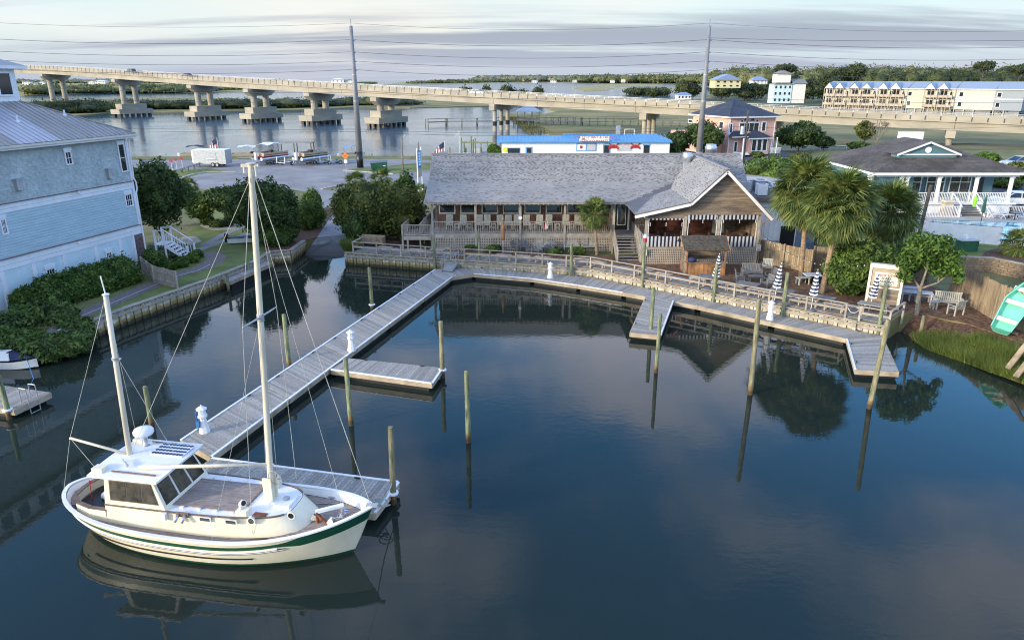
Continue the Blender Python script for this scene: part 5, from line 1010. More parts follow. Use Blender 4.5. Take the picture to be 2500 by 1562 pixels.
def text(s, size, loc, rot, m, parent, name='lettering', ext=.004, sx=1.0, shear=0.0, align='CENTER'):
    cu = bpy.data.curves.new(name, 'FONT'); cu.body = s; cu.size = size; cu.align_x = align; cu.align_y = 'CENTER'; cu.extrude = ext; cu.shear = shear; cu.resolution_u = 2
    o = bpy.data.objects.new(name, cu); dg = bpy.context.evaluated_depsgraph_get(); me = bpy.data.meshes.new_from_object(o); bpy.data.objects.remove(o); me.name = name
    me.materials.clear(); me.materials.append(M[m]); r = inst(me, name, parent, loc, rot, (sx, 1, 1)); return r
(u0, z1), (u1, z0) = sq(1125, 125), sq(1503, 178)
sg = MB().b2((u0, -.75, z0 - .05), (u1, -.65, z1 + .1)).build('sign_board', 'white', Sx)
text('ONE STOP BAIT & TACKLE', .62, ((u0 + u1) / 2, -.77, (z0 + z1) / 2 + .28), (R(90), 0, 0), 'red', sg, sx=.95); text('SEAFOOD MARKET', .58, ((u0 + u1) / 2, -.77, (z0 + z1) / 2 - .36), (R(90), 0, 0), 'red', sg, sx=.95)
for sd_, uu in ((1, u0 + .7), (-1, u1 - .7)): mb = MB(); mb.extr([(uu - .4, -.77, (z0 + z1) / 2), (uu, -.77, (z0 + z1) / 2 + .15 * sd_), (uu + .45, -.77, (z0 + z1) / 2 - .1), (uu, -.77, (z0 + z1) / 2 - .15)], (0, .02, 0)); mb.build('painted_fish', 'polem', sg)
text('FRESH SEAFOOD', .34, (sq(1715, 224)[0], -.04, sq(1715, 224)[1]), (R(90), 0, 0), 'red', Sx); text('204', .34, (sq(1475, 212)[0], -.04, sq(1475, 213)[1]), (R(90), 0, 0), 'blkpaint', Sx)
srect('price_board', 'awn_w', 1612, 235, 1800, 312, .05)
MB().b2((shl - 9, 3.5, zr_), (shl - 8.3, 4.2, zr_ + 1.5)).build('chimney', 'galv', Sx); mb = MB(); mb.tube([(shl - 7.5, 3.8, zr_), (shl - 7.5, 3.8, zr_ + .9), (shl - 5.8, 3.8, zr_ + .9), (shl - 5.8, 3.8, zr_)], .08); mb.build('roof_frame', 'cream', Sx)
BO, BU = Vector((-45, 245)), Vector((.870, -.494)).normalized(); BN = Vector((-BU.y, BU.x))     # BN points to the far side
bs = [-420, -188, -140, -94, -63, -32, -2, 43, 88, 104, 125, 149, 178, 240, 330]; bzv = [22.5, 17.25, 15.2, 13.1, 11.85, 10.75, 9.5, 8.0, 6.5, 5.95, 5.2, 4.5, 3.95, 2.9, 1.6]
zb_at = lambda s: float(np.interp(s, bs, bzv))
def bp(s, off=0.0, z=0.0): p = BO + BU * s + BN * off; return Vector((p.x, p.y, z))
BW_ = 10.5
BR_ = thing('road_bridge', 'long pale concrete road bridge crossing the river on paired-column piers', 'bridge', (BO.x, BO.y, 0)); ang = math.atan2(BU.y, BU.x)
ss = list(np.arange(-420, 331, 15.0))
def ribbon(name, m, o0, o1, za, zb2, seglen=15.0, gapm=0.0):
    for a, b in zip(ss[:-1], ss[1:]):
        a2, b2 = a + gapm, b - gapm; vs = [bp(s, o, zb_at(s) + z) for s in (a2, b2) for o in (o0, o1) for z in (za, zb2)]
        mb = MB(); mb.add(vs, [(0, 1, 5, 4), (2, 6, 7, 3), (1, 3, 7, 5), (0, 4, 6, 2), (0, 2, 3, 1), (4, 5, 7, 6)]); mb.build(name, m, BR_, world=True)
ribbon('girder', 'conc', .5, 1.1, 0, 1.72, gapm=.04); ribbon('girder', 'conc', 3.4, 4.0, .1, 1.72); ribbon('girder', 'conc', 6.6, 7.2, .1, 1.72); ribbon('girder', 'conc', 9.3, 9.9, 0, 1.72, gapm=.04)
ribbon('deck_slab', 'conc', 0, BW_, 1.725, 2.0, gapm=.01); ribbon('road_surface', 'asphalt', .5, BW_ - .5, 2.004, 2.05)
ribbon('parapet', 'conc', .02, .32, 2.004, 2.95, gapm=.05); ribbon('parapet', 'conc', BW_ - .32, BW_ - .02, 2.004, 2.95, gapm=.05)
ribbon('metal_rail', 'conc', .12, .22, 3.42, 3.54); ribbon('metal_rail', 'conc', .13, .21, 3.12, 3.22); ribbon('metal_rail', 'galv', BW_ - .22, BW_ - .12, 3.42, 3.52); ribbon('metal_rail', 'galv', BW_ - .22, BW_ - .12, 3.16, 3.22)
s = -330.0
while s < 230:
    z = zb_at(s); piece('rail_post', 'barkd' if s < 60 else 'galv', BR_, bp(s, .17, z + 3.2) - BR_.location, (.24, .16, .62), ang)
    piece('parapet_groove', 'barkd', BR_, bp(s, .012, z + 2.48) - BR_.location, (.24, .04, .90), ang)
    piece('rail_post', 'galv', BR_, bp(s, BW_ - .17, z + 3.2) - BR_.location, (.16, .14, .62), ang) if s > -40 else None
    s += 3.0
pier_s = [-330, -290, -242, -190, -139, -91.3, -60, -29.8, 0];
for ps in [-248, -192] + pier_s[4:]:
    zb0 = zb_at(ps); o = BR_.location; pr = MB(); cc = lambda off, z: bp(ps, off, z) - o
    f = inst(unit('conc'), 'pier_cap', BR_, cc(5.2, 2.05), (0, 0, ang), (6.2, 15.5, 1.9))
    piece('pier_stem', 'conc', BR_, cc(5.2, 4.05), (4.4, 11.4, 2.1), ang)
    for off in (2.3, 8.0):
        mb = MB(); mb.cyl(cc(off, 5.1), cc(off, zb0 - 2.3), 1.15, 1.15, 14); mb.build('column', 'conc', BR_)
    mb = MB(); t2 = 1.3
    def cw(off, z): return bp(ps, off, z) - o
    prof = [(-1.2, -.02), (11.6, -.02), (11.6, -1.2), (9.6, -2.6), (.8, -2.6), (-1.2, -1.2)]
    vs = [bp(ps + q * t2, off, zb0 + z) - o for q in (-1, 1) for off, z in prof]; mb.add(vs, [(0, 1, 2, 3, 4, 5), (11, 10, 9, 8, 7, 6)] + [(i, 6 + i, 6 + (i + 1) % 6, (i + 1) % 6) for i in range(6)]); mb.build('cross_head', 'conc', BR_)
    for du in (-2.1, 2.1):
        for off in (-1.4, 1.2, 3.9, 6.6, 9.2, 11.8): piece('foundation_pile', 'blkpaint', BR_, bp(ps + du, off, -.2) - o, (1.1, 1.1, 2.6), ang)
for ps in (45, 92.5, 126, 164.5, 205):
    zb0 = zb_at(ps); o = BR_.location
    piece('cross_head', 'conc', BR_, bp(ps, 5.2, zb0 - .85) - o, (1.9, 11.5, 1.65), ang)
    for off in (1.3, 5.2, 9.1):
        mb = MB(); mb.cyl(bp(ps, off, -1) - o, bp(ps, off, zb0 - 1.6) - o, .62, .62, 12); mb.build('column', 'conc', BR_)
        mb = MB(); mb.cyl(bp(ps, off, 1.6) - o, bp(ps, off, 2.9) - o, .66, .66, 12); mb.build('tide_band', 'blkpaint', BR_) if ps < 60 else None
def tpole(x, lb, zt=22.9):
    t = thing('power_pole', lb, 'utility pole', (x, 120, 1.1)); h = zt - 1.1
    MB().cyl((0, 0, 2.6), (0, 0, h), .52, .26, 14).build('shaft', 'polem', t, True); MB().cyl((0, 0, -.2), (0, 0, 2.6), .54, .53, 14).build('foot', 'blkpaint' if x < 0 else 'polem', t, True); MB().cyl((0, 0, h), (0, 0, h + 1.0), .05).build('finial', 'polem', t)
    for z in WZ: MB().beam((0, 0, z - 1.1), (.5, 0, z - 1.25), .12, .12).build('insulator_arm', 'polem', t)
    for z in (6.5, 10.5, 14.5): MB().cyl((0, 0, z), (0, 0, z + .12), .5 - z * .008, .5 - z * .008, 14).build('joint_ring', 'galv', t)
    return t
WZ = [20.9, 19.1, 17.75, 16.45]
xpl, xpr = -25.2, 30.9
tpole(xpl, 'tall tapered steel power pole with a black foot at the left by the road'); tpole(xpr, 'tall tapered steel power pole rising behind the restaurant ridge')
WI = thing('power_lines', 'parallel overhead power lines running across the view between the steel poles', 'power lines', (0, 120, 15))
def wire(xa, za, xb, zb2, sag, r=.025, y=120.0, y2=None):
    pts = []; y2 = y if y2 is None else y2
    for i in range(17): s = i / 16; pts.append(Vector((xa + (xb - xa) * s, y + (y2 - y) * s, za + (zb2 - za) * s - sag * 4 * s * (1 - s))) - WI.location)
    MB().tube(pts, r, 4).build('wire', 'wire', WI)
for k, z in enumerate([23.3] + WZ):
    r = .018 if k == 0 else .027; wire(xpl, z, xpr, z, .95, r); wire(-95, z + .9, xpl, z, 1.0, r); wire(xpr, z, 100, z - .3, 1.1, r)
    if k == 1: wire(xpr, z + .25, 100, z + .3, .5, r)
for (za, zb2, zc_) in ((13.6, 12.4, 11.7), (12.1, 11.2, 10.2)): wire(-95, za + 1, xpl, za - .6, .6, .022); wire(xpl, za - .6, xpr, zb2, .7, .022); wire(xpr, zb2, 100, zc_, .6, .022)
wire(-95, 8.4, xpl, 7.3, .5, .022); wire(-95, 8.0, xpl, 6.9, .5, .022); wire(xpl, 7.3, xpr, 7.9, .9, .022); wire(xpl, 6.9, xpr, 7.4, .9, .022); wire(xpr, 7.9, 100, 8.5, .9, .022)
tp = D(1827, 270, 112); t = thing('wooden_power_pole', 'wooden power pole with a transformer in front of the pink house', 'utility pole', (tp.x, 112, 1.1))
MB().cyl((0, 0, 0), (0, 0, tp.z - 1.1), .2, .14, 10).build('shaft', 'barkd', t, True); MB().cyl((-.55, 0, tp.z - 4.6), (-.55, 0, tp.z - 3.4), .35, .35, 12).build('transformer', 'galv', t); MB().cyl((-.28, -.2, 0), (-.28, -.2, tp.z - 5.2), .13).build('conduit', 'awn_w', t); MB().beam((-.5, 0, tp.z - 1.9), (.9, 0, tp.z - 1.9), .1, .12).build('cross_arm', 'barkd', t)
tp = D(980, 333, 110.5); t = thing('street_lamp', 'thin wooden street lamp post with a curved arm by the road', 'street lamp', (tp.x, 110.5, 1.1))
MB().cyl((0, 0, 0), (0, 0, tp.z - 1.1), .14, .11, 8).build('pole', 'bark', t, True); h = tp.z - 1.1; MB().tube([(0, 0, h - .3), (.6, 0, h + .2), (1.3, 0, h + .35), (1.9, 0, h + .3)], .035).build('arm', 'galv', t); MB().b2((1.7, -.12, h + .2), (2.15, .12, h + .32)).build('lamp_head', 'galv', t)
apA, apB = Vector((131, 310)), Vector((205, 240)); ad = (apB - apA).normalized(); aang = math.atan2(ad.y, ad.x)
AP_ = thing('apartment_row', 'long row of cream and grey three-storey townhouses with blue metal roofs beyond the bridge', 'apartments', (apA.x, apA.y, 1.9), aang)
aw = Wall((apA.x, apA.y, 0), aang); aq = lambda x, y: (1780 + x / 3.361, 180 + y / 3.361)
u_of = lambda x: aw.hit(*aq(x, 100))[0]
M["apt_cream"] = flat("apt_cream", (0.50, 0.47, 0.36)); M['apt_beige'] = flat('apt_beige', (0.50, 0.47, 0.40)); M['apt_pale'] = flat('apt_pale', (0.46, 0.45, 0.41)); M['apt_grey'] = flat('apt_grey', (0.25, 0.28, 0.32)); M['aptroof'] = flat('apt_roof', (0.27, 0.32, 0.40), .5)
secs = [(800, 1000, 'apt_cream', 1), (1000, 1235, 'apt_beige', 1), (1235, 1475, 'apt_cream', 1), (1475, 1620, 'apt_cream', 0), (1620, 1872, 'apt_cream', 1), (1872, 2200, 'apt_pale', 0), (2200, 2440, 'apt_grey', 0)]
AH = 9.7
for (xa, xb, m_, gb) in secs:
    ua, ub = u_of(xa), u_of(xb); wd = ub - ua
    MB().b2((ua + .03, 0, 2.4), (ub - .03, 14, AH)).build('wall', m_, AP_); MB().b2((ua + .6, .8, 0), (ub - .6, 13, 2.4)).build('ground_floor', 'polem', AP_)
    for i in range(max(2, int(wd / 3.2))): piece('pillar', 'apt_beige', AP_, (ua + .3 + i * 3.2, .3, 1.2), (.35, .35, 2.4))
    mb = MB(); mb.add([(ua - .2, -.6, AH), (ub + .2, -.6, AH), (ub + .2, 7, AH + 2.6), (ua - .2, 7, AH + 2.6), (ua - .2, 14.6, AH), (ub + .2, 14.6, AH)], [(0, 1, 2, 3), (3, 2, 5, 4), (0, 3, 4), (1, 5, 2)]); mb.build('roof', 'aptroof', AP_)
    MB().b2((ua, -.7, AH - .2), (ub, -.58, AH + .02)).build('fascia', 'white', AP_)
    MB().b2((ua, -.06, 6.2), (ub, 0, 6.4)).build('floor_band', 'white', AP_)
    if gb:
        for q in (.19, .62):
            gu = ua + wd * q; w_ = wd * .17
            mb = MB(); mb.extr([(gu - w_, -2.2, AH - .1), (gu + w_, -2.2, AH - .1), (gu, -2.2, AH + 2.0)], (0, .2, 0)); mb.build('gable', 'white' if m_ != 'apt_beige' else 'apt_pale', AP_)
            mb = MB(); mb.add([(gu - w_ - .2, -2.4, AH - .2), (gu, -2.4, AH + 2.2), (gu + w_ + .2, -2.4, AH - .2), (gu, 5.5, AH + 2.2), (gu - w_ - .2, 0, AH - .2), (gu + w_ + .2, 0, AH - .2)], [(0, 1, 3, 4), (1, 2, 5, 3)]); mb.build('gable_roof', 'aptroof', AP_)
            for z in (3.0, 6.4):
                MB().b2((gu - w_, -2.1, z), (gu + w_ * 1.9, 0, z + .2)).build('balcony_floor', 'siding', AP_); MB().b2((gu - w_, -2.12, z + .2), (gu + w_ * 1.9, -2.05, z + 1.1)).build('balcony_rail', 'lattice', AP_)
                MB().b2((gu - w_ * .6, -.05, z + .2), (gu + w_ * .6, -.0, z + 2.6)).build('window', 'glass', AP_)
            for dx in (-w_, w_ * .3, w_ * 1.0, w_ * 1.9): piece('balcony_post', 'lattice', AP_, (gu + dx, -2.1, AH / 2), (.22, .22, AH))
            for z in (4.3, 7.8): window(AP_, (gu + w_ * 1.5, -.03, z), 1.1, 1.7, 0, frame='white', grid=None, fw=.15)
    else:
        for i, q in enumerate(np.linspace(.15, .85, max(2, int(wd / 4.5)))):
            for z in (4.3, 7.8):
                if (i + int(z)) % 3 != 2: window(AP_, (ua + wd * q, -.03, z), 1.2, 1.5, 0, frame='white', grid=None, fw=.15)
def farhouse(x, y, z0, w, dpt, h, wallm, roofm, lb, rz=0, hip=True, storeys=2, cat='house', rh=.35, wins=4):
    t = thing('far_house', lb, cat, (x, y, z0), rz); MB().b2((-w / 2, -dpt / 2, 0), (w / 2, dpt / 2, h)).build('wall', wallm, t); o = w * .06; mb = MB(); r = w * rh
    if hip: mb.add([(-w / 2 - o, -dpt / 2 - o, h), (w / 2 + o, -dpt / 2 - o, h), (w / 2 + o, dpt / 2 + o, h), (-w / 2 - o, dpt / 2 + o, h), (-w * .2, 0, h + r), (w * .2, 0, h + r)], [(0, 1, 5, 4), (1, 2, 5), (2, 3, 4, 5), (3, 0, 4), (3, 2, 1, 0)])
    else: mb.add([(-w / 2 - o, -dpt / 2 - o, h), (w / 2 + o, -dpt / 2 - o, h), (w / 2 + o, dpt / 2 + o, h), (-w / 2 - o, dpt / 2 + o, h), (0, -dpt / 2 - o, h + r), (0, dpt / 2 + o, h + r)], [(0, 1, 4), (1, 2, 5, 4), (2, 3, 5), (3, 0, 4, 5), (3, 2, 1, 0)])
    mb.build('roof', roofm, t)
    for s_i in range(storeys):
        for i in range(wins): piece('window', 'glass', t, (-w / 2 + w * (i + .5) / wins, -dpt / 2 - .02, h * (s_i + .55) / storeys), (w * .1, .08, h / storeys * .42))
    return t
M['aptroof2'] = flat('far_blue_roof', (0.20, 0.27, 0.45), .5); M['farw'] = flat('far_white_wall', (0.72, 0.70, 0.66)); M['fargr'] = flat('far_grey_roof', (0.20, 0.20, 0.20)); M['farye'] = flat('far_yellow_wall', (0.62, 0.55, 0.34)); M['farpb'] = flat('far_pale_blue_wall', (0.52, 0.66, 0.70))
def fh(px0, px1, pyb, pyt, Y, *a, **k):
    p0, p1 = D(px0, pyb, Y), D(px1, pyb, Y); t_ = D(px0, pyt, Y); w = p1.x - p0.x; return farhouse((p0.x + p1.x) / 2, Y, p0.z, w, w * .8, (t_.z - p0.z), *a, **k)
fh(1738, 1800, 215, 196, 470, 'farye', 'aptroof2', 'pale yellow house with a blue hipped roof among the trees left of centre', hip=False, rh=.22)
fh(1832, 1868, 206, 197, 560, 'farw', 'aptroof2', 'house of which mostly the blue hipped roof shows above the trees', rh=.25)
t = fh(1868, 1912, 252, 206, 330, 'farpb', 'fargr', 'three-storey white and pale blue house with a grey roof beyond the bridge', rh=.12, storeys=3)
t.location.x += 2; MB().b2((-3, -3, 8.6), (3, 3, 12.2)).build('upper_storey', 'farw', t); mb = MB(); mb.add([(-3.6, -3.6, 12.2), (3.6, -3.6, 12.2), (3.6, 3.6, 12.2), (-3.6, 3.6, 12.2), (0, -3, 13.6), (0, 3, 13.6)], [(0, 1, 4), (1, 2, 5, 4), (2, 3, 5), (3, 0, 4, 5)]); mb.build('upper_roof', 'fargr', t); MB().b2((4.3, -3, 0), (10, 3, 8.2)).build('wing_wall', 'farw', t); mb = MB(); mb.add([(4, -3.6, 8.2), (10.6, -3.6, 8.2), (10.6, 3.6, 8.2), (4, 3.6, 8.2), (4, 0, 10.2), (10, 0, 10.2)], [(0, 1, 5, 4), (1, 2, 5), (2, 3, 4, 5)]); mb.build('wing_roof', 'fargr', t)
fh(1651, 1684, 243, 232, 250, 'farw', 'aptroof2', 'small white building with a violet-blue roof just above the bridge rail', rh=.18, storeys=1)
HZ = [(812, 842, 203, 195, 1500, 'big white waterfront block with a small tower on the far left horizon'), (846, 862, 203, 196, 1500, 'white block right of the towered one on the horizon'), (60, 78, 208, 200, 900, 'white house at the far left shore behind the bridge pier'), (84, 96, 209, 203, 880, 'low white house second from the left on the far shore'), (98, 112, 208, 202, 900, 'pale house third from the left on the far shore'), (218, 232, 206, 201, 1100, 'small pale house left of the golden marsh'), (238, 262, 205, 199, 1100, 'pale house pair member above the golden marsh'),
 (676, 688, 202, 197, 1500, 'tiny white house on the horizon above the bridge middle'), (1298, 1312, 203, 198, 1900, 'tiny pale house on the far shore left of the long white one'), (1344, 1358, 203, 196.5, 1900, 'long white house in the middle of the far shore'), (1398, 1408, 202, 196, 1900, 'tiny white house on the far shore below the woods'), (1490, 1500, 203, 197, 1700, 'white house at the foot of the wooded far shore'), (1517, 1526, 202, 195, 1700, 'rightmost white house on the wooded far shore')]
for h_ in HZ: fh(*h_[:5], 'farw', 'farw' if h_[0] % 3 else 'fargr', h_[5], rh=.12, wins=3)
BOo = Vector((-10.1, 20.98, 0)); BA = R(-10.4)
BT = thing('motorsailer', 'cream two-masted motorsailer with green stripe and white wheelhouse moored at the near dock', 'sailboat', BOo, BA)
Bm = wmat(BT); Bi = Bm.inverted()
def shw(t): return 1.85 * ((1 - t ** 2.7) ** .82 if t > 0 else (1 - abs(t) ** 3.2) ** .55)
def wlw(t): return 1.5 * ((1 - t ** 2.0) ** .95 if t > 0 else (1 - abs(t) ** 2.4) ** .75)
def shz(t): return 1.10 + (.76 * t ** 2.2 if t > 0 else .28 * abs(t) ** 2)
def hpt(t, z, side=1, dout=0.0):
    s = shz(t); k = max(0, z / s)
    xs, xw = 5.66 * t, (4.86 if t > 0 else 5.05) * t
    x = xw + (xs - xw) * k ** .9 if z >= 0 else xw * (1 + .12 * z)
    hb = wlw(t) + (shw(t) - wlw(t)) * k ** .75 if z >= 0 else wlw(t) * (1 + .9 * z)
    return Vector((x, side * (max(hb, 0.0) + dout), z))
NS = 60; TS = [math.sin(-math.pi / 2 + math.pi * i / NS) for i in range(NS + 1)]; TS[0], TS[-1] = -1, 1
NW = 11; vs = []; fs = []; mi = []
def rws(t):
    k = max(0, min(1, (t - .55) / .14)); k = k * k * (3 - 2 * k); g1 = .17 - .13 * k; g2 = .33 + .15 * k
    return [0, .02, .02 + (g1 - .02) * .5, g1, (g1 + g2) / 2, g2, g2 + .04, g2 + .10, g2 + .18, g2 + .26, g2 + .36]
def zrow(t, r):
    s = shz(t)
    rw = rws(t)
    if r < NW: return s - rw[r]
    lo = s - rw[-1]; return [lo * .75 + .035, lo * .5 + .07, .14, .05, 0.0, -.12, -.5][r - NW]
NR = NW + 7
for side in (-1, 1):
    o = len(vs)
    for t in TS:
        for r in range(NR): vs.append(tuple(hpt(t, zrow(t, r), side)))
    for i in range(NS):
        tm = (TS[i] + TS[i + 1]) / 2
        for r in range(NR - 1):
            q = (o + i * NR + r, o + i * NR + r + 1, o + (i + 1) * NR + r + 1, o + (i + 1) * NR + r)
            fs.append(q if side < 0 else q[::-1])
            m_ = 1 if r in (3, 4) else 0
            if r >= NR - 5: m_ = 1
            if r >= NR - 3: m_ = 2
            mi.append(m_)
mb = MB(); mb.v, mb.f, mb.m = vs, fs, mi; mb.build('hull', ['hull', 'hgreen', 'boot'], BT, True)
def strake(name, m, d0, t0, t1, w=.035, h=.035, side=(-1, 1), zabs=None):
    for s_ in side:
        mb = MB(); ts = [t for t in TS if t0 <= t <= t1]; P_ = [hpt(t, (shz(t) - d0) if zabs is None else zabs + (shz(t) - 1.1) * .35, s_, w * .5 + .012) for t in ts]
        for a, b in zip(P_[:-1], P_[1:]): mb.beam(a, b, w, h)
        mb.build(name, m, BT)
strake('rub_rail', 'hullw', .385, -.99, .55); strake('rub_rail', 'blkpaint', .425, -.99, .60, .03, .02); strake('rub_rail', 'hullw', .455, -.99, .62, .03, .025); strake('rub_rail', 'blkpaint', .485, -.99, .61, .028, .02)
strake('lower_rub_rail', 'blkpaint', 0, -.80, .42, .035, .035, zabs=.42)
DKT = lambda t: shz(t) - .19 - .10 * max(0, t) ** 2
_tt = np.linspace(-1, 1, 161); _dp = [hpt(t, DKT(t)) for t in _tt]; _dx = [p.x for p in _dp]; _dy = [p.y for p in _dp]
dwid = lambda x: float(np.interp(x, _dx, _dy, left=0, right=0))
for s_ in (-1, 1):
    mb = MB()
    for i, t in enumerate(TS):
        a = hpt(t, shz(t), s_); n = Vector((0, -s_ * .09, 0)) if abs(t) < .999 else Vector((-math.copysign(.09, t), 0, 0))
        b = Vector((a.x * (1 - .016 * abs(t) ** 8), a.y * max(0, (1 - .09 / max(.1, abs(a.y)))), a.z)); c = hpt(t, DKT(t) - .03, s_, 0); c.y *= max(0, 1 - .09 / max(.1, abs(c.y))); c.x *= (1 - .016 * abs(t) ** 8); mb.v += [tuple(b), tuple(c)]
    for i in range(NS): q = (2 * i, 2 * i + 1, 2 * i + 3, 2 * i + 2); mb.f.append(q if s_ > 0 else q[::-1]); mb.m.append(0)
    mb.build('bulwark_lining', 'hullw', BT, True)
    mb = MB(); P_ = [hpt(t, shz(t) + .015, s_, -.04) for t in TS]
    for a, b in zip(P_[:-1], P_[1:]): mb.beam(a, b, .13, .05)
    mb.build('cap_rail', 'hullw', BT)
DKZ = lambda x: shz(max(-1, min(1, x / 5.66))) - .19 - .10 * (max(0, x) / 5.66) ** 2
pwid = .097
for j in range(-19, 20):
    y = j * pwid; xs_ = [x for x in np.linspace(-5.6, 5.5, 301) if dwid(x) - .09 > abs(y) + pwid * .4]
    if not xs_: continue
    xa, xb = xs_[0], xs_[-1]
    segs = [(xa, xb)] if abs(y) > 1.2 else [(2.5, xb)] + ([(xa, -4.9)] if abs(y) < 1.2 and xa < -4.9 else [])
    for (p, q) in segs:
        if q - p < .15: continue
        xx = np.linspace(p, q, max(2, int((q - p) / .6))); mb = MB()
        for x in xx: mb.v += [(x, y - pwid * .46, DKZ(x)), (x, y + pwid * .46, DKZ(x))]
        for i in range(len(xx) - 1): mb.f.append((2 * i, 2 * i + 2, 2 * i + 3, 2 * i + 1)); mb.m.append(0)
        mb.build('deck_plank', 'teak', BT)
mb = MB(); xx = np.linspace(-5.5, 5.3, 40)
for x in xx: w = max(0, dwid(x) - .07); mb.v += [(x, -w, DKZ(x) - .012), (x, w, DKZ(x) - .012)]
for i in range(39): mb.f.append((2 * i, 2 * i + 2, 2 * i + 3, 2 * i + 1)); mb.m.append(0)
mb.build('deck_caulking', 'blkpaint', BT)
def loft(name, m, lo, hi, zl, zh, cap=True, smooth=False):
    n = len(lo); mb = MB(); zl_ = zl if callable(zl) else (lambda x: zl); zh_ = zh if callable(zh) else (lambda x: zh)
    mb.v = [(x, y, zl_(x)) for x, y in lo] + [(x, y, zh_(x)) for x, y in hi]
    mb.f = [(i, (i + 1) % n, n + (i + 1) % n, n + i) for i in range(n)] + ([tuple(range(n, 2 * n))] if cap else []); mb.m = [0] * len(mb.f)
    return mb.build(name, m, BT, smooth)
def chk(P_, n=2):
    for _ in range(n): P_ = [P_[0]] + [(a[0] * k + b[0] * (1 - k), a[1] * k + b[1] * (1 - k)) for a, b in zip(P_[:-1], P_[1:]) for k in (.75, .25)] + [P_[-1]]
    return P_
def mirror(P_): return P_ + [(x, -y) for x, y in reversed(P_)]
CT = 1.62
hi = mirror(chk([(-3.25, -1.20), (-1, -1.22), (.6, -1.20), (1.8, -1.08), (2.55, -.9), (2.95, -.62), (3.0, -.3)])); lo = mirror(chk([(-3.25, -1.25), (-1, -1.27), (.6, -1.26), (1.9, -1.16), (2.9, -1.0), (3.45, -.7), (3.6, -.32)]))
loft('trunk_cabin', 'hull', lo, hi, lambda x: DKZ(x) - .05, CT, False, True)
top2 = [(x * .995, y * .985) for x, y in hi]
mb = MB(); mb.v = [(x, y, CT + .004) for x, y in top2] + [(x, y, CT + .03) for x, y in [(x * .99, y * .96) for x, y in hi]]; n_ = len(hi); mb.f = [(i, (i + 1) % n_, n_ + (i + 1) % n_, n_ + i) for i in range(n_)] + [tuple(range(n_, 2 * n_))]; mb.m = [0] * len(mb.f); mb.build('cabin_top', 'hullw', BT)
mb = MB()
for s_ in (-1, 1):
    E_ = [Vector((x, s_ * y, CT + .03)) for x, y in hi[:len(hi) // 2 - 6]]
    for a, b in zip(E_[:-1], E_[1:]): mb.beam(a, b, .05, .045)
mb.build('cabin_trim', 'teakd', BT)
for j in range(-8, 9): piece('cabin_plank', 'teak', BT, (.15, j * .098, CT + .045), (2.6 - abs(j) * .0, .092, .03))
piece('plank_frame', 'teakd', BT, (1.47, 0, CT + .045), (.05, 1.7, .04));
for x in (-.6, .0, .6, 1.2):
    for s_ in (-1, 1): piece('cleat_block', 'hullw', BT, (x, s_ * .93, CT + .06), (.12, .07, .06))
WZ1 = 2.66
wh_lo = [(-3.25, -1.20), (-.95, -1.20)];
mb = MB(); a = [(-3.25, -1.2, CT), (-1.0, -1.2, CT), (-1.0, 1.2, CT), (-3.25, 1.2, CT), (-3.2, -1.06, WZ1), (-1.45, -1.06, WZ1), (-1.45, 1.06, WZ1), (-3.2, 1.06, WZ1)]
mb.add(a, [(0, 1, 5, 4), (1, 2, 6, 5), (2, 3, 7, 6), (3, 0, 4, 7), (4, 5, 6, 7)]); mb.build('wheelhouse', 'hull', BT)
def quadwin(pts, nrm, name='window', inset=.0):
    nrm = Vector(nrm).normalized(); P_ = [Vector(p) for p in pts]; c = sum(P_, Vector()) / 4
    fr = MB(); fr.extr([c + (p - c) * 1.10 + nrm * .004 for p in P_], nrm * .012); f = fr.build(name, 'teakd' if name == 'side_window' else 'hullw', BT)
    MB().extr([p + nrm * .018 for p in P_], nrm * .008).build('pane', 'glassb', f); return f
def lerp2(x, z, s_): k = (z - CT) / (WZ1 - CT); return Vector((x, s_ * (-1.2 + .14 * k), z))
for s_ in (1, -1):
    for (xa, xb, xc_, xd) in ((-3.0, -2.42, -2.42, -3.0), (-2.38, -1.86, -1.86, -2.38), (-1.82, -1.28, -1.5, -1.82)):
        quadwin([lerp2(xa, 1.86, s_), lerp2(xb, 1.86, s_), lerp2(xc_, 2.50, s_), lerp2(xd, 2.50, s_)], (0, -s_, .13), 'side_window')
def fr(y, z): k = (z - CT) / (WZ1 - CT); return Vector((-1.0 - .45 * k, y * (1 - .1 * k), z))
for ya, yb in ((-1.08, -.42), (-.33, .33), (.42, 1.08)): quadwin([fr(ya, 1.78), fr(yb, 1.78), fr(yb, 2.52), fr(ya, 2.52)], (1, 0, .42), 'front_window')
mb = MB(); nr_ = 9
for i in range(nr_ + 1):
    y = -1.30 + 2.6 * i / nr_; z = WZ1 + .03 + .10 * (1 - (y / 1.3) ** 2); xf = -.98 - .12 * (y / 1.3) ** 2
    mb.v += [(-3.62, y, z), (xf, y, z), (-3.62, y, z + .07), (xf, y, z + .07)]
for i in range(nr_):
    o = 4 * i; mb.f += [(o, o + 1, o + 5, o + 4)[::-1], (o + 2, o + 3, o + 7, o + 6), (o + 1, o + 5, o + 7, o + 3), (o, o + 2, o + 6, o + 4)]
mb.f += [(0, 1, 3, 2), (4 * nr_ + 1, 4 * nr_, 4 * nr_ + 2, 4 * nr_ + 3)]; mb.m = [0] * len(mb.f); mb.build('wheelhouse_roof', 'hullw', BT)
RZf = lambda y: WZ1 + .10 + .10 * (1 - (y / 1.3) ** 2)
for s_ in (-1, 1): piece('hand_rail', 'teakd', BT, (-2.1, s_ * 1.02, RZf(1.02) + .04), (1.6, .04, .04)); piece('roof_box', 'hull', BT, (-3.35, s_ * 1.0, RZf(1) + .06), (.38, .3, .16))
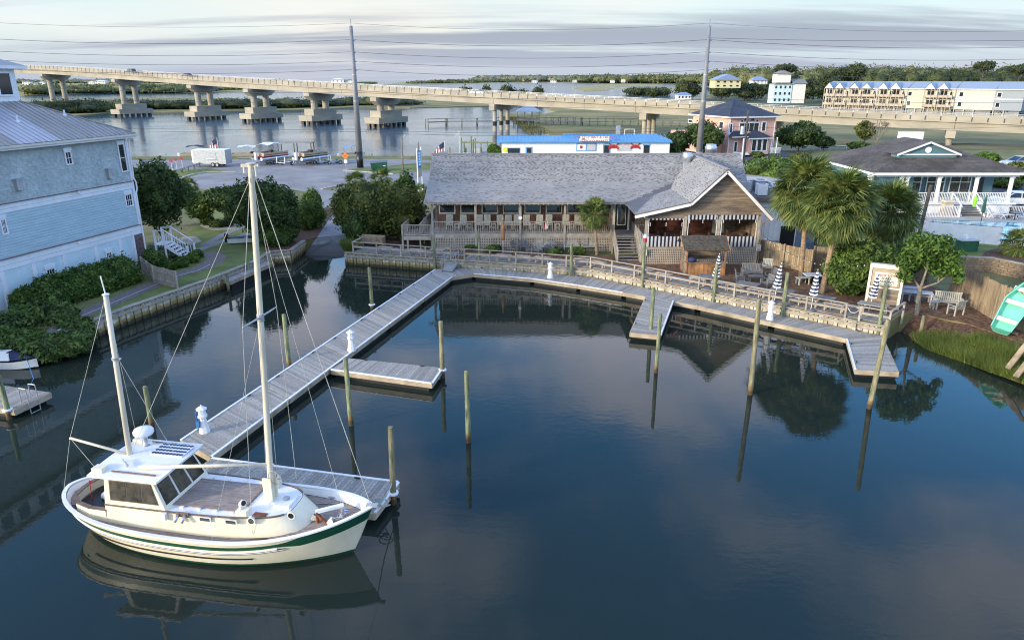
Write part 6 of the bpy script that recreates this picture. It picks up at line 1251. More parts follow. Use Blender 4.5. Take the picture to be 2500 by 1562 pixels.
for x in (-2.40, -1.84):
    for s_ in (-1, 1): mb = MB(); mb.beam(lerp2(x, 1.84, s_) + Vector((0, s_ * .025, 0)), lerp2(x, 2.52, s_) + Vector((0, s_ * .025, 0)), .045, .03); mb.build('window_bar', 'cream', BT)
MB().b2((-2.35, .15, RZf(.5) + .02), (-1.15, .95, RZf(.5) + .05)).build('solar_panel', 'hullw', BT)
for i in range(9):
    for j in range(4): MB().lathe((-2.27 + i * .13 + (.0), .25 + j * .2, RZf(.5) + .053), [(.068, 0), (.068, .006)], 8).build('solar_cell', 'solar', BT)
rp = Bi @ D(362, 1080, 22.0)
MB().lathe((-2.95, .75, RZf(.75)), [(.14, 0), (.07, .05), (.06, .38), (.1, .42)], 12).build('radar_post', 'galv', BT, True)
MB().lathe((-2.95, .75, RZf(.75) + .42), [(.12, 0), (.31, .03), (.34, .08), (.34, .15), (.30, .22), (.15, .26)], 24).build('radar_dome', 'hullw', BT, True)
mb = MB(); mb.cyl((-2.9, -.45, RZf(0) + .08), (-2.5, -.75, RZf(0) + .06), .015, .045, 8); mb.cyl((-2.9, -.45, RZf(0)), (-2.9, -.45, RZf(0) + .1), .02); mb.build('horn', 'steel', BT)
cko = mirror([(-3.25, -1.24), (-3.9, -1.22), (-4.55, -1.02), (-4.95, -.62), (-5.05, -.2)]); cki = [(x * .985 + .0, y * .90) for x, y in cko]
mb = MB(); n_ = len(cko); Zt, Zl = 1.42, .7
mb.v = [(x, y, Zl) for x, y in cko] + [(x, y, Zt) for x, y in cko] + [(x, y, Zt) for x, y in cki] + [(x, y, .55) for x, y in cki]
for k in range(3): mb.f += [(k * n_ + i, k * n_ + i + 1, (k + 1) * n_ + i + 1, (k + 1) * n_ + i) for i in range(n_ - 1)]
mb.m = [0] * len(mb.f); mb.build('cockpit_coaming', 'hull', BT)
mb = MB();
for a, b in zip(cko[:-1], cko[1:]): mb.beam((a[0] * .993, a[1] * .95, Zt + .02), (b[0] * .993, b[1] * .95, Zt + .02), .15, .035)
mb.build('coaming_cap', 'teakd', BT)
MB().prism([(x, y) for x, y in cki], .5, .58).build('cockpit_sole', 'teakd', BT); piece('companionway', 'blkpaint', BT, (-3.235, 0, 1.7), (.03, 1.3, 1.5))
for s_ in (-1, 1): piece('cockpit_seat', 'teak', BT, (-4.0, s_ * .85, .95), (1.2, .36, .05)); piece('seat_front', 'hull', BT, (-4.0, s_ * .68, .75), (1.2, .03, .36))
side = Wall(Bm @ Vector((0, -1.255, 0)), BA)
def sp_(px, py, z=None): u, z_ = side.hit(px, py); return u, z_
for px, py in ((500.5, 1267), (563.5, 1273.5)):
    u, z = sp_(px, py)
    for s_ in (-1, 1): f = MB().b2((u - .21, s_ * 1.255 - .02, z - .085), (u + .21, s_ * 1.255 + .02, z + .085)).build('deck_window', 'cream', BT); MB().b2((u - .17, s_ * 1.255 - .027, z - .055), (u + .17, s_ * 1.255 + .027, z + .055)).build('pane', 'glass', f)
for px, py in ((608.8, 1275.7), (701.4, 1268.8)):
    u, z = sp_(px, py)
    y_ = 1.255 if u < 1.2 else 1.255 - (u - 1.0) * .105
    for s_ in (-1,): mb = MB(); mb.cyl((u, s_ * (y_ - .05), z), (u, s_ * (y_ + .012), z), .135, .135, 20); f = mb.build('porthole', 'cream', BT); mb = MB(); mb.cyl((u, s_ * (y_ - .04), z), (u, s_ * (y_ + .022), z), .095, .095, 20); mb.build('pane', 'glass', f)
u, z = sp_(446, 1258); piece('exhaust_plate', 'teakd', BT, (u, -1.27, z + .05), (.46, .03, .17))
for dx in (-.12, .12): mb = MB(); mb.cyl((u + dx, -1.27, z + .05), (u + dx - .05, -1.48, z - .12), .055, .06, 10); mb.build('exhaust_elbow', 'steel', BT, True)
u, z = sp_(403, 1257); MB().b2((u - .05, -1.38, z - .14), (u + .08, -1.24, z + .1)).build('vent_box', 'hullw', BT)
MB().b2((2.55, -.33, CT + .03), (2.9, .33, CT + .05)).build('front_step', 'hullw', BT)
hp = Bi @ G(714, 1213, CT + .05); MB().b2((2.35, -.36, CT + .02), (3.0 - .1, .36, CT + .13)).build('fore_hatch', 'hullw', BT); MB().lathe((2.62, .03, CT + .13), [(.09, 0), (.11, .02), (.11, .07), (.09, .08)], 12).build('mushroom_vent', 'galv', BT)
for s_, x_ in ((-1, 1.55), (1, 1.75)):
    MB().b2((x_ - .18, s_ * .85 - .16, CT + .03), (x_ + .2, s_ * .85 + .16, CT + .20)).build('dorade_box', 'hull', BT)
    mb = MB(); mb.tube([(x_ - .05, s_ * .85, CT + .2), (x_ - .05, s_ * .85, CT + .40), (x_ + .04, s_ * .85 - .03, CT + .46)], .07, 10); c_ = mb.build('cowl_vent', 'hullw', BT, True); mb = MB(); mb.cyl((x_ + .03, s_ * .85 - .03, CT + .45), (x_ + .10, s_ * .85 - .06, CT + .47), .10, .11, 12); mb.build('cowl_mouth', 'hullw', BT); MB().cyl((x_ + .09, s_ * .85 - .06, CT + .468), (x_ + .104, s_ * .85 - .066, CT + .472), .085, .085, 12).build('cowl_opening', 'blkpaint', BT)
mb = MB(); mb.b2((1.9, -.95, CT + .035), (2.35, -.72, CT + .05)); mb.build('rusty_tray', 'rust', BT)
fz = DKZ(4.2)
a_ = Bi @ G(770, 1249, fz + .35); b_ = Bi @ G(839, 1232, fz + .45)
mb = MB(); mb.beam(a_, b_, .12, .10); mb.build('anchor_davit', 'hullw', BT); mb = MB(); mb.cyl(a_ + Vector((.05, 0, -.42)), a_ + Vector((.05, 0, 0)), .05); mb.build('davit_post', 'rust', BT)
mb = MB(); c = (a_ + b_) / 2; mb.beam(a_ + Vector((.1, -.02, -.08)), a_ + Vector((.42, -.1, -.33)), .10, .07, 1); mb.beam(a_ + Vector((.42, -.1, -.33)), a_ + Vector((.62, -.12, -.05)), .06, .06); mb.extr([a_ + Vector((.42, -.1, -.33)), a_ + Vector((.75, -.28, -.30)), a_ + Vector((.58, -.1, -.06))], (0, .03, 0)); mb.extr([a_ + Vector((.42, -.08, -.33)), a_ + Vector((.72, .12, -.30)), a_ + Vector((.58, -.1, -.06))], (0, .03, 0)); mb.build('anchor', ['hullw', 'rust'], BT)
mb = MB(); mb.cyl((4.6, 0, fz), (4.6, 0, fz + .42), .06); mb.cyl((4.6, -.2, fz + .3), (4.6, .2, fz + .3), .025); mb.build('samson_post', 'galv', BT)
mb = MB(); mb.beam((5.45, 0, shz(1) + .02), (5.85, 0, shz(1) + .06), .16, .07); mb.build('bow_roller', 'galv', BT)
for x in (-4.6, -2.0, 3.7):
    for s_ in (-1, 1): yy = s_ * (shw(x / 5.66) - .2); mb = MB(); mb.beam((x - .14, yy, DKZ(x) + .07), (x + .14, yy, DKZ(x) + .07), .04, .035); mb.cyl((x - .05, yy, DKZ(x)), (x - .05, yy, DKZ(x) + .07), .02); mb.cyl((x + .05, yy, DKZ(x)), (x + .05, yy, DKZ(x) + .07), .02); mb.build('cleat', 'galv', BT)
mB = Bm @ Vector((2.1, 0, CT)); mT = D(612, 401, mB.y + .05); mk = lambda k: mB.lerp(mT, k)
mb = MB(); mb.cyl(mB, mT, .105, .085, 18, cap=False); mb.build('main_mast', 'mast', BT, True, world=True)
mb = MB(); mb.cyl(mT, mT + Vector((0, 0, .03)), .13, .13, 16); mb.beam(mT + Vector((-.28, 0, -.04)), mT + Vector((.22, 0, -.04)), .08, .09); mb.cyl(mT + Vector((-.2, 0, -.25)), mT + Vector((-.2, 0, -.05)), .04); mb.cyl(mT + Vector((.14, -.05, -.35)), mT + Vector((.14, -.05, -.05)), .025); mb.build('masthead_fitting', 'mast', BT, world=True)
piece('mast_step', 'hullw', BT, (2.1, 0, CT + .08), (.5, .5, .1)); piece('tabernacle', 'hull', BT, (2.1, -.17, CT + .5), (.30, .06, .95)); piece('tabernacle', 'hull', BT, (2.1, .17, CT + .5), (.30, .06, .95))
spc = mk(.585); lat = Vector((-.18, -.98, 0)).normalized()
mb = MB(); mb.cyl(spc, spc + lat * 1.02 + Vector((0, 0, .02)), .035, .022, 8); mb.cyl(spc, spc - lat * 1.02 + Vector((0, 0, .02)), .035, .022, 8); mb.build('spreader', 'galv', BT, world=True)
mb = MB(); mb.cyl(spc + Vector((0, 0, -.12)), spc + Vector((0, 0, .1)), .11, .11, 14); mb.build('mast_band', 'galv', BT, world=True)
zB = Bm @ Vector((-3.05, .05, RZf(0) - .02)); zT = D(258, 720, zB.y)
mb = MB(); mb.cyl(zB, zT, .09, .08, 14); mb.build('mizzen_mast', 'mast', BT, True, world=True); mb = MB(); mb.cyl(zT, zT + Vector((0, 0, .03)), .11, .11, 14); mb.cyl(zT, zT + Vector((-.05, 0, .62)), .02); mb.build('mizzen_masthead', 'hullw', BT, world=True)
mb = MB(); q_ = zB.lerp(zT, .62); mb.cyl(q_ - Vector((0, 0, .04)), q_ + Vector((0, 0, .04)), .115, .115, 14); mb.beam(q_, q_ + Vector((.2, -.02, 0)), .06, .04); mb.build('mast_light_bracket', 'galv', BT, world=True)
g0 = D(660, 1133, mB.y - .02); ge = D(340, 1141, 20.55)
mb = MB(); mb.cyl(g0, ge, .055, .065, 12); mb.build('main_boom', 'mast', BT, True, world=True); mb = MB(); mb.cyl(g0, mB + (g0 - mB) * 1 + Vector((.12, 0, 0)), .035); mb.build('gooseneck', 'galv', BT, world=True)
h0 = D(309, 1107, zB.y); h1 = D(171, 1069, zB.y + .35); mb = MB(); mb.cyl(h0, h1, .05, .045, 10); mb.build('mizzen_boom', 'mast', BT, True, world=True)
rig = [(mT, Bm @ Vector((5.6, 0, shz(1) + .05)), .014), (mk(.93), Bm @ Vector((4.6, .1, fz + .1)), .008), (mT, spc + lat * 1.02, .011), (spc + lat * 1.02, G(616, 1303, 1.12), .011), (mT, spc - lat * 1.02, .011), (spc - lat * 1.02, Bm @ Vector((2.1, 1.72, shz(.37) + .02)), .011),
       (mk(.97), Bm @ Vector((-2.9, -.1, RZf(0) + .05)), .011), (mk(.9), mk(.12) + lat * .25, .009), (mk(.95), mk(.1) - lat * .22 + Vector((.1, 0, 0)), .009), (spc, Bm @ Vector((.9, -1.75, shz(.2))), .006),
       (zT, h1, .010), (h1, Bm @ Vector((-5.5, -.5, shz(-.97))), .010), (h1, Bm @ Vector((-3.6, -.9, RZf(1))), .009), (zB.lerp(zT, .66), Bm @ Vector((-1.5, .3, RZf(.3) + .02)), .009), (zB.lerp(zT, .97), Bm @ Vector((-3.6, 1.2, 1.4)), .007)]
for a, b, r in rig: mb = MB(); mb.cyl(a, b, r * .8, r * .8, 5); mb.build('stay', 'rope', BT, world=True)
mb = MB(); c = mk(.09)
for k in range(4): mb.tube([c + Vector((.12 + .17 * math.sin(a) * (1 + .1 * k), -.1 + .04 * k, -.05 * k + .22 * math.cos(a))) for a in np.linspace(0, 6.3, 12)], .009, 4)
mb.build('halyard_coil', 'rope', BT, world=True)
mb = MB(); mb.cyl((0, 0, 0), (.45, -.25, .02), .13, .13, 12); mb.cyl((.45, -.25, .02), (.55, -.3, .02), .13, .05, 12); mb.cyl((0, 0, 0), (-.1, .05, 0), .13, .05, 12); o = mb.build('boat_fender', 'canvas', None, True); o.location = Bm @ Vector((-4.3, -.05, 1.16)); tag(o, 'white cylindrical fender lying in the sailboat cockpit', 'fender')
mb = MB(); mb.cyl((0, 0, 0), (.5, -.28, 0), .15, .15, 10); o = mb.build('sail_bag', 'navy', None, True); o.location = Bm @ Vector((-4.15, .4, 1.18)); tag(o, 'dark rolled sail bag beside the white fender in the cockpit', 'bag')
mb = MB(); mb.cyl((0, 0, 0), (.05, 0, .95), .015, .012, 6); mb.extr([(.05, 0, .95), (.05, .0, .8), (.2, .02, .86)], (0, .02, 0)); o = mb.build('flag_staff', 'red'); o.location = Bm @ Vector((-4.55, -.35, .95)); tag(o, 'small red marker staff standing in the sailboat cockpit', 'flag')
pc = [G(822, 1264, fz + .05), G(870, 1261, fz + .05), G(884, 1246, fz + .05), G(836, 1243, fz + .05)]
mb = MB(); mb.extr(pc, (0, 0, .03)); bd = tag(mb.build('notice_board', 'white'), 'white board with a blue border and blue shapes lying on the sailboat foredeck', 'board')
cc_ = sum(pc, Vector()) / 4
for a, b in zip(pc, pc[1:] + pc[:1]): mb = MB(); up_ = Vector((0, 0, .034)); mb.beam(cc_ + (a - cc_) * .92 + up_, cc_ + (b - cc_) * .92 + up_, .025, .008); mb.build('border', 'solar', bd)
for k, l in ((.28, .2), (.5, -.15), (.72, .18), (.85, -.2)): p = pc[0].lerp(pc[1], k).lerp(pc[3].lerp(pc[2], k), .5 + l); mb = MB(); mb.lathe(p + Vector((0, 0, .032)), [(.06, 0), (.06, .004)], 6); mb.build('printed_shape', 'bluepl', bd)
mb = MB(); c = Bm @ Vector((3.75, -.15, fz + .04))
for k in range(5): mb.tube([c + Vector(((.2 - .02 * k) * math.sin(a), (.15 - .015 * k) * math.cos(a), .03 * k)) for a in np.linspace(0, 6.3, 14)], .018, 5)
tag(mb.build('rope_coil', 'rope'), 'coiled rope on the sailboat foredeck behind the anchor', 'rope')
mb = MB(); bw_ = Bm @ Vector((5.55, .05, shz(1) + .03)); pe = Vector((-4.42, 22.8, .95)); pts = []
for i in range(13): s = i / 12; p = bw_.lerp(pe, s); p.z -= .6 * 4 * s * (1 - s) * .6; pts.append(p)
mb.tube(pts, .02, 5)
for k in range(5): mb.tube([Vector((-4.55 - .08 * k, 21.75 + .13 * k, .56)) + Vector((.24 * math.sin(a), .12 * math.cos(a), .25 * abs(math.sin(a * .5 + k)))) for a in np.linspace(0, 6.3, 12)], .018, 5)
tag(mb.build('mooring_rope', 'rope'), 'tangled mooring rope between the sailboat bow and the end piling', 'rope')
def edge_noise(P_, amp, step):
    out = []
    for i, a in enumerate(P_):
        a = Vector(a); b = Vector(P_[(i + 1) % len(P_)]); n = max(1, int((b - a).length / step)); nr = (b - a).normalized(); nr = Vector((-nr.y, nr.x))
        for k in range(n): out.append(tuple(a.lerp(b, k / n) + nr * (random.uniform(-amp, amp) if k else 0)))
    return out
m1 = [(12, 149.9), (9, 170), (11, 205)] + gp([(1344, 327), (1330, 312), (1318, 301), (1290, 292), (1262, 289), (1240, 283), (1243, 278), (1330, 278.5), (1362, 272), (1330, 266)], .3) + [(26, 520), (80, 560), (150, 600), (190, 720), (420, 1050), (1500, 1200), (1500, 149.9)]
sheet('marsh', edge_noise(m1, 1.2, 12), .3, 'marsh', z0=-.5)
sheet('brown_marsh', [(40, 150.2), (44, 178), (75, 172), (110, 170), (170, 150), (240, 130), (240, 100), (75, 104), (60, 128), (56, 150)], .9, 'marsh2', z0=-.2)
sheet('far_ground', [(96, 330), (118, 270), (170, 215), (260, 170), (900, 170), (900, 900), (300, 900), (150, 560), (92, 420)], 1.85, 'scrub', z0=0)
sheet('island', edge_noise([(-620, 335)] + gp([(0, 290), (110, 287), (220, 282), (277, 276), (400, 275), (676, 272), (865, 264), (1000, 265), (1188, 261)], 0) + [(-4, 520), (-60, 560), (-150, 540)] + gp([(500, 240), (300, 242), (65, 249), (-200, 252)], 0), 1.0, 14), .35, 'marsh', z0=-.4)
sheet('far_marsh', edge_noise(gp([(-400, 234), (65, 232), (300, 229), (500, 227), (640, 221), (760, 214), (900, 207), (900, 203.5), (700, 201), (300, 200), (-500, 200)], 0), 4, 60), .4, 'gold', z0=-.3)
sheet('sand_spit', edge_noise(gp([(930, 208), (1058, 206.5), (1240, 202), (1420, 200.5), (1420, 199), (1000, 199.5)], 0), 5, 120), .5, 'gold', z0=-.3)
sheet('far_shore', edge_noise(gp([(1200, 201), (1500, 201.5), (1700, 202), (2600, 205), (2600, 199), (1200, 198.5)], 0), 6, 200), .6, 'gold', z0=-.3)
for L_ in ([(1395, 216), (1420, 212.5), (1475, 212), (1500, 216), (1470, 222.5), (1425, 223.5)], [(1440, 209), (1480, 206), (1560, 205.5), (1625, 208), (1600, 211.5), (1500, 212)], [(1500, 218), (1600, 214.5), (1680, 216), (1660, 221), (1560, 221)]):
    sheet('marsh_island', edge_noise(gp(L_, 0), 3, 40), .3, 'gold', z0=-.3)
def woods(name, line, hr, wr, n, size, m, nb=60, seed=1, z=0.3, kind='stuff', depth=10, label=None):
    g = np.random.default_rng(seed); bl = []
    P_ = [Vector(p) for p in line]; seg = [(b - a).length for a, b in zip(P_[:-1], P_[1:])]; tot = sum(seg)
    for i in range(nb):
        s = g.random() * tot; k = 0
        while k < len(seg) - 1 and s > seg[k]: s -= seg[k]; k += 1
        p = P_[k].lerp(P_[k + 1], min(1, s / seg[k])); h = g.uniform(*hr); w = g.uniform(*wr); p = p + Vector((0, g.uniform(0, depth)))
        bl.append((p.x, p.y, z + h * .5, w, w * .8, h * .55))
    o = crown(name, bl, n, size, m, None, core=.82); return tag(o, kind=kind)
woods('scrub_thicket', gp([(130, 272), (277, 270), (400, 268), (676, 265), (865, 258), (1000, 259)], .3), (1.8, 5.2), (3.5, 10), 30000, .5, 'lf_fard', 260, 3, depth=22)
woods('scrub_thicket', gp([(-200, 284), (60, 280), (215, 276)], .3), (2, 6), (4, 9), 9000, .55, 'lf_fard', 70, 4, depth=18)
woods('far_scrub', gp([(60, 231), (300, 228.5), (460, 226.5)], .3), (4, 10), (9, 22), 9000, 1.6, 'lf_far', 90, 5, depth=120)
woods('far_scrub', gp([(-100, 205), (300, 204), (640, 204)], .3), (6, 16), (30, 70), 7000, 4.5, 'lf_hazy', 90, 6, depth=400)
woods('far_scrub', gp([(500, 222), (640, 218), (760, 212), (900, 205)], .3), (3, 7), (8, 20), 7000, 1.8, 'lf_far', 70, 7, depth=100)
woods('far_scrub', gp([(1000, 205), (1060, 204.5), (1240, 201)], .3), (5, 15), (20, 50), 6000, 3.5, 'lf_far', 60, 8, depth=150)
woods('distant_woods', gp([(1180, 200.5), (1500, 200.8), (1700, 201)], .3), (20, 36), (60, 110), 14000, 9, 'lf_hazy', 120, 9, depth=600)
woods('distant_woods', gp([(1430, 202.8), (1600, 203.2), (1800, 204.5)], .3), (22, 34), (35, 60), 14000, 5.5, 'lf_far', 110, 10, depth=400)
woods('dark_woods', gp([(1780, 213), (1950, 214), (2150, 215), (2560, 216)], 1.9), (23, 35), (12, 24), 42000, 1.9, 'lf_far', 190, 11, z=1.9, depth=260)
woods('dark_woods', gp([(2120, 225), (2300, 226), (2560, 226)], 1.9), (14, 22), (9, 16), 20000, 1.4, 'lf_fard', 80, 12, z=1.9, depth=60)
woods('shore_scrub', gp([(1540, 231), (1640, 233)], .5), (4, 7), (5, 9), 3000, .9, 'lf_fard', 16, 13, depth=40)
woods('shore_scrub', gp([(1090, 243), (1200, 246), (1320, 249)], .5), (7, 11), (2.5, 5), 3500, .8, 'lf_fard', 14, 14, depth=20)
def blades(name, polyfn, n, h, w, m, z, lean=.35, seed=2):
    g = np.random.default_rng(seed); pts = polyfn(g, n); hh = h * (0.45 + .8 * g.random(n)); a = g.random(n) * 6.283; dx, dy = np.cos(a) * w, np.sin(a) * w; le = g.normal(size=(n, 2)) * lean * hh[:, None]
    zz = z(pts) if callable(z) else np.full(n, z); V = np.stack([np.c_[pts[:, 0] - dx, pts[:, 1] - dy, zz - .05], np.c_[pts[:, 0] + dx, pts[:, 1] + dy, zz - .05], np.c_[pts + le, zz + hh]], 1).reshape(-1, 3)
    me = npmesh(name, V, np.arange(n * 3).reshape(n, 3), m); return tag(inst(me, name), kind='stuff')
def along(P_, w0, w1):
    P_ = [np.array(p) for p in P_]
    def fn(g, n):
        k = g.integers(0, len(P_) - 1, n); s = g.random(n)[:, None]; a = np.array(P_)[k]; b = np.array(P_)[k + 1]; d = b - a; nr = np.c_[-d[:, 1], d[:, 0]]; nr /= np.linalg.norm(nr, axis=1)[:, None]
        return a + d * s + nr * (w0 + (w1 - w0) * g.random(n) ** 1.4)[:, None]
    return fn
shore = [(24.3, 40.6), (24.2, 38.9), (25.0, 37.2), (25.6, 35.2), (26.4, 33.2), (28.2, 28.2), (31, 22)]
blades('marsh_grass', along(shore, .1, 2.4), 26000, .6, .016, 'reed', lambda p: np.clip((p[:, 0] - 25) * .12 + .05, 0, .9), .45, 5)
blades('marsh_grass', along([(26.2, 38.6), (27.5, 35.5), (28.3, 32.5)], -.3, 1.2), 9000, .45, .015, 'reed', .75, .45, 6)
blades('dead_grass', along(shore, .3, 3.2), 9000, .4, .016, 'frondd', lambda p: np.clip((p[:, 0] - 25) * .12 + .05, 0, 1.05), .6, 9)
woods('apartment_shrubs', gp([(2030, 268), (2180, 272), (2330, 280), (2480, 288)], 1.9), (2, 5), (2, 5), 6000, .5, 'lf_fard', 40, 15, z=1.9, depth=6)
blades('marsh_reeds', along(gp([(1250, 287), (1290, 292), (1344, 327)], .3), -6, .5), 3500, .8, .06, 'reedm', .25, .3, 7)
blades('ramp_grass', along([(-14.8, 62.0), (-14.4, 60.2), (-13.8, 59.4)], -.2, .9), 5000, .8, .014, 'reed', 1.1, .4, 8)
blades('lawn_grass', lambda g, n: np.c_[g.uniform(-26, -17.5, n), g.uniform(43, 62, n)][lambda p: (p[:, 0] > -26 + 0)] if False else np.c_[g.uniform(-26, -17.5, n), g.uniform(43, 62, n)], 10, .05, .01, 'reed', 1.1) if False else None
def pxm(y, z): return F / (y * _c + (HC - z) * _s)
def treepx(name_label, cat, bx, by, z, ty, wpx, m, n, size, seed, off=0, **kw):
    b = G(bx, by, z); h = D(bx, ty, b.y).z - z; rad = wpx / 2 / pxm(b.y, z + h / 2); return ground_tree('tree', name_label, cat, b, h, rad, m, n, size, seed, **kw)
def bushpx(lb, cx, by, z, ty, wpx, m, n, size, seed, cat='bush', name='shrub', dpt=.9, k=8, group=None, core=.8, shell=.7):
    b = G(cx, by, z); rad0 = wpx / 2 / pxm(b.y, z); b.y += rad0 * dpt * .7; b.x = b.x * (1 + rad0 * dpt * .7 / b.y); h = D(cx, ty, b.y).z - z; rad = wpx / 2 / pxm(b.y, z)
    bl = blobs_round(0, 0, h * .45, rad, rad * dpt, h * .58, k, .5, seed); t = thing(name, lb, cat, b, 0, group); crown('foliage', bl, n, size, m, t, core, shell); MB().cyl((0, 0, -.1), (0, 0, h * .4), .05, .03, 6).build('stem', 'barkd', t); return t
treepx('large dark evergreen tree beside the far corner of the pale blue house', 'tree', 402, 600, 1.12, 378, 150, 'lf_dark', 17000, .16, 21, low=.12, k=14)
treepx('small dark round-crowned tree in a gravel bed on the left lawn', 'tree', 552, 553, 1.12, 452, 98, 'lf_dark', 7500, .15, 22, low=.3)
treepx('big feathery dark green tree behind the main mast', 'tree', 655, 596, 1.12, 424, 158, 'lf_dark', 17000, .15, 23, low=.03, k=14)
treepx('dark evergreen between the two lawn trees on the left', 'tree', 492, 545, 1.12, 462, 80, 'lf_mid', 6000, .16, 24, low=.05)
treepx('slim light green treetop beside the left house wall', 'tree', 345, 560, 1.12, 425, 60, 'lf_mid', 4000, .16, 25, low=.05)
bushpx('large mixed dark green shrub mass right of the boat ramp', 930, 592, 1.12, 440, 190, 'lf_olive', 22000, .15, 26, k=16, dpt=.75)
bushpx('tall dark bush left of the restaurant ramp deck', 992, 560, 1.12, 426, 70, 'lf_mid', 7000, .15, 27)
bushpx('low dark bush nearest the boat ramp at the left foot of the shrub mass', 872, 600, 1.12, 505, 70, 'lf_dark', 6000, .14, 28)
bushpx('tall clipped dome shrub at the top of the red mulch bank', 765, 520, 1.12, 458, 52, 'lf_hedge', 5000, .10, 29, k=3)
bushpx('wide clipped hedge shrub below the dome shrub', 752, 565, 1.12, 484, 78, 'lf_hedge', 8000, .10, 30, k=5)
bushpx('dark bush at the left end of the red mulch bank', 700, 597, 1.12, 520, 66, 'lf_dark', 6000, .12, 31)
bushpx('low dark bush in front of the feathery tree', 672, 606, 1.12, 548, 70, 'lf_hedge', 5000, .12, 32)
for i, (x, y, ty, w, lb) in enumerate([(511, 552, 526, 36, 'leftmost of three round bushes in the lawn gravel bed'), (534, 558, 534, 34, 'middle of three round bushes in the lawn gravel bed'), (558, 554, 530, 34, 'rightmost of three round bushes in the lawn gravel bed')]): bushpx(lb, x, y, 1.12, ty, w, 'lf_dark', 2600, .08, 40 + i, k=2, group='round bushes in the lawn bed')
for i, (x, y, ty, w, lb) in enumerate([(417, 662, 632, 38, 'clipped ball bush nearest the picket fence'), (447, 655, 624, 38, 'second clipped ball bush from the picket fence'), (472, 644, 616, 36, 'third clipped ball bush from the picket fence'), (484, 632, 609, 30, 'smallest clipped ball bush, farthest along the brick path')]): bushpx(lb, x, y, 1.12, ty, w, 'lf_hedge', 3200, .07, 50 + i, k=1, group='clipped ball bushes along the brick path', core=.9, shell=.85)
bushpx('pale silvery shrub behind the clipped ball bushes', 420, 632, 1.12, 596, 110, 'lf_sage', 5200, .10, 55)
bushpx('yellow-green shrub beside the white house stairs', 378, 660, 1.12, 610, 52, 'lf_mid', 4000, .10, 56)
bushpx('rounded clipped bush against the wall at the near end of the blue house', 62, 768, 1.12, 706, 66, 'lf_hedge', 5500, .10, 57, k=2, core=.88, shell=.8)
h0_, h1_ = G(135, 752, 1.12), G(322, 694, 1.12); t = thing('hedge', 'long clipped hedge along the wall of the pale blue house', 'hedge', (h0_ + h1_) / 2); bl = []
for i in range(9): p = h0_.lerp(h1_, i / 8) - (h0_ + h1_) / 2; bl.append((p.x - .55, p.y + .2, .75, 1.05, 1.0, 1.15 + .06 * math.sin(i * 2)))
crown('foliage', bl, 24000, .10, 'lf_hedge', t, .90, .86)
t = thing('shore_bush', 'wide bushy thicket overhanging the water at the lower left bank', 'bush', (-29, 38.6, .9)); bl = []
for (px, py, r, hz) in ((10, 800, 1.9, 1.6), (70, 780, 1.8, 1.9), (130, 775, 1.7, 2.0), (180, 790, 1.2, 1.4), (40, 822, 1.6, 1.2), (110, 828, 1.6, 1.2), (165, 820, 1.3, 1.2), (-60, 800, 2.0, 1.9), (-140, 820, 2.2, 2), (200, 805, .8, .9)): p = G(px, py, 1.2); bl.append((p.x + 29, p.y - 38.6, hz * .38 - .6, r * .82, r * .82, hz * .55))
crown('foliage', bl, 30000, .13, 'lf_mang', t, .85, .72)
bushpx('dark twig of foliage in front of the house at the left frame edge', -22, 700, 1.12, 600, 60, 'lf_dark', 1800, .12, 58)
for i, (x, y, ty, w) in enumerate([(1087, 606, 592, 34), (1152, 612, 594, 36), (1208, 618, 598, 40), (1352, 622, 604, 44), (1408, 627, 602, 42)]): bushpx(f'low feathery shrub at the porch foot, {ORD[i]} from the left', x, y, 1.13, ty, w, 'lf_mid', 2200, .09, 60 + i, group='low shrubs along the porch foot')
bushpx('large dense dark green shrub between the palms and the landing sign', 2108, 728, 1.13, 584, 158, 'lf_mid', 26000, .14, 70, k=16, dpt=.8)
bushpx('dark shrub behind the big dense shrub', 2190, 690, 1.13, 590, 90, 'lf_dark', 8000, .13, 71)
bushpx('wide green shrub mass behind the restaurant annex', 1880, 452, 1.2, 378, 130, 'lf_mid', 9000, .2, 72, k=12)
bushpx('olive shrub right of the shrub mass behind the annex', 1950, 440, 1.2, 372, 70, 'lf_olive', 5000, .2, 73)
treepx('broad dark tree on the marsh edge right of the pink house', 'tree', 1948, 372, 1.0, 297, 95, 'lf_dark', 9000, .32, 74, low=.12)
treepx('small dark evergreen right of the broad marsh tree', 'tree', 2010, 366, 1.0, 334, 44, 'lf_dark', 3500, .28, 75, low=.05)
bushpx('low bright shrub below the bare marsh tree', 2093, 366, 1.0, 347, 50, 'lf_mid', 2500, .28, 76)
treepx('green treetop beside the bare marsh tree', 'tree', 2108, 360, 1.0, 295, 44, 'lf_olive', 2600, .3, 77, low=.25)
treepx('tree in front of the pink house beside the steel pole', 'tree', 1716, 384, 1.2, 288, 84, 'lf_dark', 8000, .26, 78, low=.1)
treepx('dark tree mass left of the pink house', 'tree', 1645, 384, 1.2, 318, 60, 'lf_dark', 6000, .28, 79, low=.02)
bushpx('bright green bush at the left end of the blue-roofed shop', 1207, 388, 1.2, 352, 34, 'lf_bright', 2600, .22, 80)
bushpx('small bush in the planter in front of the pink house bay', 1848, 388, 1.6, 370, 34, 'lf_mid', 1800, .2, 81)
bushpx('marsh shrub behind the pool clubhouse near the blue car', 2400, 402, 1.5, 372, 60, 'lf_bright', 2500, .3, 82)
bushpx('shrub beside the silver-blue car at the right edge', 2480, 440, 2.5, 395, 70, 'lf_olive', 3500, .22, 83)
bushpx('dark hedge behind the clubhouse porch and white car', 2445, 460, 2.5, 425, 90, 'lf_dark', 4500, .2, 84)
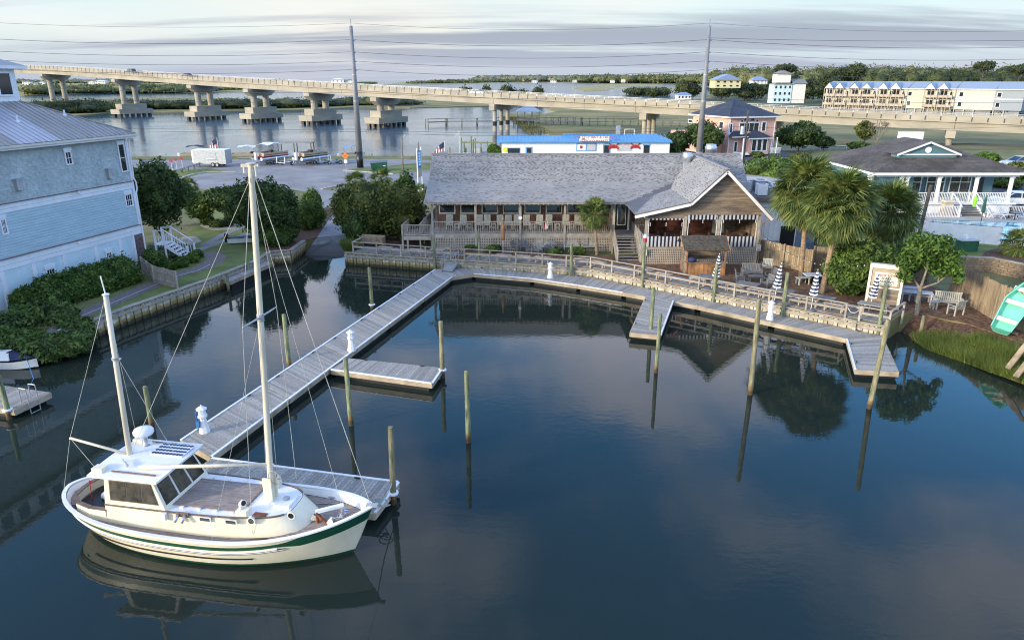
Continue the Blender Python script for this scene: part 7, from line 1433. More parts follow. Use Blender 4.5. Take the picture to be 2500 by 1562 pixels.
for i, (bx, by, ty, w, m_, lb, lo) in enumerate([(1668, 243, 196, 56, 'lf_fard', 'dark twisted oak just above the bridge left of the right steel pole', .1), (1690, 243, 204, 36, 'lf_fard', 'smaller dark oak touching the right steel pole above the bridge', .1), (1760, 246, 198, 70, 'lf_fard', 'dark spreading oak above the bridge in front of the yellow house', .05), (1830, 250, 202, 90, 'lf_fard', 'wide dark oak left of the three-storey white house', .05),
     (1960, 254, 190, 80, 'lf_fard', 'dark oak right of the three-storey white house', .05), (2010, 252, 178, 70, 'lf_fard', 'tall dark oak left of the townhouse row', .05), (2075, 240, 150, 62, 'lf_fard', 'tall dark tree rising above the left end of the townhouse row', .3), (2040, 240, 162, 50, 'lf_fard', 'lower dark tree left of the tallest one above the townhouses', .3),
     (1905, 240, 155, 58, 'lf_fard', 'flat-topped pine rising behind the white three-storey house', .62), (2390, 236, 146, 42, 'lf_fard', 'flat-topped pine standing above the woods at the right', .66), (2480, 236, 154, 50, 'lf_fard', 'pine rising above the woods at the right edge', .6), (1560, 240, 214, 34, 'lf_fard', 'leaning scrubby tree above the bridge rail at the far left of the oaks', .2), (1595, 242, 216, 40, 'lf_fard', 'low scrubby tree above the bridge rail near the small white building', .15)]):
    treepx(lb, 'tree', bx, by, 1.0, ty, w, m_, 2600, .75, 90 + i, low=lo)
b = G(2135, 362, 1.0); t = thing('bare_tree', 'bare grey branching tree on the marsh edge', 'tree', b); g = random.Random(5)
def br(mb, p, d, l, r, k):
    q = p + d * l; mb.cyl(p, q, r, r * .65, 5, cap=False)
    if k:
        for _ in range(3): br(mb, q, (d + Vector((g.uniform(-.7, .7), g.uniform(-.7, .7), g.uniform(-.1, .5)))).normalized(), l * .72, r * .6, k - 1)
mb = MB(); br(mb, Vector((0, 0, 0)), Vector((0, 0, 1)), 1.5, .16, 0)
for _ in range(4): br(mb, Vector((0, 0, 1.4)), Vector((g.uniform(-.8, .8), g.uniform(-.6, .6), 1)).normalized(), 1.6, .11, 4)
mb.build('trunk', 'bark', t)
def frondmesh(name, m, pet, bl, nb, droop, seed):
    g = random.Random(seed); mb = MB(); mb.cyl((0, 0, 0), (pet, 0, .05), .022, .012, 4, cap=False)
    for i in range(nb):
        a = (i / (nb - 1) - .5) * 2 * 1.95; l = bl * (1 - .25 * abs(a) / 2) * g.uniform(.88, 1.08); ca, sa = math.cos(a), math.sin(a); w = .036
        p0 = Vector((pet + .02 * ca, .02 * sa, .05)); fold = .10 * abs(sa)
        p1 = Vector((pet + l * .55 * ca, l * .55 * sa, .05 + fold * l - droop * .12)); p2 = Vector((pet + l * ca * .95, l * sa * .95, .02 - droop * l * g.uniform(.3, .75)))
        n = Vector((-sa, ca, 0)) * w; mb.add([p0 - n * .3, p0 + n * .3, p1 + n, p1 - n, p2], [(0, 1, 2, 3), (3, 2, 4)])
    return mb.mesh(name, m)
FR = [frondmesh('frond', 'frond', .95, 1.0, 26, .55, 1), frondmesh('frond', 'frond', .85, 1.1, 24, .8, 2), frondmesh('frond', 'frond', 1.05, .9, 28, .35, 3)]; FD = frondmesh('dry_frond', 'frondd', .8, .85, 16, 1.1, 4)
def palm(lb, base, ctr, rad, n=64, dry=12, seed=1, cat='palm tree', tr=.17, name='palm_tree'):
    g = random.Random(seed); base = Vector(base); ctr = Vector(ctr); t = thing(name, lb, cat, base); c = ctr - base; s = rad / 1.62
    mb = MB(); k = 9
    if c.z > .5:
        for i in range(k): p, q = c * (i / k), c * ((i + 1) / k); mb.cyl(p, q, tr * (1.12 - .02 * i), tr * (1.02 - .02 * i), 10, cap=False)
        mb.build('trunk', 'palmbark', t)
        mb = MB(); mb.lathe(c - Vector((0, 0, .9 * s)), [(tr * .9, 0), (tr * 1.7, .3 * s), (tr * 1.9, .6 * s), (tr * .8, 1.0 * s)], 9); mb.build('boot_cluster', 'frondd', t)
    for i in range(n):
        az = i * 2.39996 + g.uniform(-.2, .2); q = (i + .5) / n; el = R(84 - 152 * q ** .8) + g.uniform(-.12, .12)
        f = inst(FR[i % 3], 'frond', t, c, (g.uniform(-.5, .5), -el, az), (s * g.uniform(.88, 1.1),) * 3)
    for i in range(dry): f = inst(FD, 'dry_frond', t, c + Vector((0, 0, -.15)), (g.uniform(-.8, .8), R(g.uniform(45, 80)), g.uniform(0, 6.28)), (s * g.uniform(.7, 1),) * 3)
    return t
def palmpx(lb, bx, by, bz, cx, cy, wpx, **k): b = G(bx, by, bz); c = D(cx, cy, b.y); return palm(lb, b, c, wpx / 2 / pxm(b.y, c.z), **k)
palmpx('tall cabbage palm left of the pair, rising behind the board fence', 1955, 676, 1.13, 1972, 470, 172, n=120, seed=3, dry=20)
palmpx('tall cabbage palm in front, right of the pair beside the big shrub', 2006, 716, 1.13, 2052, 500, 178, n=125, seed=4, dry=22)
palm('cabbage palm standing behind the big shrub in front of the pool clubhouse', (27.4, 52.5, 1.13), D(2172, 520, 52.5), 76 / pxm(52.5, 5.5), n=115, seed=5, dry=30)
palmpx('slim palm growing in front of the restaurant porch', 1457, 622, 1.13, 1452, 522, 80, n=60, seed=6, dry=6, tr=.11)
palmpx('small palmetto beside the blue pole sign', 1030, 480, 1.2, 1028, 468, 46, n=34, seed=7, dry=3, tr=.1)
palmpx('small pale palm behind the left of the shrub mass', 868, 462, 1.2, 870, 446, 58, n=40, seed=8, dry=3, tr=.1)
palmpx('small pale palm behind the middle of the shrub mass', 928, 460, 1.2, 930, 440, 60, n=40, seed=9, dry=3, tr=.1)
palmpx('squat palmetto on the terrace mulch at the right edge', 2480, 622, 2.2, 2482, 596, 84, n=46, seed=10, dry=8, tr=.16)
palmpx('small palmetto at the left of the dark lawn tree', 468, 520, 1.12, 462, 455, 50, n=34, seed=11, dry=3, tr=.1)
b = G(2238, 765, 1.13); t = thing('young_tree', 'young light-barked tree with glossy leaves beside the landing sign', 'tree', b); q = lambda px, py, dy=0: D(px, py, b.y + dy) - b
mb = MB(); f1 = q(2247, 705); mb.cyl((0, 0, -.1), f1, .16, .11, 8); L_ = [(f1, q(2230, 680, .3), .08), (q(2230, 680, .3), q(2195, 650, .4), .045), (f1, q(2262, 660, -.2), .09), (q(2262, 660, -.2), q(2268, 600, 0), .06), (f1, q(2290, 690, -.3), .08), (q(2290, 690, -.3), q(2345, 645, -.4), .05), (q(2262, 660, -.2), q(2240, 620, .4), .045), (q(2290, 690, -.3), q(2300, 640, .2), .045), (q(2268, 600), q(2300, 590, -.2), .035)]
for a, c_, r in L_: mb.cyl(a, c_, r, r * .6, 6)
mb.build('trunk', 'bark', t); bl = []
for (px, py, r, dy) in ((2215, 640, .75, .3), (2245, 610, .95, 0), (2285, 600, .95, -.2), (2320, 625, .85, -.3), (2262, 640, .7, .2), (2300, 655, .8, .1), (2330, 655, .6, -.3), (2210, 672, .55, .4), (2250, 585, .7, .2), (2305, 590, .6, 0), (2205, 700 - 60, .5, .4), (2340, 680, .4, -.3)): c_ = q(px, py, dy); bl.append((c_.x, c_.y, c_.z, r, r, r * .8))
crown('crown', [(a, b_, c_, d_ * .92, e_ * .92, f_ * .9) for a, b_, c_, d_, e_, f_ in bl], 4300, .14, 'lf_bright', t, .2, .25, .42)
def rocking_chair(label):
    t = thing('rocking_chair', label, 'rocking chair', (0, 0, 0), 0, 'white rocking chairs on the restaurant porch'); m = 'white'
    for i in range(7): piece('back_slat', 'cream', t, (-.21 + i * .07, .24, .80), (.042, .02, .72), 0, -.18)
    mb = MB(); mb.box((0, .31, 1.17), (.54, .03, .08), 0, 0, -.18); mb.box((0, .19, .50), (.54, .03, .06), 0, 0, -.18); mb.build('back_rail', 'cream', t)
    for i in range(5): piece('seat_slat', 'cream', t, (0, -.20 + i * .085, .42), (.50, .072, .02))
    for s in (-1, 1):
        mb = MB(); mb.beam((s * .27, -.22, .06), (s * .27, -.22, .64), .04, .04); mb.beam((s * .27, .20, .06), (s * .27, .33, 1.2), .04, .04); mb.build('leg', 'cream', t)
        piece('arm', 'cream', t, (s * .28, 0, .65), (.07, .52, .025)); mb = MB(); mb.tube([(s * .27, -.42, .12), (s * .27, -.2, .03), (s * .27, .1, .01), (s * .27, .4, .06), (s * .27, .52, .13)], .022, 4); mb.build('rocker', 'cream', t)
    return t
def side_table(label):
    t = thing('side_table', label, 'side table', (0, 0, 0), 0, 'small white tables between the rocking chairs')
    MB().b2((-.2, -.2, .50), (.2, .2, .53)).build('table_top', 'cream', t)
    for x in (-.16, .16):
        for y in (-.16, .16): piece('leg', 'cream', t, (x, y, .25), (.04, .04, .5))
    MB().b2((-.18, -.18, .2), (.18, .18, .22)).build('shelf', 'cream', t); return t
cs = [1098, 1129, 1171, 1189, 1223, 1241, 1263, 1287, 1318, 1343, 1364, 1386.5, 1417, 1444, 1476]; rc = None; k_ = 0
cxs = [x for x in (850 + np.array([1100, 1245, 1425, 1505, 1655, 1745, 1835, 1935, 2075, 2190]) / 4.448)] + [x for x in (1300 + np.array([70, 165, 330, 452, 555]) / 4.033)]
used = []
for px in sorted(cxs):
    if used and px - used[-1] < 13: continue
    used.append(px); p = D(px, 545, 61.2); lb = f'white slatted rocking chair on the porch, {ORD[len(used) - 1]} from the left end'
    if rc is None: rc = rocking_chair(lb); rc.location = (p.x, 61.15, FL + .02); rc.rotation_euler.z = random.uniform(-.1, .1)
    else: dup(rc, (p.x, 61.15 + random.uniform(-.08, .08), FL + .02), random.uniform(-.18, .18), lb)
st = None
for i, px in enumerate((850 + 1180 / 4.448, 850 + 1315 / 4.448, 850 + 1578 / 4.448, 850 + 2000 / 4.448, 1300 + 5 / 4.033, 1300 + 245 / 4.033, 1300 + 388 / 4.033, 1300 + 510 / 4.033)):
    p = D(px, 545, 61.0); lb = f'small white table between porch rocking chairs, {ORD[i]} from the left end'
    if st is None: st = side_table(lb); st.location = (p.x, 60.95, FL + .02)
    else: dup(st, (p.x, 60.95, FL + .02), 0, lb)
def plank_bench(label, m='lattice', L_=1.25, wd=.42, h=.46, group=None, name='bench', cat='bench', slats=4):
    t = thing(name, label, cat, (0, 0, 0), 0, group)
    for i in range(slats): piece('seat_slat', m, t, (0, -wd / 2 + wd * (i + .5) / slats, h), (L_, wd / slats - .012, .035))
    for s in (-1, 1):
        for y in (-1, 1): piece('leg', m, t, (s * (L_ / 2 - .12), y * (wd / 2 - .06), h / 2), (.08, .08, h))
        piece('cross_brace', m, t, (s * (L_ / 2 - .12), 0, h - .06), (.05, wd, .07))
    return t
def railang(x, y):
    best = None
    Pq = [(-13.45, 58.93), (-5.0, 56.55), (-3.87, 56.4), (2.4, 54.7), (6.1, 53.6), (9.1, 51.1), (15.0, 46.0), (20.55, 41.6), (22.4, 40.1)]
    for a, b in zip(Pq[:-1], Pq[1:]):
        a, b = Vector(a), Vector(b); d = (b - a).length; u = (b - a) / d; s = max(0, min(d, (Vector((x, y)) - a).dot(u))); q = (a + u * s - Vector((x, y))).length
        if best is None or q < best[0]: best = (q, math.atan2(u.y, u.x))
    return best[1]
bpx = [(405, 1105, 'A'), (740, 1130, 'A'), (965, 1135, 'A'), (1690, 1190, 'A'), (1895, 1200, 'A'), (2110, 1215, 'A'), (480, 1120, 'B'), (650, 1145, 'B'), (1115, 1225, 'B'), (1295, 1265, 'B'), (490, 405, 'D'), (745, 455, 'D'), (925, 487, 'D'), (1165, 535, 'D'), (1290, 562, 'D'), (1580, 612, 'D'), (1765, 645, 'D'), (2060, 705, 'D'), (2290, 730, 'D')]
cv = {'A': (4.448, 850, 360), 'B': (4.033, 1300, 360), 'D': (4.724, 1600, 600)}; pb = None
for i, (x, y, k) in enumerate(bpx):
    s_, ox, oy = cv[k]; p = G(ox + x / s_, oy + y / s_, 1.45); a = railang(p.x, p.y); lb = f'grey slatted backless bench on the boardwalk, {ORD[i]} counting from the boat ramp end'
    if pb is None: pb = plank_bench(lb, group='slatted benches along the boardwalk'); pb.location = (p.x, p.y, 1.18); pb.rotation_euler.z = a
    else: dup(pb, (p.x, p.y, 1.18), a + random.uniform(-.12, .12), lb)
tbs = [(630, 365, 'farthest dark slatted table behind the boardwalk beside the first umbrella'), (1070, 447, 'dark slatted table behind the boardwalk below the grey yard chairs'), (1465, 522, 'dark slatted table behind the boardwalk right of the middle umbrella'), (1930, 605, 'dark slatted table behind the boardwalk near the big shrub')]
for x, y, lb in tbs: p = G(1600 + x / 4.724, 600 + y / 4.724, 1.75); o = plank_bench(lb, 'greyfurn', 1.5, .75, .74, 'dark slatted tables behind the boardwalk', 'picnic_table', 'table', 5); o.location = (p.x, p.y, 1.1); o.rotation_euler.z = railang(p.x, p.y)
t = thing('settle', 'wooden settle with a tall board back at the boat ramp end of the boardwalk', 'bench', (-12.1, 60.6, 1.18), railang(-12, 58));
for i in range(4): piece('back_board', 'fence', t, (0, .25, .35 + i * .2), (2.2, .04, .19))
for i in range(3): piece('seat_slat', 'fence', t, (0, -.15 + i * .15, .45), (2.1, .14, .035))
for s in (-1, 1): piece('end_panel', 'fence', t, (s * 1.08, 0, .5), (.05, .6, .9))
def umbrella(loc, lb, h=1.75, ztop=.0, tilt=(0, 0)):
    t = thing('closed_umbrella', lb, 'umbrella', loc, 0, 'closed striped umbrellas in the yard'); t.rotation_euler = (tilt[0], tilt[1], 0)
    MB().cyl((0, 0, 0), (0, 0, 1.0 + h + .1), .022).build('pole', 'white', t); z0 = 1.0; nb = 14
    prof = [.235, .24, .225, .21, .20, .19, .175, .16, .15, .135, .115, .095, .07, .045, .02]
    for i in range(nb):
        za, zb_ = z0 + h * i / nb, z0 + h * (i + 1) / nb; mb = MB(); n = 10; vs = []
        for (z, r) in ((za, prof[i]), (zb_, prof[i + 1])):
            for k in range(n): a = 2 * math.pi * k / n + z * .9; rr = r * (1.12 if k % 2 else .82); vs.append((rr * math.cos(a), rr * math.sin(a), z + (.05 if k % 2 else 0)))
        mb.add(vs, [(k, (k + 1) % n, n + (k + 1) % n, n + k) for k in range(n)]); mb.build('canvas_stripe', 'navy' if i % 2 else 'canvas', t)
    MB().lathe((0, 0, 0), [(.3, 0), (.3, .06), (.06, .1)], 12).build('base', 'greyfurn', t); return t
def at_h(px, py, h, z=1.13):      # ground spot whose point h above it is seen at the pixel
    p = G(px, py, z + h); return (p.x, p.y, z)
umbrella(at_h(1600 + 690 / 4.724, 600 + 355 / 4.724, 1.0), 'closed navy and white striped umbrella in front of the bar hut', 1.55, tilt=(0, .06)); umbrella(at_h(1600 + 1385 / 4.724, 600 + 485 / 4.724, 1.0), 'closed navy and white striped umbrella in the middle of the yard', 1.6, tilt=(0, .08))
umbrella(at_h(1600 + 1815 / 4.724, 600 + 570 / 4.724, 1.0), 'closed navy and white striped umbrella at the foot of the front palm', 1.6, tilt=(0, .04)); umbrella(at_h(2000 + 475 / 3.78, 580 + 555 / 3.78, 1.0, 1.0), 'closed navy and white striped umbrella leaning before the landing sign', 1.5, tilt=(0, .10))
mb = MB(); oo = D(1228, 598, 58.6); t = thing('closed_orange_umbrella', 'closed rust-orange umbrella in front of the porch', 'umbrella', (oo.x, 58.6, 1.13)); MB().cyl((0, 0, 0), (0, 0, 2.95), .022).build('pole', 'white', t)
MB().lathe((0, 0, 1.1), [(.14, 0), (.17, .3), (.15, 1.0), (.09, 1.5), (.02, 1.75)], 8).build('canopy', 'brownwood', t, True)
def lounge_chair(lb, loc, rz, m='greyfurn', w=.68, bench=False, group='grey wooden armchairs in the yard'):
    t = thing('garden_bench' if bench else 'armchair', lb, 'bench' if bench else 'armchair', loc, rz, None if bench else group); n = max(5, int(w / .11))
    for i in range(n): piece('back_slat', m, t, (-w / 2 + w * (i + .5) / n, .30, .68), (w / n * .7, .02, .52), 0, -.22)
    piece('back_rail', m, t, (0, .36, .95), (w + .04, .04, .08), 0, -.22); piece('back_rail', m, t, (0, .25, .42), (w, .04, .07), 0, -.22)
    for i in range(5): piece('seat_slat', m, t, (0, -.24 + i * .11, .42), (w, .09, .025))
    for s in (-1, 1):
        piece('arm', m, t, (s * (w / 2 + .03), 0, .64), (.09, .62, .03))
        for y in (-.26, .26): piece('leg', m, t, (s * (w / 2 + .01), y, .32), (.07, .07, .64))
    return t
ZG = 1.13
lounge_chair('grey slatted two-seat bench in the yard beside the board fence', at_h(1600 + 1110 / 4.724, 600 + 300 / 4.724, .42), -.1, w=1.35, bench=True)
lounge_chair('grey wooden armchair facing right at the left of the yard seating', at_h(1600 + 975 / 4.724, 600 + 365 / 4.724, .42), R(80)); lounge_chair('grey wooden armchair beside the middle striped umbrella, farther one', at_h(1600 + 1335 / 4.724, 600 + 345 / 4.724, .42), R(-80)); lounge_chair('grey wooden armchair beside the middle striped umbrella, nearer one', at_h(1600 + 1290 / 4.724, 600 + 425 / 4.724, .42), R(-70))
lounge_chair('pale rocking armchair by the board fence behind the two-seat bench', at_h(1600 + 1290 / 4.724, 600 + 245 / 4.724, .42), -.35, 'benchw')
o = plank_bench('low grey coffee table between the yard chairs', 'greyfurn', 1.1, .6, .42, None, 'coffee_table', 'table', 5); o.location = at_h(1600 + 1160 / 4.724, 600 + 347 / 4.724, .42); o.rotation_euler.z = -.15
o = plank_bench('pale stubby bench at the foot of the left palm', 'benchw', 1.0, .5, .5); o.location = at_h(1600 + 1705 / 4.724, 600 + 365 / 4.724, .5); o.rotation_euler.z = .2
o = thing('tub', 'black tub with a pale lid beside the stubby bench', 'tub', at_h(1600 + 1835 / 4.724, 600 + 330 / 4.724, .6)); MB().b2((-.65, -.35, 0), (.65, .35, .55)).build('tub_body', 'blkpaint', o); MB().b2((-.7, -.4, .55), (.7, .4, .62)).build('lid', 'awn_w', o)
lounge_chair('weathered slat-backed bench under the tall right fence', at_h(2000 + 1190 / 3.78, 580 + 590 / 3.78, .42), R(-22), 'benchw', 1.5, True); lounge_chair('weathered low armchair turned away beside the fence bench', at_h(2000 + 1265 / 3.78, 580 + 650 / 3.78, .42), R(200), 'benchw', .7)
for px, py, w, lb in ((790, 455, .7, 'farthest blue-grey picnic table behind the young tree'), (900, 500, .8, 'long blue-grey picnic table behind the young tree trunk')): o = plank_bench(lb, 'awn_w', 1.9, w, .72, None, 'picnic_table', 'picnic table', 5); o.location = at_h(2000 + px / 3.78, 580 + py / 3.78, .72); o.rotation_euler.z = -.35
for px, py, lb in ((755, 512, 'bench seat at the left of the blue-grey picnic table'), (980, 538, 'bench seat at the right of the blue-grey picnic table')): o = plank_bench(lb, 'awn_w', 1.3, .3, .45, None, 'bench', 'bench', 2); o.location = at_h(2000 + px / 3.78, 580 + py / 3.78, .45); o.rotation_euler.z = -.35
o = plank_bench('small grey metal side table by the fence bench', 'galv', .45, .4, .5, None, 'side_table', 'side table', 2); o.location = at_h(2000 + 1065 / 3.78, 580 + 590 / 3.78, .5)
o = plank_bench('dark picnic table under the leaning umbrella at the landing sign', 'walk', 1.7, .8, .74, None, 'picnic_table', 'table', 6); o.location = at_h(2000 + 500 / 3.78, 580 + 615 / 3.78, .74, .99); o.rotation_euler.z = -.7
for x, y, lb in ((85, 965, 'pale slatted bench against the porch lattice, leftmost of three'), (380, 965, 'pale slatted bench against the porch lattice, middle of three'), (555, 965, 'pale slatted bench against the porch lattice nearest the stairs')): lounge_chair(lb, at_h(1300 + x / 4.033, 360 + y / 4.033, .5), 0, 'benchw', 1.15, True)
for x, y, a, lb in ((1820, 1085, 60, 'dark wicker armchair left of the orange umbrella'), (1905, 1075, 10, 'dark wicker armchair right of the orange umbrella'), (2050, 1110, -40, 'dark wicker armchair in front of the pale benches'), (2190, 1090, -20, 'dark wicker armchair behind the far porch-foot shrub')): lounge_chair(lb, at_h(850 + x / 4.448, 360 + y / 4.448, .45), R(a), 'greyfurn', group='dark wicker armchairs below the porch')
o = plank_bench('low dark table between the wicker armchairs', 'greyfurn', .9, .5, .4, None, 'coffee_table', 'table', 3); o.location = at_h(850 + 1985 / 4.448, 360 + 1105 / 4.448, .4)
sA, sB = G(2112, 746, 1.13), G(2190, 756, 1.13); sd_ = (sB - sA); sa = math.atan2(sd_.y, sd_.x); sw_ = sd_.length
SG = thing('landing_sign', 'tall timber sign reading Now Open Sears Landing at the end of the boardwalk', 'sign', sA, sa); zt_ = D(2122, 645, sA.y).z - 1.13
for i in range(int(zt_ / .19)): piece('siding_board', 'siding', SG, (sw_ / 2, .1, .1 + i * .19), (sw_ - .1, .12, .18))
for x in (0, sw_): MB().b2((x - .08, -.02, 0), (x + .08, .3, zt_ + .05)).build('post', 'cream', SG)
MB().b2((-.05, -.04, zt_ - .2), (sw_ + .05, .32, zt_ + .06)).build('cornice', 'cream', SG); MB().b2((.05, -.03, zt_ * .46), (sw_ - .05, .03, zt_ * .46 + .12)).build('lower_trim', 'cream', SG)
MB().b2((.12, -.03, zt_ * .52), (sw_ - .12, .03, zt_ - .22)).build('frame_panel', 'tan', SG)
bw0, bw1, bz0, bz1 = sw_ * .15, sw_ * .88, zt_ * .545, zt_ * .84; sb = MB().b2((bw0, -.06, bz0), (bw1, -.03, bz1)).build('sign_board', 'cream', SG); cxm = (bw0 + bw1) / 2; hs = bz1 - bz0; ws = bw1 - bw0
text('Now Open', hs * .34, (cxm + .02, -.07, bz0 + hs * .82), (R(90), R(-4), 0), 'red', sb, sx=.9, shear=.3); text('SEARS', hs * .26, (cxm, -.07, bz0 + hs * .54), (R(90), 0, 0), 'blkpaint', sb, sx=1.0); text('LANDING', hs * .26, (cxm, -.07, bz0 + hs * .28), (R(90), 0, 0), 'blkpaint', sb, sx=1.0); text('GRILL & BOAT DOCKS', hs * .10, (cxm, -.07, bz0 + hs * .08), (R(90), 0, 0), 'blkpaint', sb, sx=.95); text('FOOD', hs * .13, (sw_ * .45, -.05, zt_ * .50), (R(90), 0, 0), 'blkpaint', SG)
for px, py, Yd, lb in ((1574, 617, 54.6, 'small white notice board on the left corner of the gable wing'), (1852, 605, 54.6, 'small white notice board on the right corner of the gable wing')):
    p = D(px, py, Yd - .12); t = thing('notice_board', lb, 'sign', p); MB().b2((-.17, -.02, -.24), (.17, .02, .24)).build('board', 'cream', t);
    for k in range(4): piece('printed_line', 'red', t, (0, -.024, .14 - k * .1), (.22, .006, .03))
mb = MB(); mb.lathe((9.6, 50.4, 3.85), [(.07, 0), (.14, .05), (.14, .28), (.08, .33)], 10); mb.lathe((9.6, 50.4, 4.18), [(.10, 0), (.14, .04), (.12, .2), (.05, .28)], 10, 1); tag(mb.build('buoy', ['red', 'white']), 'red and white buoy on top of the piling by the stairs', 'buoy')
p = D(1333, 553, 59.4); t = thing('small_flag', 'small folded striped flag hanging on the porch railing', 'flag', p); mb = MB(); mb.cyl((0, 0, -.3), (.15, -.15, .5), .015); mb.build('staff', 'white', t)
for i in range(6): piece('stripe', 'red' if i % 2 == 0 else 'white', t, (-.10 + i * .05, -.12, .08 - i * .01), (.05, .03, .62 - .05 * i), 0, 0, .12)
mb = MB(); mb.lathe((0, 0, 0), [(.16, 0), (.16, .02)], 14); o = mb.build('porch_lamp', 'white'); o.location = D(1270, 532, 59.38); o.rotation_euler = (R(90), 0, 0); tag(o, 'round white lamp on the middle porch post', 'lamp')
mb = MB(); mb.cyl((0, 0, 0), (0, 0, 1.1), .05); o = mb.build('marker_post', 'white'); o.location = G(853, 577, 1.13); tag(o, 'white marker post at the top right of the boat ramp', 'post')
for i, (px, py) in enumerate(((556, 690), (608, 660), (661, 642))): o = MB().box((0, 0, 0), (.16, .16, 1.4)).build('mooring_post', 'pileG'); p = G(px, py, .75); o.location = (p.x, p.y, .75); tag(o, f'short square mooring post on the small left landing, {ORD[i]} from the near end', 'post', 'mooring posts on the small landing')
def hullmesh(L_, B_, H_, t, m, inner, name='hull', n=14, sq=.75):
    mb = MB(); mi_ = MB();
    for s in range(n + 1):
        u = s / n; w = B_ / 2 * (sq + (1 - sq) * min(1, u * 2.5)) * (1 - max(0, (u - .5) / .5) ** 2.2 * .97); z = H_ * (1 + .25 * u ** 3); x = -L_ / 2 + L_ * u; kz = H_ * .25 * u ** 4
        mb.v += [(x, -w, z), (x, -w * .72, kz + .05), (x, 0, kz), (x, w * .72, kz + .05), (x, w, z)]; mi_.v += [(x, -w * .93, z - .01), (x, -w * .68, kz + .10), (x, w * .68, kz + .10), (x, w * .93, z - .01)]
    for s in range(n):
        for k in range(4): mb.f.append((5 * s + k, 5 * s + k + 1, 5 * s + 5 + k + 1, 5 * s + 5 + k)); mb.m.append(0)
        for k in range(3): mi_.f.append((4 * s + k, 4 * s + 4 + k, 4 * s + 4 + k + 1, 4 * s + k + 1)); mi_.m.append(0)

    mb.f.append((0, 1, 2, 3, 4)); mb.m.append(0); a = mb.build(name, m, t); mi_.f.append((0, 3, 2, 1)); mi_.m.append(0); mi_.build('hull_lining', inner, t); return a
p = G(610, 594, 1.12); t = thing('skiff', 'small dark open skiff lying on the left lawn behind the main mast', 'skiff', (p.x, p.y, 1.25), R(15)); hullmesh(3.6, 1.3, .45, t, 'white', 'greyfurn'); piece('thwart', 'polem', t, (-.3, 0, .4), (.25, 1.1, .04)); piece('thwart', 'polem', t, (.8, 0, .4), (.25, 1.0, .04)); MB().b2((-2.05, -.15, .1), (-1.75, .15, .85)).build('outboard_motor', 'blkpaint', t)
ra, rb = D(2431, 815, 38.2), D(2522, 712, 37.2); rb.z = ra.z + 1.9; rd = rb - ra; t = thing('rowing_boat', 'mint green rowing boat leaning against the tall fence at the right edge', 'rowing boat', (ra + rb) / 2)
ra = G(2433, 822, 1.2); ra = G(2441, 815, 1.25); lx = Vector((1.05, .75, 1.05)).normalized(); nz = Vector((-.55, -.6, .6)); nz = (nz - lx * nz.dot(lx)).normalized(); t.location = ra + lx * 1.95; t.rotation_euler = Matrix((lx, nz.cross(lx), nz)).transposed().to_euler(); hullmesh(3.9, 1.35, .45, t, 'mint', 'mint');
rk = thing('boat_rack', 'rough timber rack holding up the mint green rowing boat', 'rack', ra)
for k_ in (.6, 1.7, 2.9):
    q_ = lx * k_ - nz * .35; mb = MB(); mb.beam((q_.x + .3, q_.y + .5, -.15), (q_.x, q_.y, q_.z), .14, .14); mb.beam(q_ - nz.cross(lx) * .7, q_ + nz.cross(lx) * .7, .12, .12); mb.build('support', 'fence', rk)
for x in (-1.2, .1, 1.1): piece('thwart', 'cream', t, (x, 0, .38), (.28, 1.15, .05))
mb = MB(); mb.beam((-1.9, -.5, .47), (.2, -.66, .5), .06, .05); mb.beam((.2, -.66, .5), (1.9, -.1, .57), .06, .05); mb.beam((-1.9, .5, .47), (.2, .66, .5), .06, .05); mb.beam((.2, .66, .5), (1.9, .1, .57), .06, .05); mb.build('gunwale', 'mint', t)
for i, (a, b, lb) in enumerate((((2460, 900), (2560, 800), 'weathered plank leaning in front of the mint rowing boat, leftmost'), ((2480, 920), (2580, 820), 'weathered plank leaning in front of the mint rowing boat, rightmost'))): mb = MB(); pa, pb_ = G(*a, .6), D(b[0], b[1], 37); mb.beam(pa, pa + Vector((1.6, .8, 1.7)), .28, .08); tag(mb.build('plank', 'fence'), lb, 'plank')
mb = MB(); pa = G(2436, 784, 1.15); mb.beam(pa, D(2482, 706, pa.y + .4), .26, .06); tag(mb.build('plank', 'benchw'), 'pale plank leaning on the tall fence left of the rowing boat', 'plank')
p = G(45, 895, 0); t = thing('jet_ski', 'white and navy jet ski under a pale cover beside the left edge dock', 'jet ski', (p.x - .3, p.y, -.05), R(-6)); hullmesh(3.1, 1.15, .5, t, 'hullw', 'navy', sq=.9)
MB().lathe((0, 0, 0), [(.01, 0)], 4) if False else None
mb = MB(); mb.add([(-1.4, -.42, .5), (-1.4, .42, .5), (.2, .4, .55), (.2, -.4, .55), (-1.2, -.2, .95), (-1.2, .2, .95), (.1, .18, 1.0), (.1, -.18, 1.0)], [(0, 3, 7, 4), (1, 5, 6, 2), (0, 4, 5, 1), (4, 7, 6, 5), (3, 2, 6, 7)]); mb.build('cover', 'canvas', t)
mb = MB(); mb.add([(.1, -.38, .52), (.1, .38, .52), (1.4, 0, .66), (.15, -.2, .95), (.15, .2, .95), (.7, 0, .85)], [(0, 2, 5, 3), (1, 4, 5, 2), (3, 5, 4), (0, 3, 4, 1)]); mb.build('bow_cowling', 'navy', t); mb = MB(); mb.beam((.15, -.35, 1.0), (.15, .35, 1.0), .05, .05); mb.build('handlebar', 'blkpaint', t)
mb = MB(); mb.tube([Vector((-26.6, 36.2, .6)), Vector((-25.0, 34.2, .2)), Vector((-23.9, 32.2, .55))], .02, 5); tag(mb.build('mooring_line', 'bluepl'), 'blue line from the jet ski to the left edge dock', 'rope')
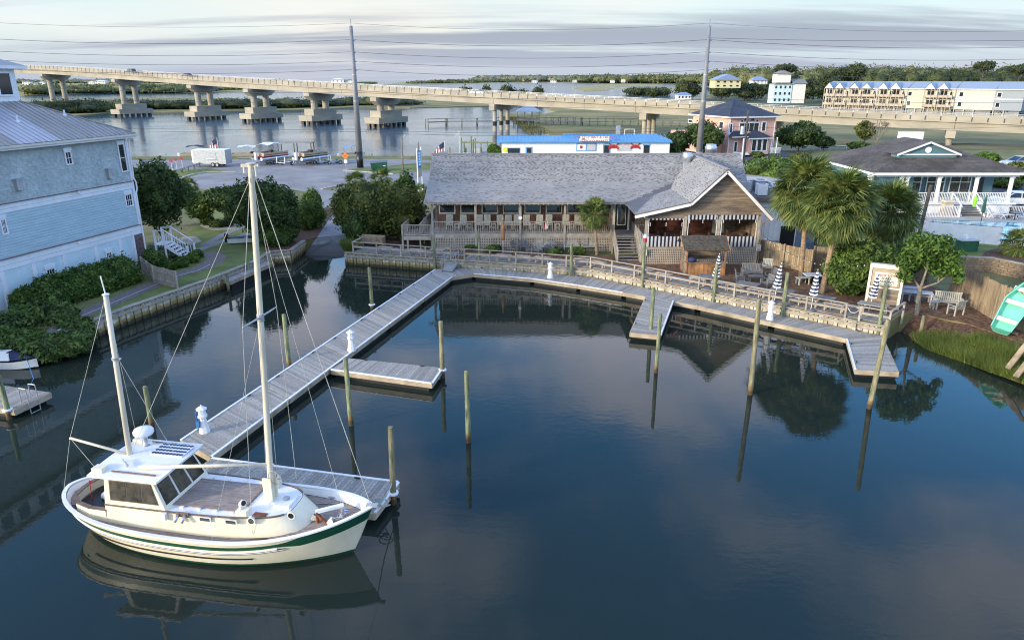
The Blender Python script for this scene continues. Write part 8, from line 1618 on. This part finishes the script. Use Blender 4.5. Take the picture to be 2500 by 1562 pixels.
def wheel(t, c, r=.32, w=.2):
    f = MB().cyl((0, -w / 2, 0), (0, w / 2, 0), r, r, 16).build('wheel', 'tyre', t); f.location = c; MB().cyl((0, -w / 2 - .01, 0), (0, w / 2 + .01, 0), r * .6, r * .6, 12).build('rim', 'steel', f); return f
def car(lb, loc, rz, m, suv=False, sc=1.0):
    t = thing('parked_car' if 'bridge' not in lb else 'car', lb, 'car', loc, rz); t.scale = (sc,) * 3; H2 = 1.72 if suv else 1.45
    side = [(-2.25, .32), (-2.28, .62), (-2.2, .88), (-1.45, .96), (1.0, .94), (2.1, .76), (2.28, .55), (2.25, .32)]
    mb = MB(); n = len(side)
    for y, k in ((-.88, 1), (.88, 1)): mb.v += [(x, y, z) for x, z in side]
    mb.f = [tuple(range(n)), tuple(range(2 * n - 1, n - 1, -1))] + [(i, n + i, n + (i + 1) % n, (i + 1) % n) for i in range(n)]; mb.m = [0] * len(mb.f); mb.build('body', m, t)
    ca = [(-2.05 if suv else -1.75, .93), (-1.85 if suv else -1.05, H2 - .04), (.25, H2), (1.15, .93)]
    mb = MB(); mb.v = [(x, y * (1 if z < 1 else .82), z) for y in (-.82, .82) for x, z in ca]; mb.f = [(0, 3, 2, 1), (4, 5, 6, 7), (0, 1, 5, 4), (2, 3, 7, 6)]; mb.m = [0] * 4; mb.build('window_glass', 'glass', t)
    mb = MB(); mb.b2((ca[1][0] - .02, -.68, H2 - .05), (.3, .68, H2 + .03)); mb.build('roof', m, t)
    for s in (-1, 1):
        mb = MB(); mb.beam((ca[0][0], s * .83, .93), (ca[1][0], s * .69, H2), .06, .07); mb.beam((.25, s * .69, H2), (1.15, s * .83, .93), .06, .07); mb.beam((-.4, s * .84, .93), (-.4, s * .70, H2), .06, .06); mb.build('pillar', m, t)
        MB().b2((2.2, s * .6 - .18, .58), (2.3, s * .6 + .18, .74)).build('headlight', 'canvas', t); MB().b2((-2.3, s * .62 - .16, .65), (-2.22, s * .62 + .16, .82)).build('tail_light', 'red', t)
    for x in (-1.35, 1.38):
        for s in (-1, 1): wheel(t, (x, s * .80, .33))
    return t
bz_ = lambda s: zb_at(s) + 2.05
for px, py, m_, off, lb in ((270, 168, 'blkpaint', 7.5, 'dark car driving on the bridge, nearer the left frame edge'), (407, 177, 'blkpaint', 7.5, 'dark hatchback driving on the bridge between the second and third piers'), (1122, 219, 'wcar', 7.6, 'white car driving on the bridge right of the left steel pole')):
    X = (px - CX) / F; Yq = (py - CY) / F; k = X / (_c - Yq * _s); s0 = (k * 245 + 45) / (.8696 + .4938 * k) + (off * .25); s0 += off * .0
    q = bp(s0, off, bz_(s0)); car(lb, q, ang if m_ == 'wcar' else ang + math.pi, m_, px == 270, 1.15)
car('white sedan parked beside the clubhouse porch at the right edge', (D(2474, 480, 74).x, 74, 2.52), R(172), 'wcar'); car('silver-blue car parked in the grass beyond the clubhouse at the right edge', (D(2488, 400, 100).x, 100, D(2488, 408, 100).z), R(185), 'silver')
car('dark grey car parked by the water behind the left end of the restaurant ridge', (D(1083, 380, 128).x, 128, 1.15), R(95), 'polem', True); car('white pickup-like car parked by the water behind the restaurant ridge', (D(1139, 380, 126).x, 126, 1.15), R(80), 'wcar', True)
car('dark red car parked in front of the blue-roofed shop', (D(1582, 374, 121).x, 121, 1.15), R(80), 'redpaint', True); car('pale car parked right of the dark red one at the shop', (D(1631, 376, 120).x, 120, 1.15), R(100), 'wcar')
car('dark blue car in the parking lot beyond the pink house corner', (D(1908, 384, 128).x, 128, 1.2), R(170), 'navy')
t = thing('motorcycle', 'dark motorcycle parked between the palm trunks and the annex', 'motorcycle', G(1990, 600, 1.15), R(70)); wheel(t, (-.7, 0, .32), .32, .12); wheel(t, (.7, 0, .32), .32, .12); MB().b2((-.4, -.13, .35), (.4, .13, .75)).build('engine', 'blkpaint', t); MB().b2((-.6, -.15, .72), (.1, .15, .85)).build('seat', 'navy', t); mb = MB(); mb.beam((.45, -.35, 1.05), (.45, .35, 1.05), .04, .04); mb.beam((.7, 0, .32), (.42, 0, 1.05), .06, .06); mb.build('fork', 'steel', t)
tl = G(522, 406, 1.15); t = thing('cargo_trailer', 'grey enclosed cargo trailer with a serving hatch by the river', 'trailer', tl, R(-6)); Lt = 5.6
MB().b2((-Lt / 2, -1.1, .5), (Lt / 2, 1.1, 2.75)).build('box_body', 'galv', t); mb = MB(); mb.add([(-Lt / 2, -1.1, .5), (-Lt / 2, 1.1, .5), (-Lt / 2, 1.1, 2.75), (-Lt / 2, -1.1, 2.75), (-Lt / 2 - .9, 0, .6), (-Lt / 2 - .9, 0, 2.6)], [(0, 3, 5, 4), (1, 4, 5, 2), (3, 2, 5)]); mb.build('front_nose', 'cream', t); MB().b2((-.4, -1.14, 1.4), (1.2, -1.1, 2.3)).build('serving_hatch', 'acg', t); MB().b2((-.4, -1.35, 1.3), (1.2, -1.1, 1.36)).build('hatch_shelf', 'white', t); MB().b2((-Lt / 2, -1.08, 2.75), (Lt / 2, 1.08, 2.82)).build('roof', 'white', t)
for x in (.5, 1.25): wheel(t, (x, -1.12, .36), .36, .22); wheel(t, (x, 1.12, .36), .36, .22)
dp = G(927, 416, 1.15); t = thing('dumpster', 'dark green steel dumpster with a sticker on the grass verge', 'dumpster', dp, R(12)); mb = MB(); mb.v = [(-1.25, -.7, 0), (1.2, -.7, 0), (1.2, .7, 0), (-1.25, .7, 0), (-1.45, -.8, 1.2), (1.25, -.75, 1.35), (1.25, .75, 1.35), (-1.4, .8, 1.2)]; mb.f = [(0, 1, 5, 4), (1, 2, 6, 5), (2, 3, 7, 6), (3, 0, 4, 7), (0, 3, 2, 1)]; mb.m = [0] * 5; mb.build('container', 'dkgreen', t)
mb = MB(); mb.add([(-1.5, -.85, 1.2), (1.3, -.8, 1.36), (1.3, .8, 1.5), (-1.45, .85, 1.34)], [(0, 1, 2, 3)]); mb.build('lid', 'blkpaint', t); MB().b2((.5, -.73, .7), (.95, -.705, 1.15)).build('sticker', 'white', t)
for i in range(4): piece('side_rib', 'dkgreen', t, (-1 + i * .45, -.73, .6), (.06, .06, 1.1))
for x in (-1.0, 1.0): piece('fork_pocket', 'blkpaint', t, (x, -.74, .35), (.25, .1, .15))
def pontoon(lb, loc, rz, canopy='canvas', trailer=False, m='polem', Lb=6.5):
    t = thing('pontoon_boat', lb, 'pontoon boat', loc, rz); z = .9 if trailer else .0
    for s in (-1, 1): mb = MB(); mb.cyl((-Lb / 2, s * .95, z + .25), (Lb / 2 - .5, s * .95, z + .25), .3, .3, 10); mb.cyl((Lb / 2 - .5, s * .95, z + .25), (Lb / 2 + .2, s * .95, z + .4), .3, .05, 10); mb.build('pontoon', 'steel', t)
    MB().b2((-Lb / 2, -1.25, z + .55), (Lb / 2 - .2, 1.25, z + .65)).build('deck', m, t)
    for s in (-1, 1): MB().b2((-Lb / 2 + .4, s * 1.22 - .03, z + .7), (Lb / 2 - .6, s * 1.22 + .03, z + 1.25)).build('side_fence', 'tan', t); MB().b2((-Lb / 2 + .4, s * 1.26 - .01, z + .85), (Lb / 2 - .6, s * 1.26 + .01, z + .95)).build('side_stripe', m, t)
    MB().b2((-Lb / 2 + .4, -1.2, z + .7), (-Lb / 2 + .46, 1.2, z + 1.25)).build('rear_fence', 'tan', t); MB().b2((-Lb / 2 + .5, -1.1, z + .65), (-Lb / 2 + 1.3, 1.1, z + 1.1)).build('rear_seat', 'red' if m == 'redpaint' else 'tan', t); MB().b2((.2, .3, z + .65), (.8, 1.0, z + 1.5)).build('console', 'blkpaint', t); MB().b2((-Lb / 2 - .4, -.2, z + .1), (-Lb / 2, .2, z + 1.3)).build('outboard_motor', 'canvas', t)
    if canopy:
        zc = z + 2.75; mb = MB(); k = 6
        for i in range(k + 1): x = -1.9 + 3.4 * i / k; mb.v += [(x, -1.25, zc - .12 * abs(i - 3)), (x, 0, zc + .1 - .12 * abs(i - 3) * .5), (x, 1.25, zc - .12 * abs(i - 3))]
        for i in range(k): mb.f += [(3 * i, 3 * i + 3, 3 * i + 4, 3 * i + 1), (3 * i + 1, 3 * i + 4, 3 * i + 5, 3 * i + 2)]
        mb.m = [0] * len(mb.f); mb.build('canopy', canopy, t)
        for s in (-1, 1):
            for xa, xb in ((-1.6, -1.9), (-.2, -.4), (-.2, 1.4)): mb = MB(); mb.cyl((xa, s * 1.22, z + 1.2), (xb, s * 1.24, zc - .2), .025, .025, 5); mb.build('canopy_frame', 'steel', t)
    if trailer:
        for s in (-1, 1): mb = MB(); mb.beam((-Lb / 2, s * .5, .55), (Lb / 2, s * .5, .55), .1, .12); mb.build('trailer_beam', 'galv', t); wheel(t, (-.3, s * .85, .33)); wheel(t, (.5, s * .85, .33))
        mb = MB(); mb.beam((-Lb / 2 - 1.2, 0, .5), (-Lb / 2, 0, .55), .1, .1); mb.beam((-Lb / 2 - .9, 0, .5), (-Lb / 2 - .9, 0, 1.3), .08, .08); mb.beam((-Lb / 2 - .9, -.35, 1.3), (-Lb / 2 - .9, .35, 1.3), .06, .06); mb.build('trailer_tongue', 'galv', t)
    return t
pontoon('red and grey pontoon boat with a pale canopy on a trailer by the river', G(665, 401, 1.1), R(62), 'canvas', True, 'redpaint'); pontoon('tan and black pontoon boat on a trailer under a grey awning', G(762, 401, 1.1), R(60), None, True, 'blkpaint')
pontoon('tan pontoon boat with a pale canopy afloat behind the trailer', (D(600, 383, 141).x, 143, 0), R(8), 'canvas', False, 'tan', 7.5); pontoon('pontoon boat with a dark navy canopy afloat at the left dock', (D(474, 385, 141).x, 143, 0), R(5), 'navy', False, 'polem', 7)
pontoon('small tan pontoon boat afloat behind the left steel pole', (D(860, 385, 141).x, 142.5, 0), R(10), 'skyblue', False, 'tan', 5.5)
t = thing('boat_awning', 'grey flat awning on posts between the two trailered pontoon boats', 'awning', (D(725, 395, 138).x, 138, 0)); MB().b2((-3.2, -1.2, 3.6), (3.4, 1.2, 3.8)).build('roof', 'polem', t)
for x in (-3, 0, 3.2):
    for y in (-1, 1): piece('post', 'barkd', t, (x, y, 1.7), (.14, .14, 3.8))
def etrailer(lb, loc, rz):
    t = thing('boat_trailer', lb, 'boat trailer', loc, rz)
    for s in (-1, 1): mb = MB(); mb.beam((-2.5, s * .8, .5), (1.5, s * .8, .5), .1, .12); mb.beam((1.5, s * .8, .5), (3.0, 0, .5), .1, .12); mb.build('side_beam', 'galv', t); wheel(t, (-.8, s * 1.0, .33)); MB().b2((-2.4, s * .8 - .05, .5), (-2.3, s * .8 + .05, 1.5)).build('guide_post', 'white', t)
    for x in (-2.3, -.5, 1.2): piece('cross_member', 'galv', t, (x, 0, .5), (.1, 1.6, .1))
    return t
etrailer('empty galvanised boat trailer between the two pontoon boats on trailers', G(708, 402, 1.12), R(70)); etrailer('empty boat trailer left of the orange sign', G(810, 400, 1.12), R(35)); etrailer('second empty boat trailer just left of the steel pole', G(838, 399, 1.12), R(30))
t = thing('warning_sign', 'orange diamond road sign with a small white plate below on a post', 'sign', G(846, 422, 1.12)); MB().cyl((0, 0, 0), (0, 0, 2.4), .04).build('post', 'galv', t); o = MB().box((0, -.06, 2.6), (.78, .03, .78), 0, 0, 0, R(45)).build('sign_plate', 'orange', t); MB().b2((-.25, -.08, 1.5), (.25, -.05, 2.0)).build('lower_plate', 'white', t)
for k in range(2): piece('printed_line', 'blkpaint', t, (0, -.08, 2.68 - k * .16), (.5, .006, .06))
for i, (px, py) in enumerate(((421, 416), (432, 413), (446, 409))): t = thing('hazard_marker', f'red diamond end-of-road marker by the guardrail, {ORD[i]} from the left', 'marker', G(px, py, 1.12), 0, 'red end-of-road markers'); MB().cyl((0, 0, 0), (0, 0, 1.4), .03).build('post', 'white', t); MB().box((0, -.04, 1.5), (.42, .03, .42), 0, 0, 0, R(45)).build('reflector', 'red', t)
t = thing('guardrail', 'short galvanised guardrail at the edge of the road bend', 'guardrail', G(455, 420, 1.12)); a_, b_ = G(430, 427, 1.12) - t.location, G(488, 408, 1.12) - t.location
for dz in (.5, .66): mb = MB(); mb.beam(a_ + Vector((0, 0, dz)), b_ + Vector((0, 0, dz)), .06, .13); mb.build('rail', 'galv', t)
for i in range(5): q_ = a_.lerp(b_, i / 4); piece('post', 'barkd', t, (q_.x, q_.y, .3), (.12, .12, .65))
def woodock(lb, P_, w, z, piles=3.0, ph=1.2, th=.08):
    t = thing('river_dock', lb, 'dock', (P_[0][0], P_[0][1], 0)); o = t.location
    for a, b in zip(P_[:-1], P_[1:]):
        a, b = Vector(a), Vector(b); d = b - a; n = max(1, int(d.length / .8)); an = math.atan2(d.y, d.x); nr = Vector((-d.y, d.x)).normalized()
        for i in range(n): c = a.lerp(b, (i + .5) / n); piece('deck_board', 'walk', t, (c.x - o.x, c.y - o.y, z), (d.length / n - .03, w, th), an)
        if th > .1: piece('side_rail', 'barkd', t, ((a.x + b.x) / 2 - o.x, (a.y + b.y) / 2 - w / 2 - o.y, z + 1.05), (d.length, .14, .14), an)
        for i in range(max(2, int(d.length / piles) + 1)):
            c = a.lerp(b, i / max(1, int(d.length / piles)))
            for s in (-1, 1): q_ = c + nr * s * w / 2; piece('pile', 'pile', t, (q_.x - o.x, q_.y - o.y, z + ph / 2 - 1), (.24, .24, ph + 2))
    return t
woodock('long grey dock along the river behind the left trailer', [(-74, 138.6), (-52, 139.0)], 2.2, .9, 6, .0); woodock('sloping tan timber dock between the trailer and the pontoon boat', [(-50.5, 134), (-38, 139)], 2.4, 1.2, 6, .1); woodock('short river dock behind the left steel pole', [(-27, 138.5), (-14, 138)], 2.2, .9, 4, .6)
woodock('bait dock with tall pilings left of the blue-roofed shop', [(-12, 141), (-3, 142), (3, 150)], 2.0, 1.0, 2.6, 1.4)
woodock('long weathered pier crossing the river to the marsh', [tuple(G(1042, 299, 1.2)[:2]), tuple(G(1090, 297, 1.2)[:2]), tuple(G(1165, 296.5, 1.2)[:2]), tuple(G(1255, 295, 1.2)[:2])], 1.6, 1.2, 4.8, 1.0, .3)
woodock('boardwalk over the marsh running from the gazebo to the right', [tuple(G(1262, 293, 1.6)[:2]), tuple(G(1420, 297, 1.6)[:2]), tuple(G(1680, 299, 1.6)[:2])], 1.8, 1.6, 2.6, 1.3, .3)
gz = G(1290, 303, 0); t = thing('gazebo', 'pier gazebo on tall posts with a blue hipped roof', 'gazebo', (gz.x, gz.y, 0)); gt = D(1290, 272, gz.y).z; gw = 3.9
MB().b2((-gw, -gw, gt * .36), (gw, gw, gt * .36 + .2)).build('deck', 'walk', t); mb = MB(); mb.add([(-gw - .5, -gw - .5, gt), (gw + .5, -gw - .5, gt), (gw + .5, gw + .5, gt), (-gw - .5, gw + .5, gt), (-1.5, 0, gt + 1.7), (1.5, 0, gt + 1.7)], [(0, 1, 5, 4), (1, 2, 5), (2, 3, 4, 5), (3, 0, 4), (3, 2, 1, 0)]); mb.build('roof', 'aptroof', t)
for x in (-gw, -gw / 3, gw / 3, gw):
    for y in (-gw, gw): piece('post', 'rail', t, (x, y, gt / 2 - .3), (.22, .22, gt + .6))
for y in (-gw, gw): piece('railing', 'rail', t, (0, y, gt * .36 + 1.0), (gw * 2, .08, .1)); [piece('baluster', 'rail', t, (-gw + i * .52, y, gt * .36 + .6), (.08, .05, .8)) for i in range(16)]
t = thing('centre_console_boat', 'small pale workboat with a T-top at the bait dock', 'boat', (D(1165, 360, 146).x, 146, -.1), R(10)); hullmesh(7, 2.4, 1.1, t, 'hullw', 'skyblue'); MB().b2((-.5, -.5, .8), (.4, .5, 2.0)).build('console', 'cream', t); MB().b2((-1.1, -.9, 3.0), (1.0, .9, 3.1)).build('t_top', 'cream', t)
for x in (-.9, .8):
    for y in (-.7, .7): piece('t_top_post', 'steel', t, (x, y, 1.9), (.07, .07, 2.2))
for i, (px, py0, py1) in enumerate(((1126, 336, 372), (1150, 333, 372), (1155, 340, 372), (1160, 338, 372), (1203, 334, 372), (1133, 350, 372), (1190, 345, 372))): a_ = D(px, py0, 140); mb = MB(); mb.cyl((a_.x, 140, -.5), a_, .14, .12, 8); tag(mb.build('dock_post', 'pileG'), f'slender dock post at the bait dock, {["leftmost", "third", "fourth", "fifth", "rightmost", "second short", "sixth short"][i]} as seen from the basin', 'post', 'posts at the bait dock')
mb = MB(); mb.beam(D(1126, 348, 140), D(1205, 349, 140), .2, .3); tag(mb.build('cross_beam', 'pileG'), 'long horizontal timber across the bait dock posts', 'beam')
for px, pt, pb_, Yf, lb, tilt in ((534, 336, 372, 140, 'US flag drooping from its staff behind the grey trailer', 0), (1086, 345, 374, 132, 'drooping US flag behind the left end of the restaurant ridge', 0)):
    a_ = D(px, pb_, Yf); b2_ = D(px, pt, Yf); t = thing('us_flag', lb, 'flag', a_); h = b2_.z - a_.z; MB().cyl((0, 0, -1.5), (0, 0, h), .05).build('staff', 'white', t)
    for k in range(7): mb = MB(); x_ = -.15 - .24 * k; mb.add([(x_, -.05, h - .1 - .5 * k * .5), (x_ - .26, -.02, h - .25 - .5 * k * .5), (x_ - .34, .02, h - 2.6 - .05 * k), (x_ - .1, -.05, h - 2.4)], [(0, 1, 2, 3)]); mb.build('stripe', 'red' if k % 2 == 0 else 'white', t)
    MB().extr([(-.1, -.08, h - .1), (-1.0, -.08, h - .7), (-.95, -.08, h - 1.5), (-.1, -.08, h - 1.1)], (0, .03, 0)).build('canton', 'navy', t)
a_ = D(1122, 372, 133); b2_ = D(1122, 320, 133); t = thing('pale_flag', 'pale grey flag flying over the water left of the bait dock', 'flag', a_); h = b2_.z - a_.z; MB().cyl((0, 0, -1), (0, 0, h), .03).build('staff', 'white', t); MB().extr([(0, 0, h), (-.9, 0, h - .55), (-.95, 0, h - 1.15), (-.1, 0, h - .8)], (0, .03, 0)).build('cloth', 'acg', t)
a_ = G(1022, 466, 1.13); t = thing('pole_sign', 'tall narrow blue pole sign between the road and the restaurant', 'sign', a_, R(62)); h = D(1022, 360, a_.y).z - 1.13; MB().cyl((-.05, 0, 0), (-.05, 0, h * .98), .07).build('post', 'white', t); MB().cyl((.9, 0, 0), (.9, 0, h * 1.0), .06).build('post', 'white', t); MB().b2((0, -.06, h * .5), (.85, .06, h * .92)).build('sign_panel', 'skyblue', t); MB().b2((.1, -.09, h * .32), (.8, -.0, h * .5)).build('lower_panel', 'tan', t); MB().cyl((.35, 0, h * .9), (.35, 0, h * 1.12), .05).build('top_pipe', 'barkd', t)
for k in range(5): piece('printed_letter', 'white', t, (.42, -.07, h * (.86 - .065 * k)), (.4, .02, .25))
MB().b2((.2, -.07, h * .54), (.65, -.065, h * .58)).build('printed_arrow', 'red', t)
def lounger(lb, loc, rz):
    t = thing('pool_lounger', lb, 'lounger', loc, rz, 'white loungers on the pool deck'); MB().box((-.35, 0, .38), (1.3, .62, .05)).build('seat', 'canvas', t); MB().box((.62, 0, .72), (.95, .62, .05), 0, 0, 0, R(-52)).build('backrest', 'canvas', t)
    for s in (-1, 1):
        for x in (-.7, .3): mb = MB(); mb.tube([(x - .2, s * .3, 0), (x, s * .3, .36), (x + .2, s * .3, 0)], .03, 5); mb.build('leg', 'white', t)
    return t
pz = lambda x, y, h=.35: at_h(2100 + x / 6.05, 420 + y / 6.05, h, 2.5)
lounger('white lounger on the pool deck, left of the two', pz(1985, 625), R(160)); lounger('white lounger on the pool deck, right of the two', pz(2160, 625), R(160))
p = pz(1255, 640, 0); t = thing('storage_bin', 'tall beige storage bin beside the clubhouse steps', 'bin', p); MB().b2((-.4, -.35, 0), (.4, .35, 1.35)).build('bin_body', 'tan', t); MB().b2((-.43, -.38, 1.0), (.43, .38, 1.06)).build('rim', 'cream', t); MB().b2((-.42, -.37, 1.35), (.42, .37, 1.45)).build('lid', 'cream', t)
p = pz(1785, 730, 0); t = thing('pool_umbrella', 'closed teal umbrella standing by the pool edge', 'umbrella', p); MB().cyl((0, 0, 0), (0, 0, 2.4), .03).build('pole', 'blkpaint', t); MB().lathe((0, 0, .8), [(.12, 0), (.17, .15), (.14, .8), (.1, 1.3), (.03, 1.55)], 8).build('canopy', 'dkgreen', t)
p = D(2100 + 1705 / 6.05, 420 + 400 / 6.05, 67.5); o = MB().lathe((0, 0, -.75), [(.05, 0), (.14, .1), (.2, .6), (.12, .95), (.03, 1.05)], 7).build('towel', 'lime'); o.location = p; tag(o, 'lime green towel hung on the clubhouse stair rail', 'towel')
t = thing('patio_table', 'small dark patio table right of the loungers', 'table', pz(2300, 600, .7)); MB().lathe((0, 0, .68), [(.5, 0), (.5, .03)], 14).build('table_top', 'blkpaint', t); MB().cyl((0, 0, 0), (0, 0, .68), .04).build('leg', 'blkpaint', t)
lounge_chair('dark metal patio chair right of the loungers', pz(2270, 610, .45), R(30), 'blkpaint', .5); lounge_chair('dark wicker armchair on the clubhouse porch', (40.0, 71.5, PFz), R(10), 'blkpaint', .7)
t = thing('utility_box', 'dark green utility box on the terrace lawn', 'utility box', G(2357, 612, 2.2), R(5)); MB().b2((-.7, -.4, 0), (.7, .4, .85)).build('cabinet', 'dkgreen', t); MB().b2((-.75, -.45, .85), (.75, .45, .92)).build('lid', 'acg', t); MB().b2((-.15, .1, .92), (.1, .35, 1.2)).build('vent', 'white', t)
bb = D(2220, 350, 110); t = thing('billboard', 'white boxed sign seen from behind beyond the clubhouse roof', 'sign', (bb.x, 110, .9)); hb = D(2220, 322, 110).z - .9; MB().b2((-1.8, -.3, hb - 1.5), (1.8, .3, hb)).build('sign_box', 'white', t); [piece('post', 'galv', t, (x, 0, hb / 2 - .5), (.15, .15, hb - 1)) for x in (-1.3, 1.3)]
for i, (px, py) in enumerate(((1972, 363), (2012, 364), (2052, 362))): o = plank_bench(f'small grey picnic table on the marsh edge, {ORD[i]} from the left', 'awn_w', 2.2, 1.1, .75, 'picnic tables on the marsh edge', 'picnic_table', 'picnic table', 4); o.location = G(px, py + 3, 1.0)
mb = MB(); A0, A1 = Vector((19.4, 54.4, 3.6)), Vector((22.9, 44.0, 3.9)); pts = [A0.lerp(A1, i / 20) - Vector((0, 0, 1.0 * 4 * (i / 20) * (1 - i / 20))) for i in range(21)]; mb.tube(pts, .012, 4); t = tag(mb.build('string_lights', 'blkpaint'), 'thin string of small bulbs hanging across the yard', 'string lights'); mb = MB()
for q_ in pts[1:-1]: mb.lathe(q_ - Vector((0, 0, .09)), [(.01, 0), (.035, .02), (.03, .06), (.01, .08)], 6)
mb.build('bulbs', 'canvas', t)
def person(lb, loc, rz, shirt, trousers, h=1.72):
    t = thing('person', lb, 'person', loc, rz); k = h / 1.72
    J = {'pelvis': (0, 0, .95, .13), 'chest': (0, 0, 1.32, .15), 'neck': (0, 0, 1.48, .06), 'head': (0, -.02, 1.62, .095), 'top': (0, -.01, 1.70, .07)}
    for s in (-1, 1): J.update({f'hip{s}': (s * .09, 0, .88, .095), f'knee{s}': (s * .11, -.03 * s, .50, .062), f'ankle{s}': (s * .12, .03 * s, .09, .042), f'toe{s}': (s * .13, -.14, .04, .035), f'sh{s}': (s * .17, 0, 1.42, .06), f'el{s}': (s * .24, .02, 1.14, .045), f'wr{s}': (s * .23, -.08, .90, .032), f'hd{s}': (s * .23, -.11, .81, .035)})
    E_ = [('pelvis', 'chest'), ('chest', 'neck'), ('neck', 'head'), ('head', 'top')]
    for s in (-1, 1): E_ += [('pelvis', f'hip{s}'), (f'hip{s}', f'knee{s}'), (f'knee{s}', f'ankle{s}'), (f'ankle{s}', f'toe{s}'), ('chest', f'sh{s}'), (f'sh{s}', f'el{s}'), (f'el{s}', f'wr{s}'), (f'wr{s}', f'hd{s}')]
    nm_ = list(J); me = bpy.data.meshes.new('body'); me.from_pydata([tuple(c * k for c in J[n][:3]) for n in nm_], [(nm_.index(a), nm_.index(b)) for a, b in E_], []); o = inst(me, 'body', t); sk = o.modifiers.new('skin', 'SKIN')
    if not me.skin_vertices: bpy.context.view_layer.update()
    for i, n in enumerate(nm_): v = me.skin_vertices[0].data[i]; v.radius = (J[n][3] * k,) * 2; v.use_root = n == 'pelvis'
    ss_ = o.modifiers.new('sub', 'SUBSURF'); ss_.levels = 1; ss_.render_levels = 1
    m_ = bpy.data.materials.new('clothes'); m_.use_nodes = True; nt_ = m_.node_tree; b_ = nt_.nodes['Principled BSDF']; b_.inputs['Roughness'].default_value = .85; tc_ = nt_.nodes.new('ShaderNodeTexCoord'); sp2 = nt_.nodes.new('ShaderNodeSeparateXYZ'); nt_.links.new(tc_.outputs['Object'], sp2.inputs[0])
    c_ = ramp(nt_, mth(nt_, 'DIVIDE', sp2.outputs[2], 1.8 * k), [(0.0, (.03, .025, .02)), (.06, trousers), (.53, shirt), (.82, (.45, .27, .19)), (.915, (.06, .04, .03))]); nt_.nodes[-1].color_ramp.interpolation = 'CONSTANT'; nt_.links.new(c_, b_.inputs['Base Color']); me.materials.append(m_); return t
p_ = D(1478, 385, 123.2); person('person in a pale shirt standing in the doorway of the blue-roofed shop', (p_.x, 123.3, 1.2), 0, (.5, .4, .4), (.12, .1, .12))
X = (711 - CX) / F; k = X / (_c - ((197 - CY) / F) * _s); s0 = (k * 245 + 45) / (.8696 + .4938 * k) + .5; person('dark-clothed person walking along the near side of the bridge', bp(s0, .75, bz_(s0)), 1.0, (.03, .03, .04), (.03, .03, .05), 1.8)
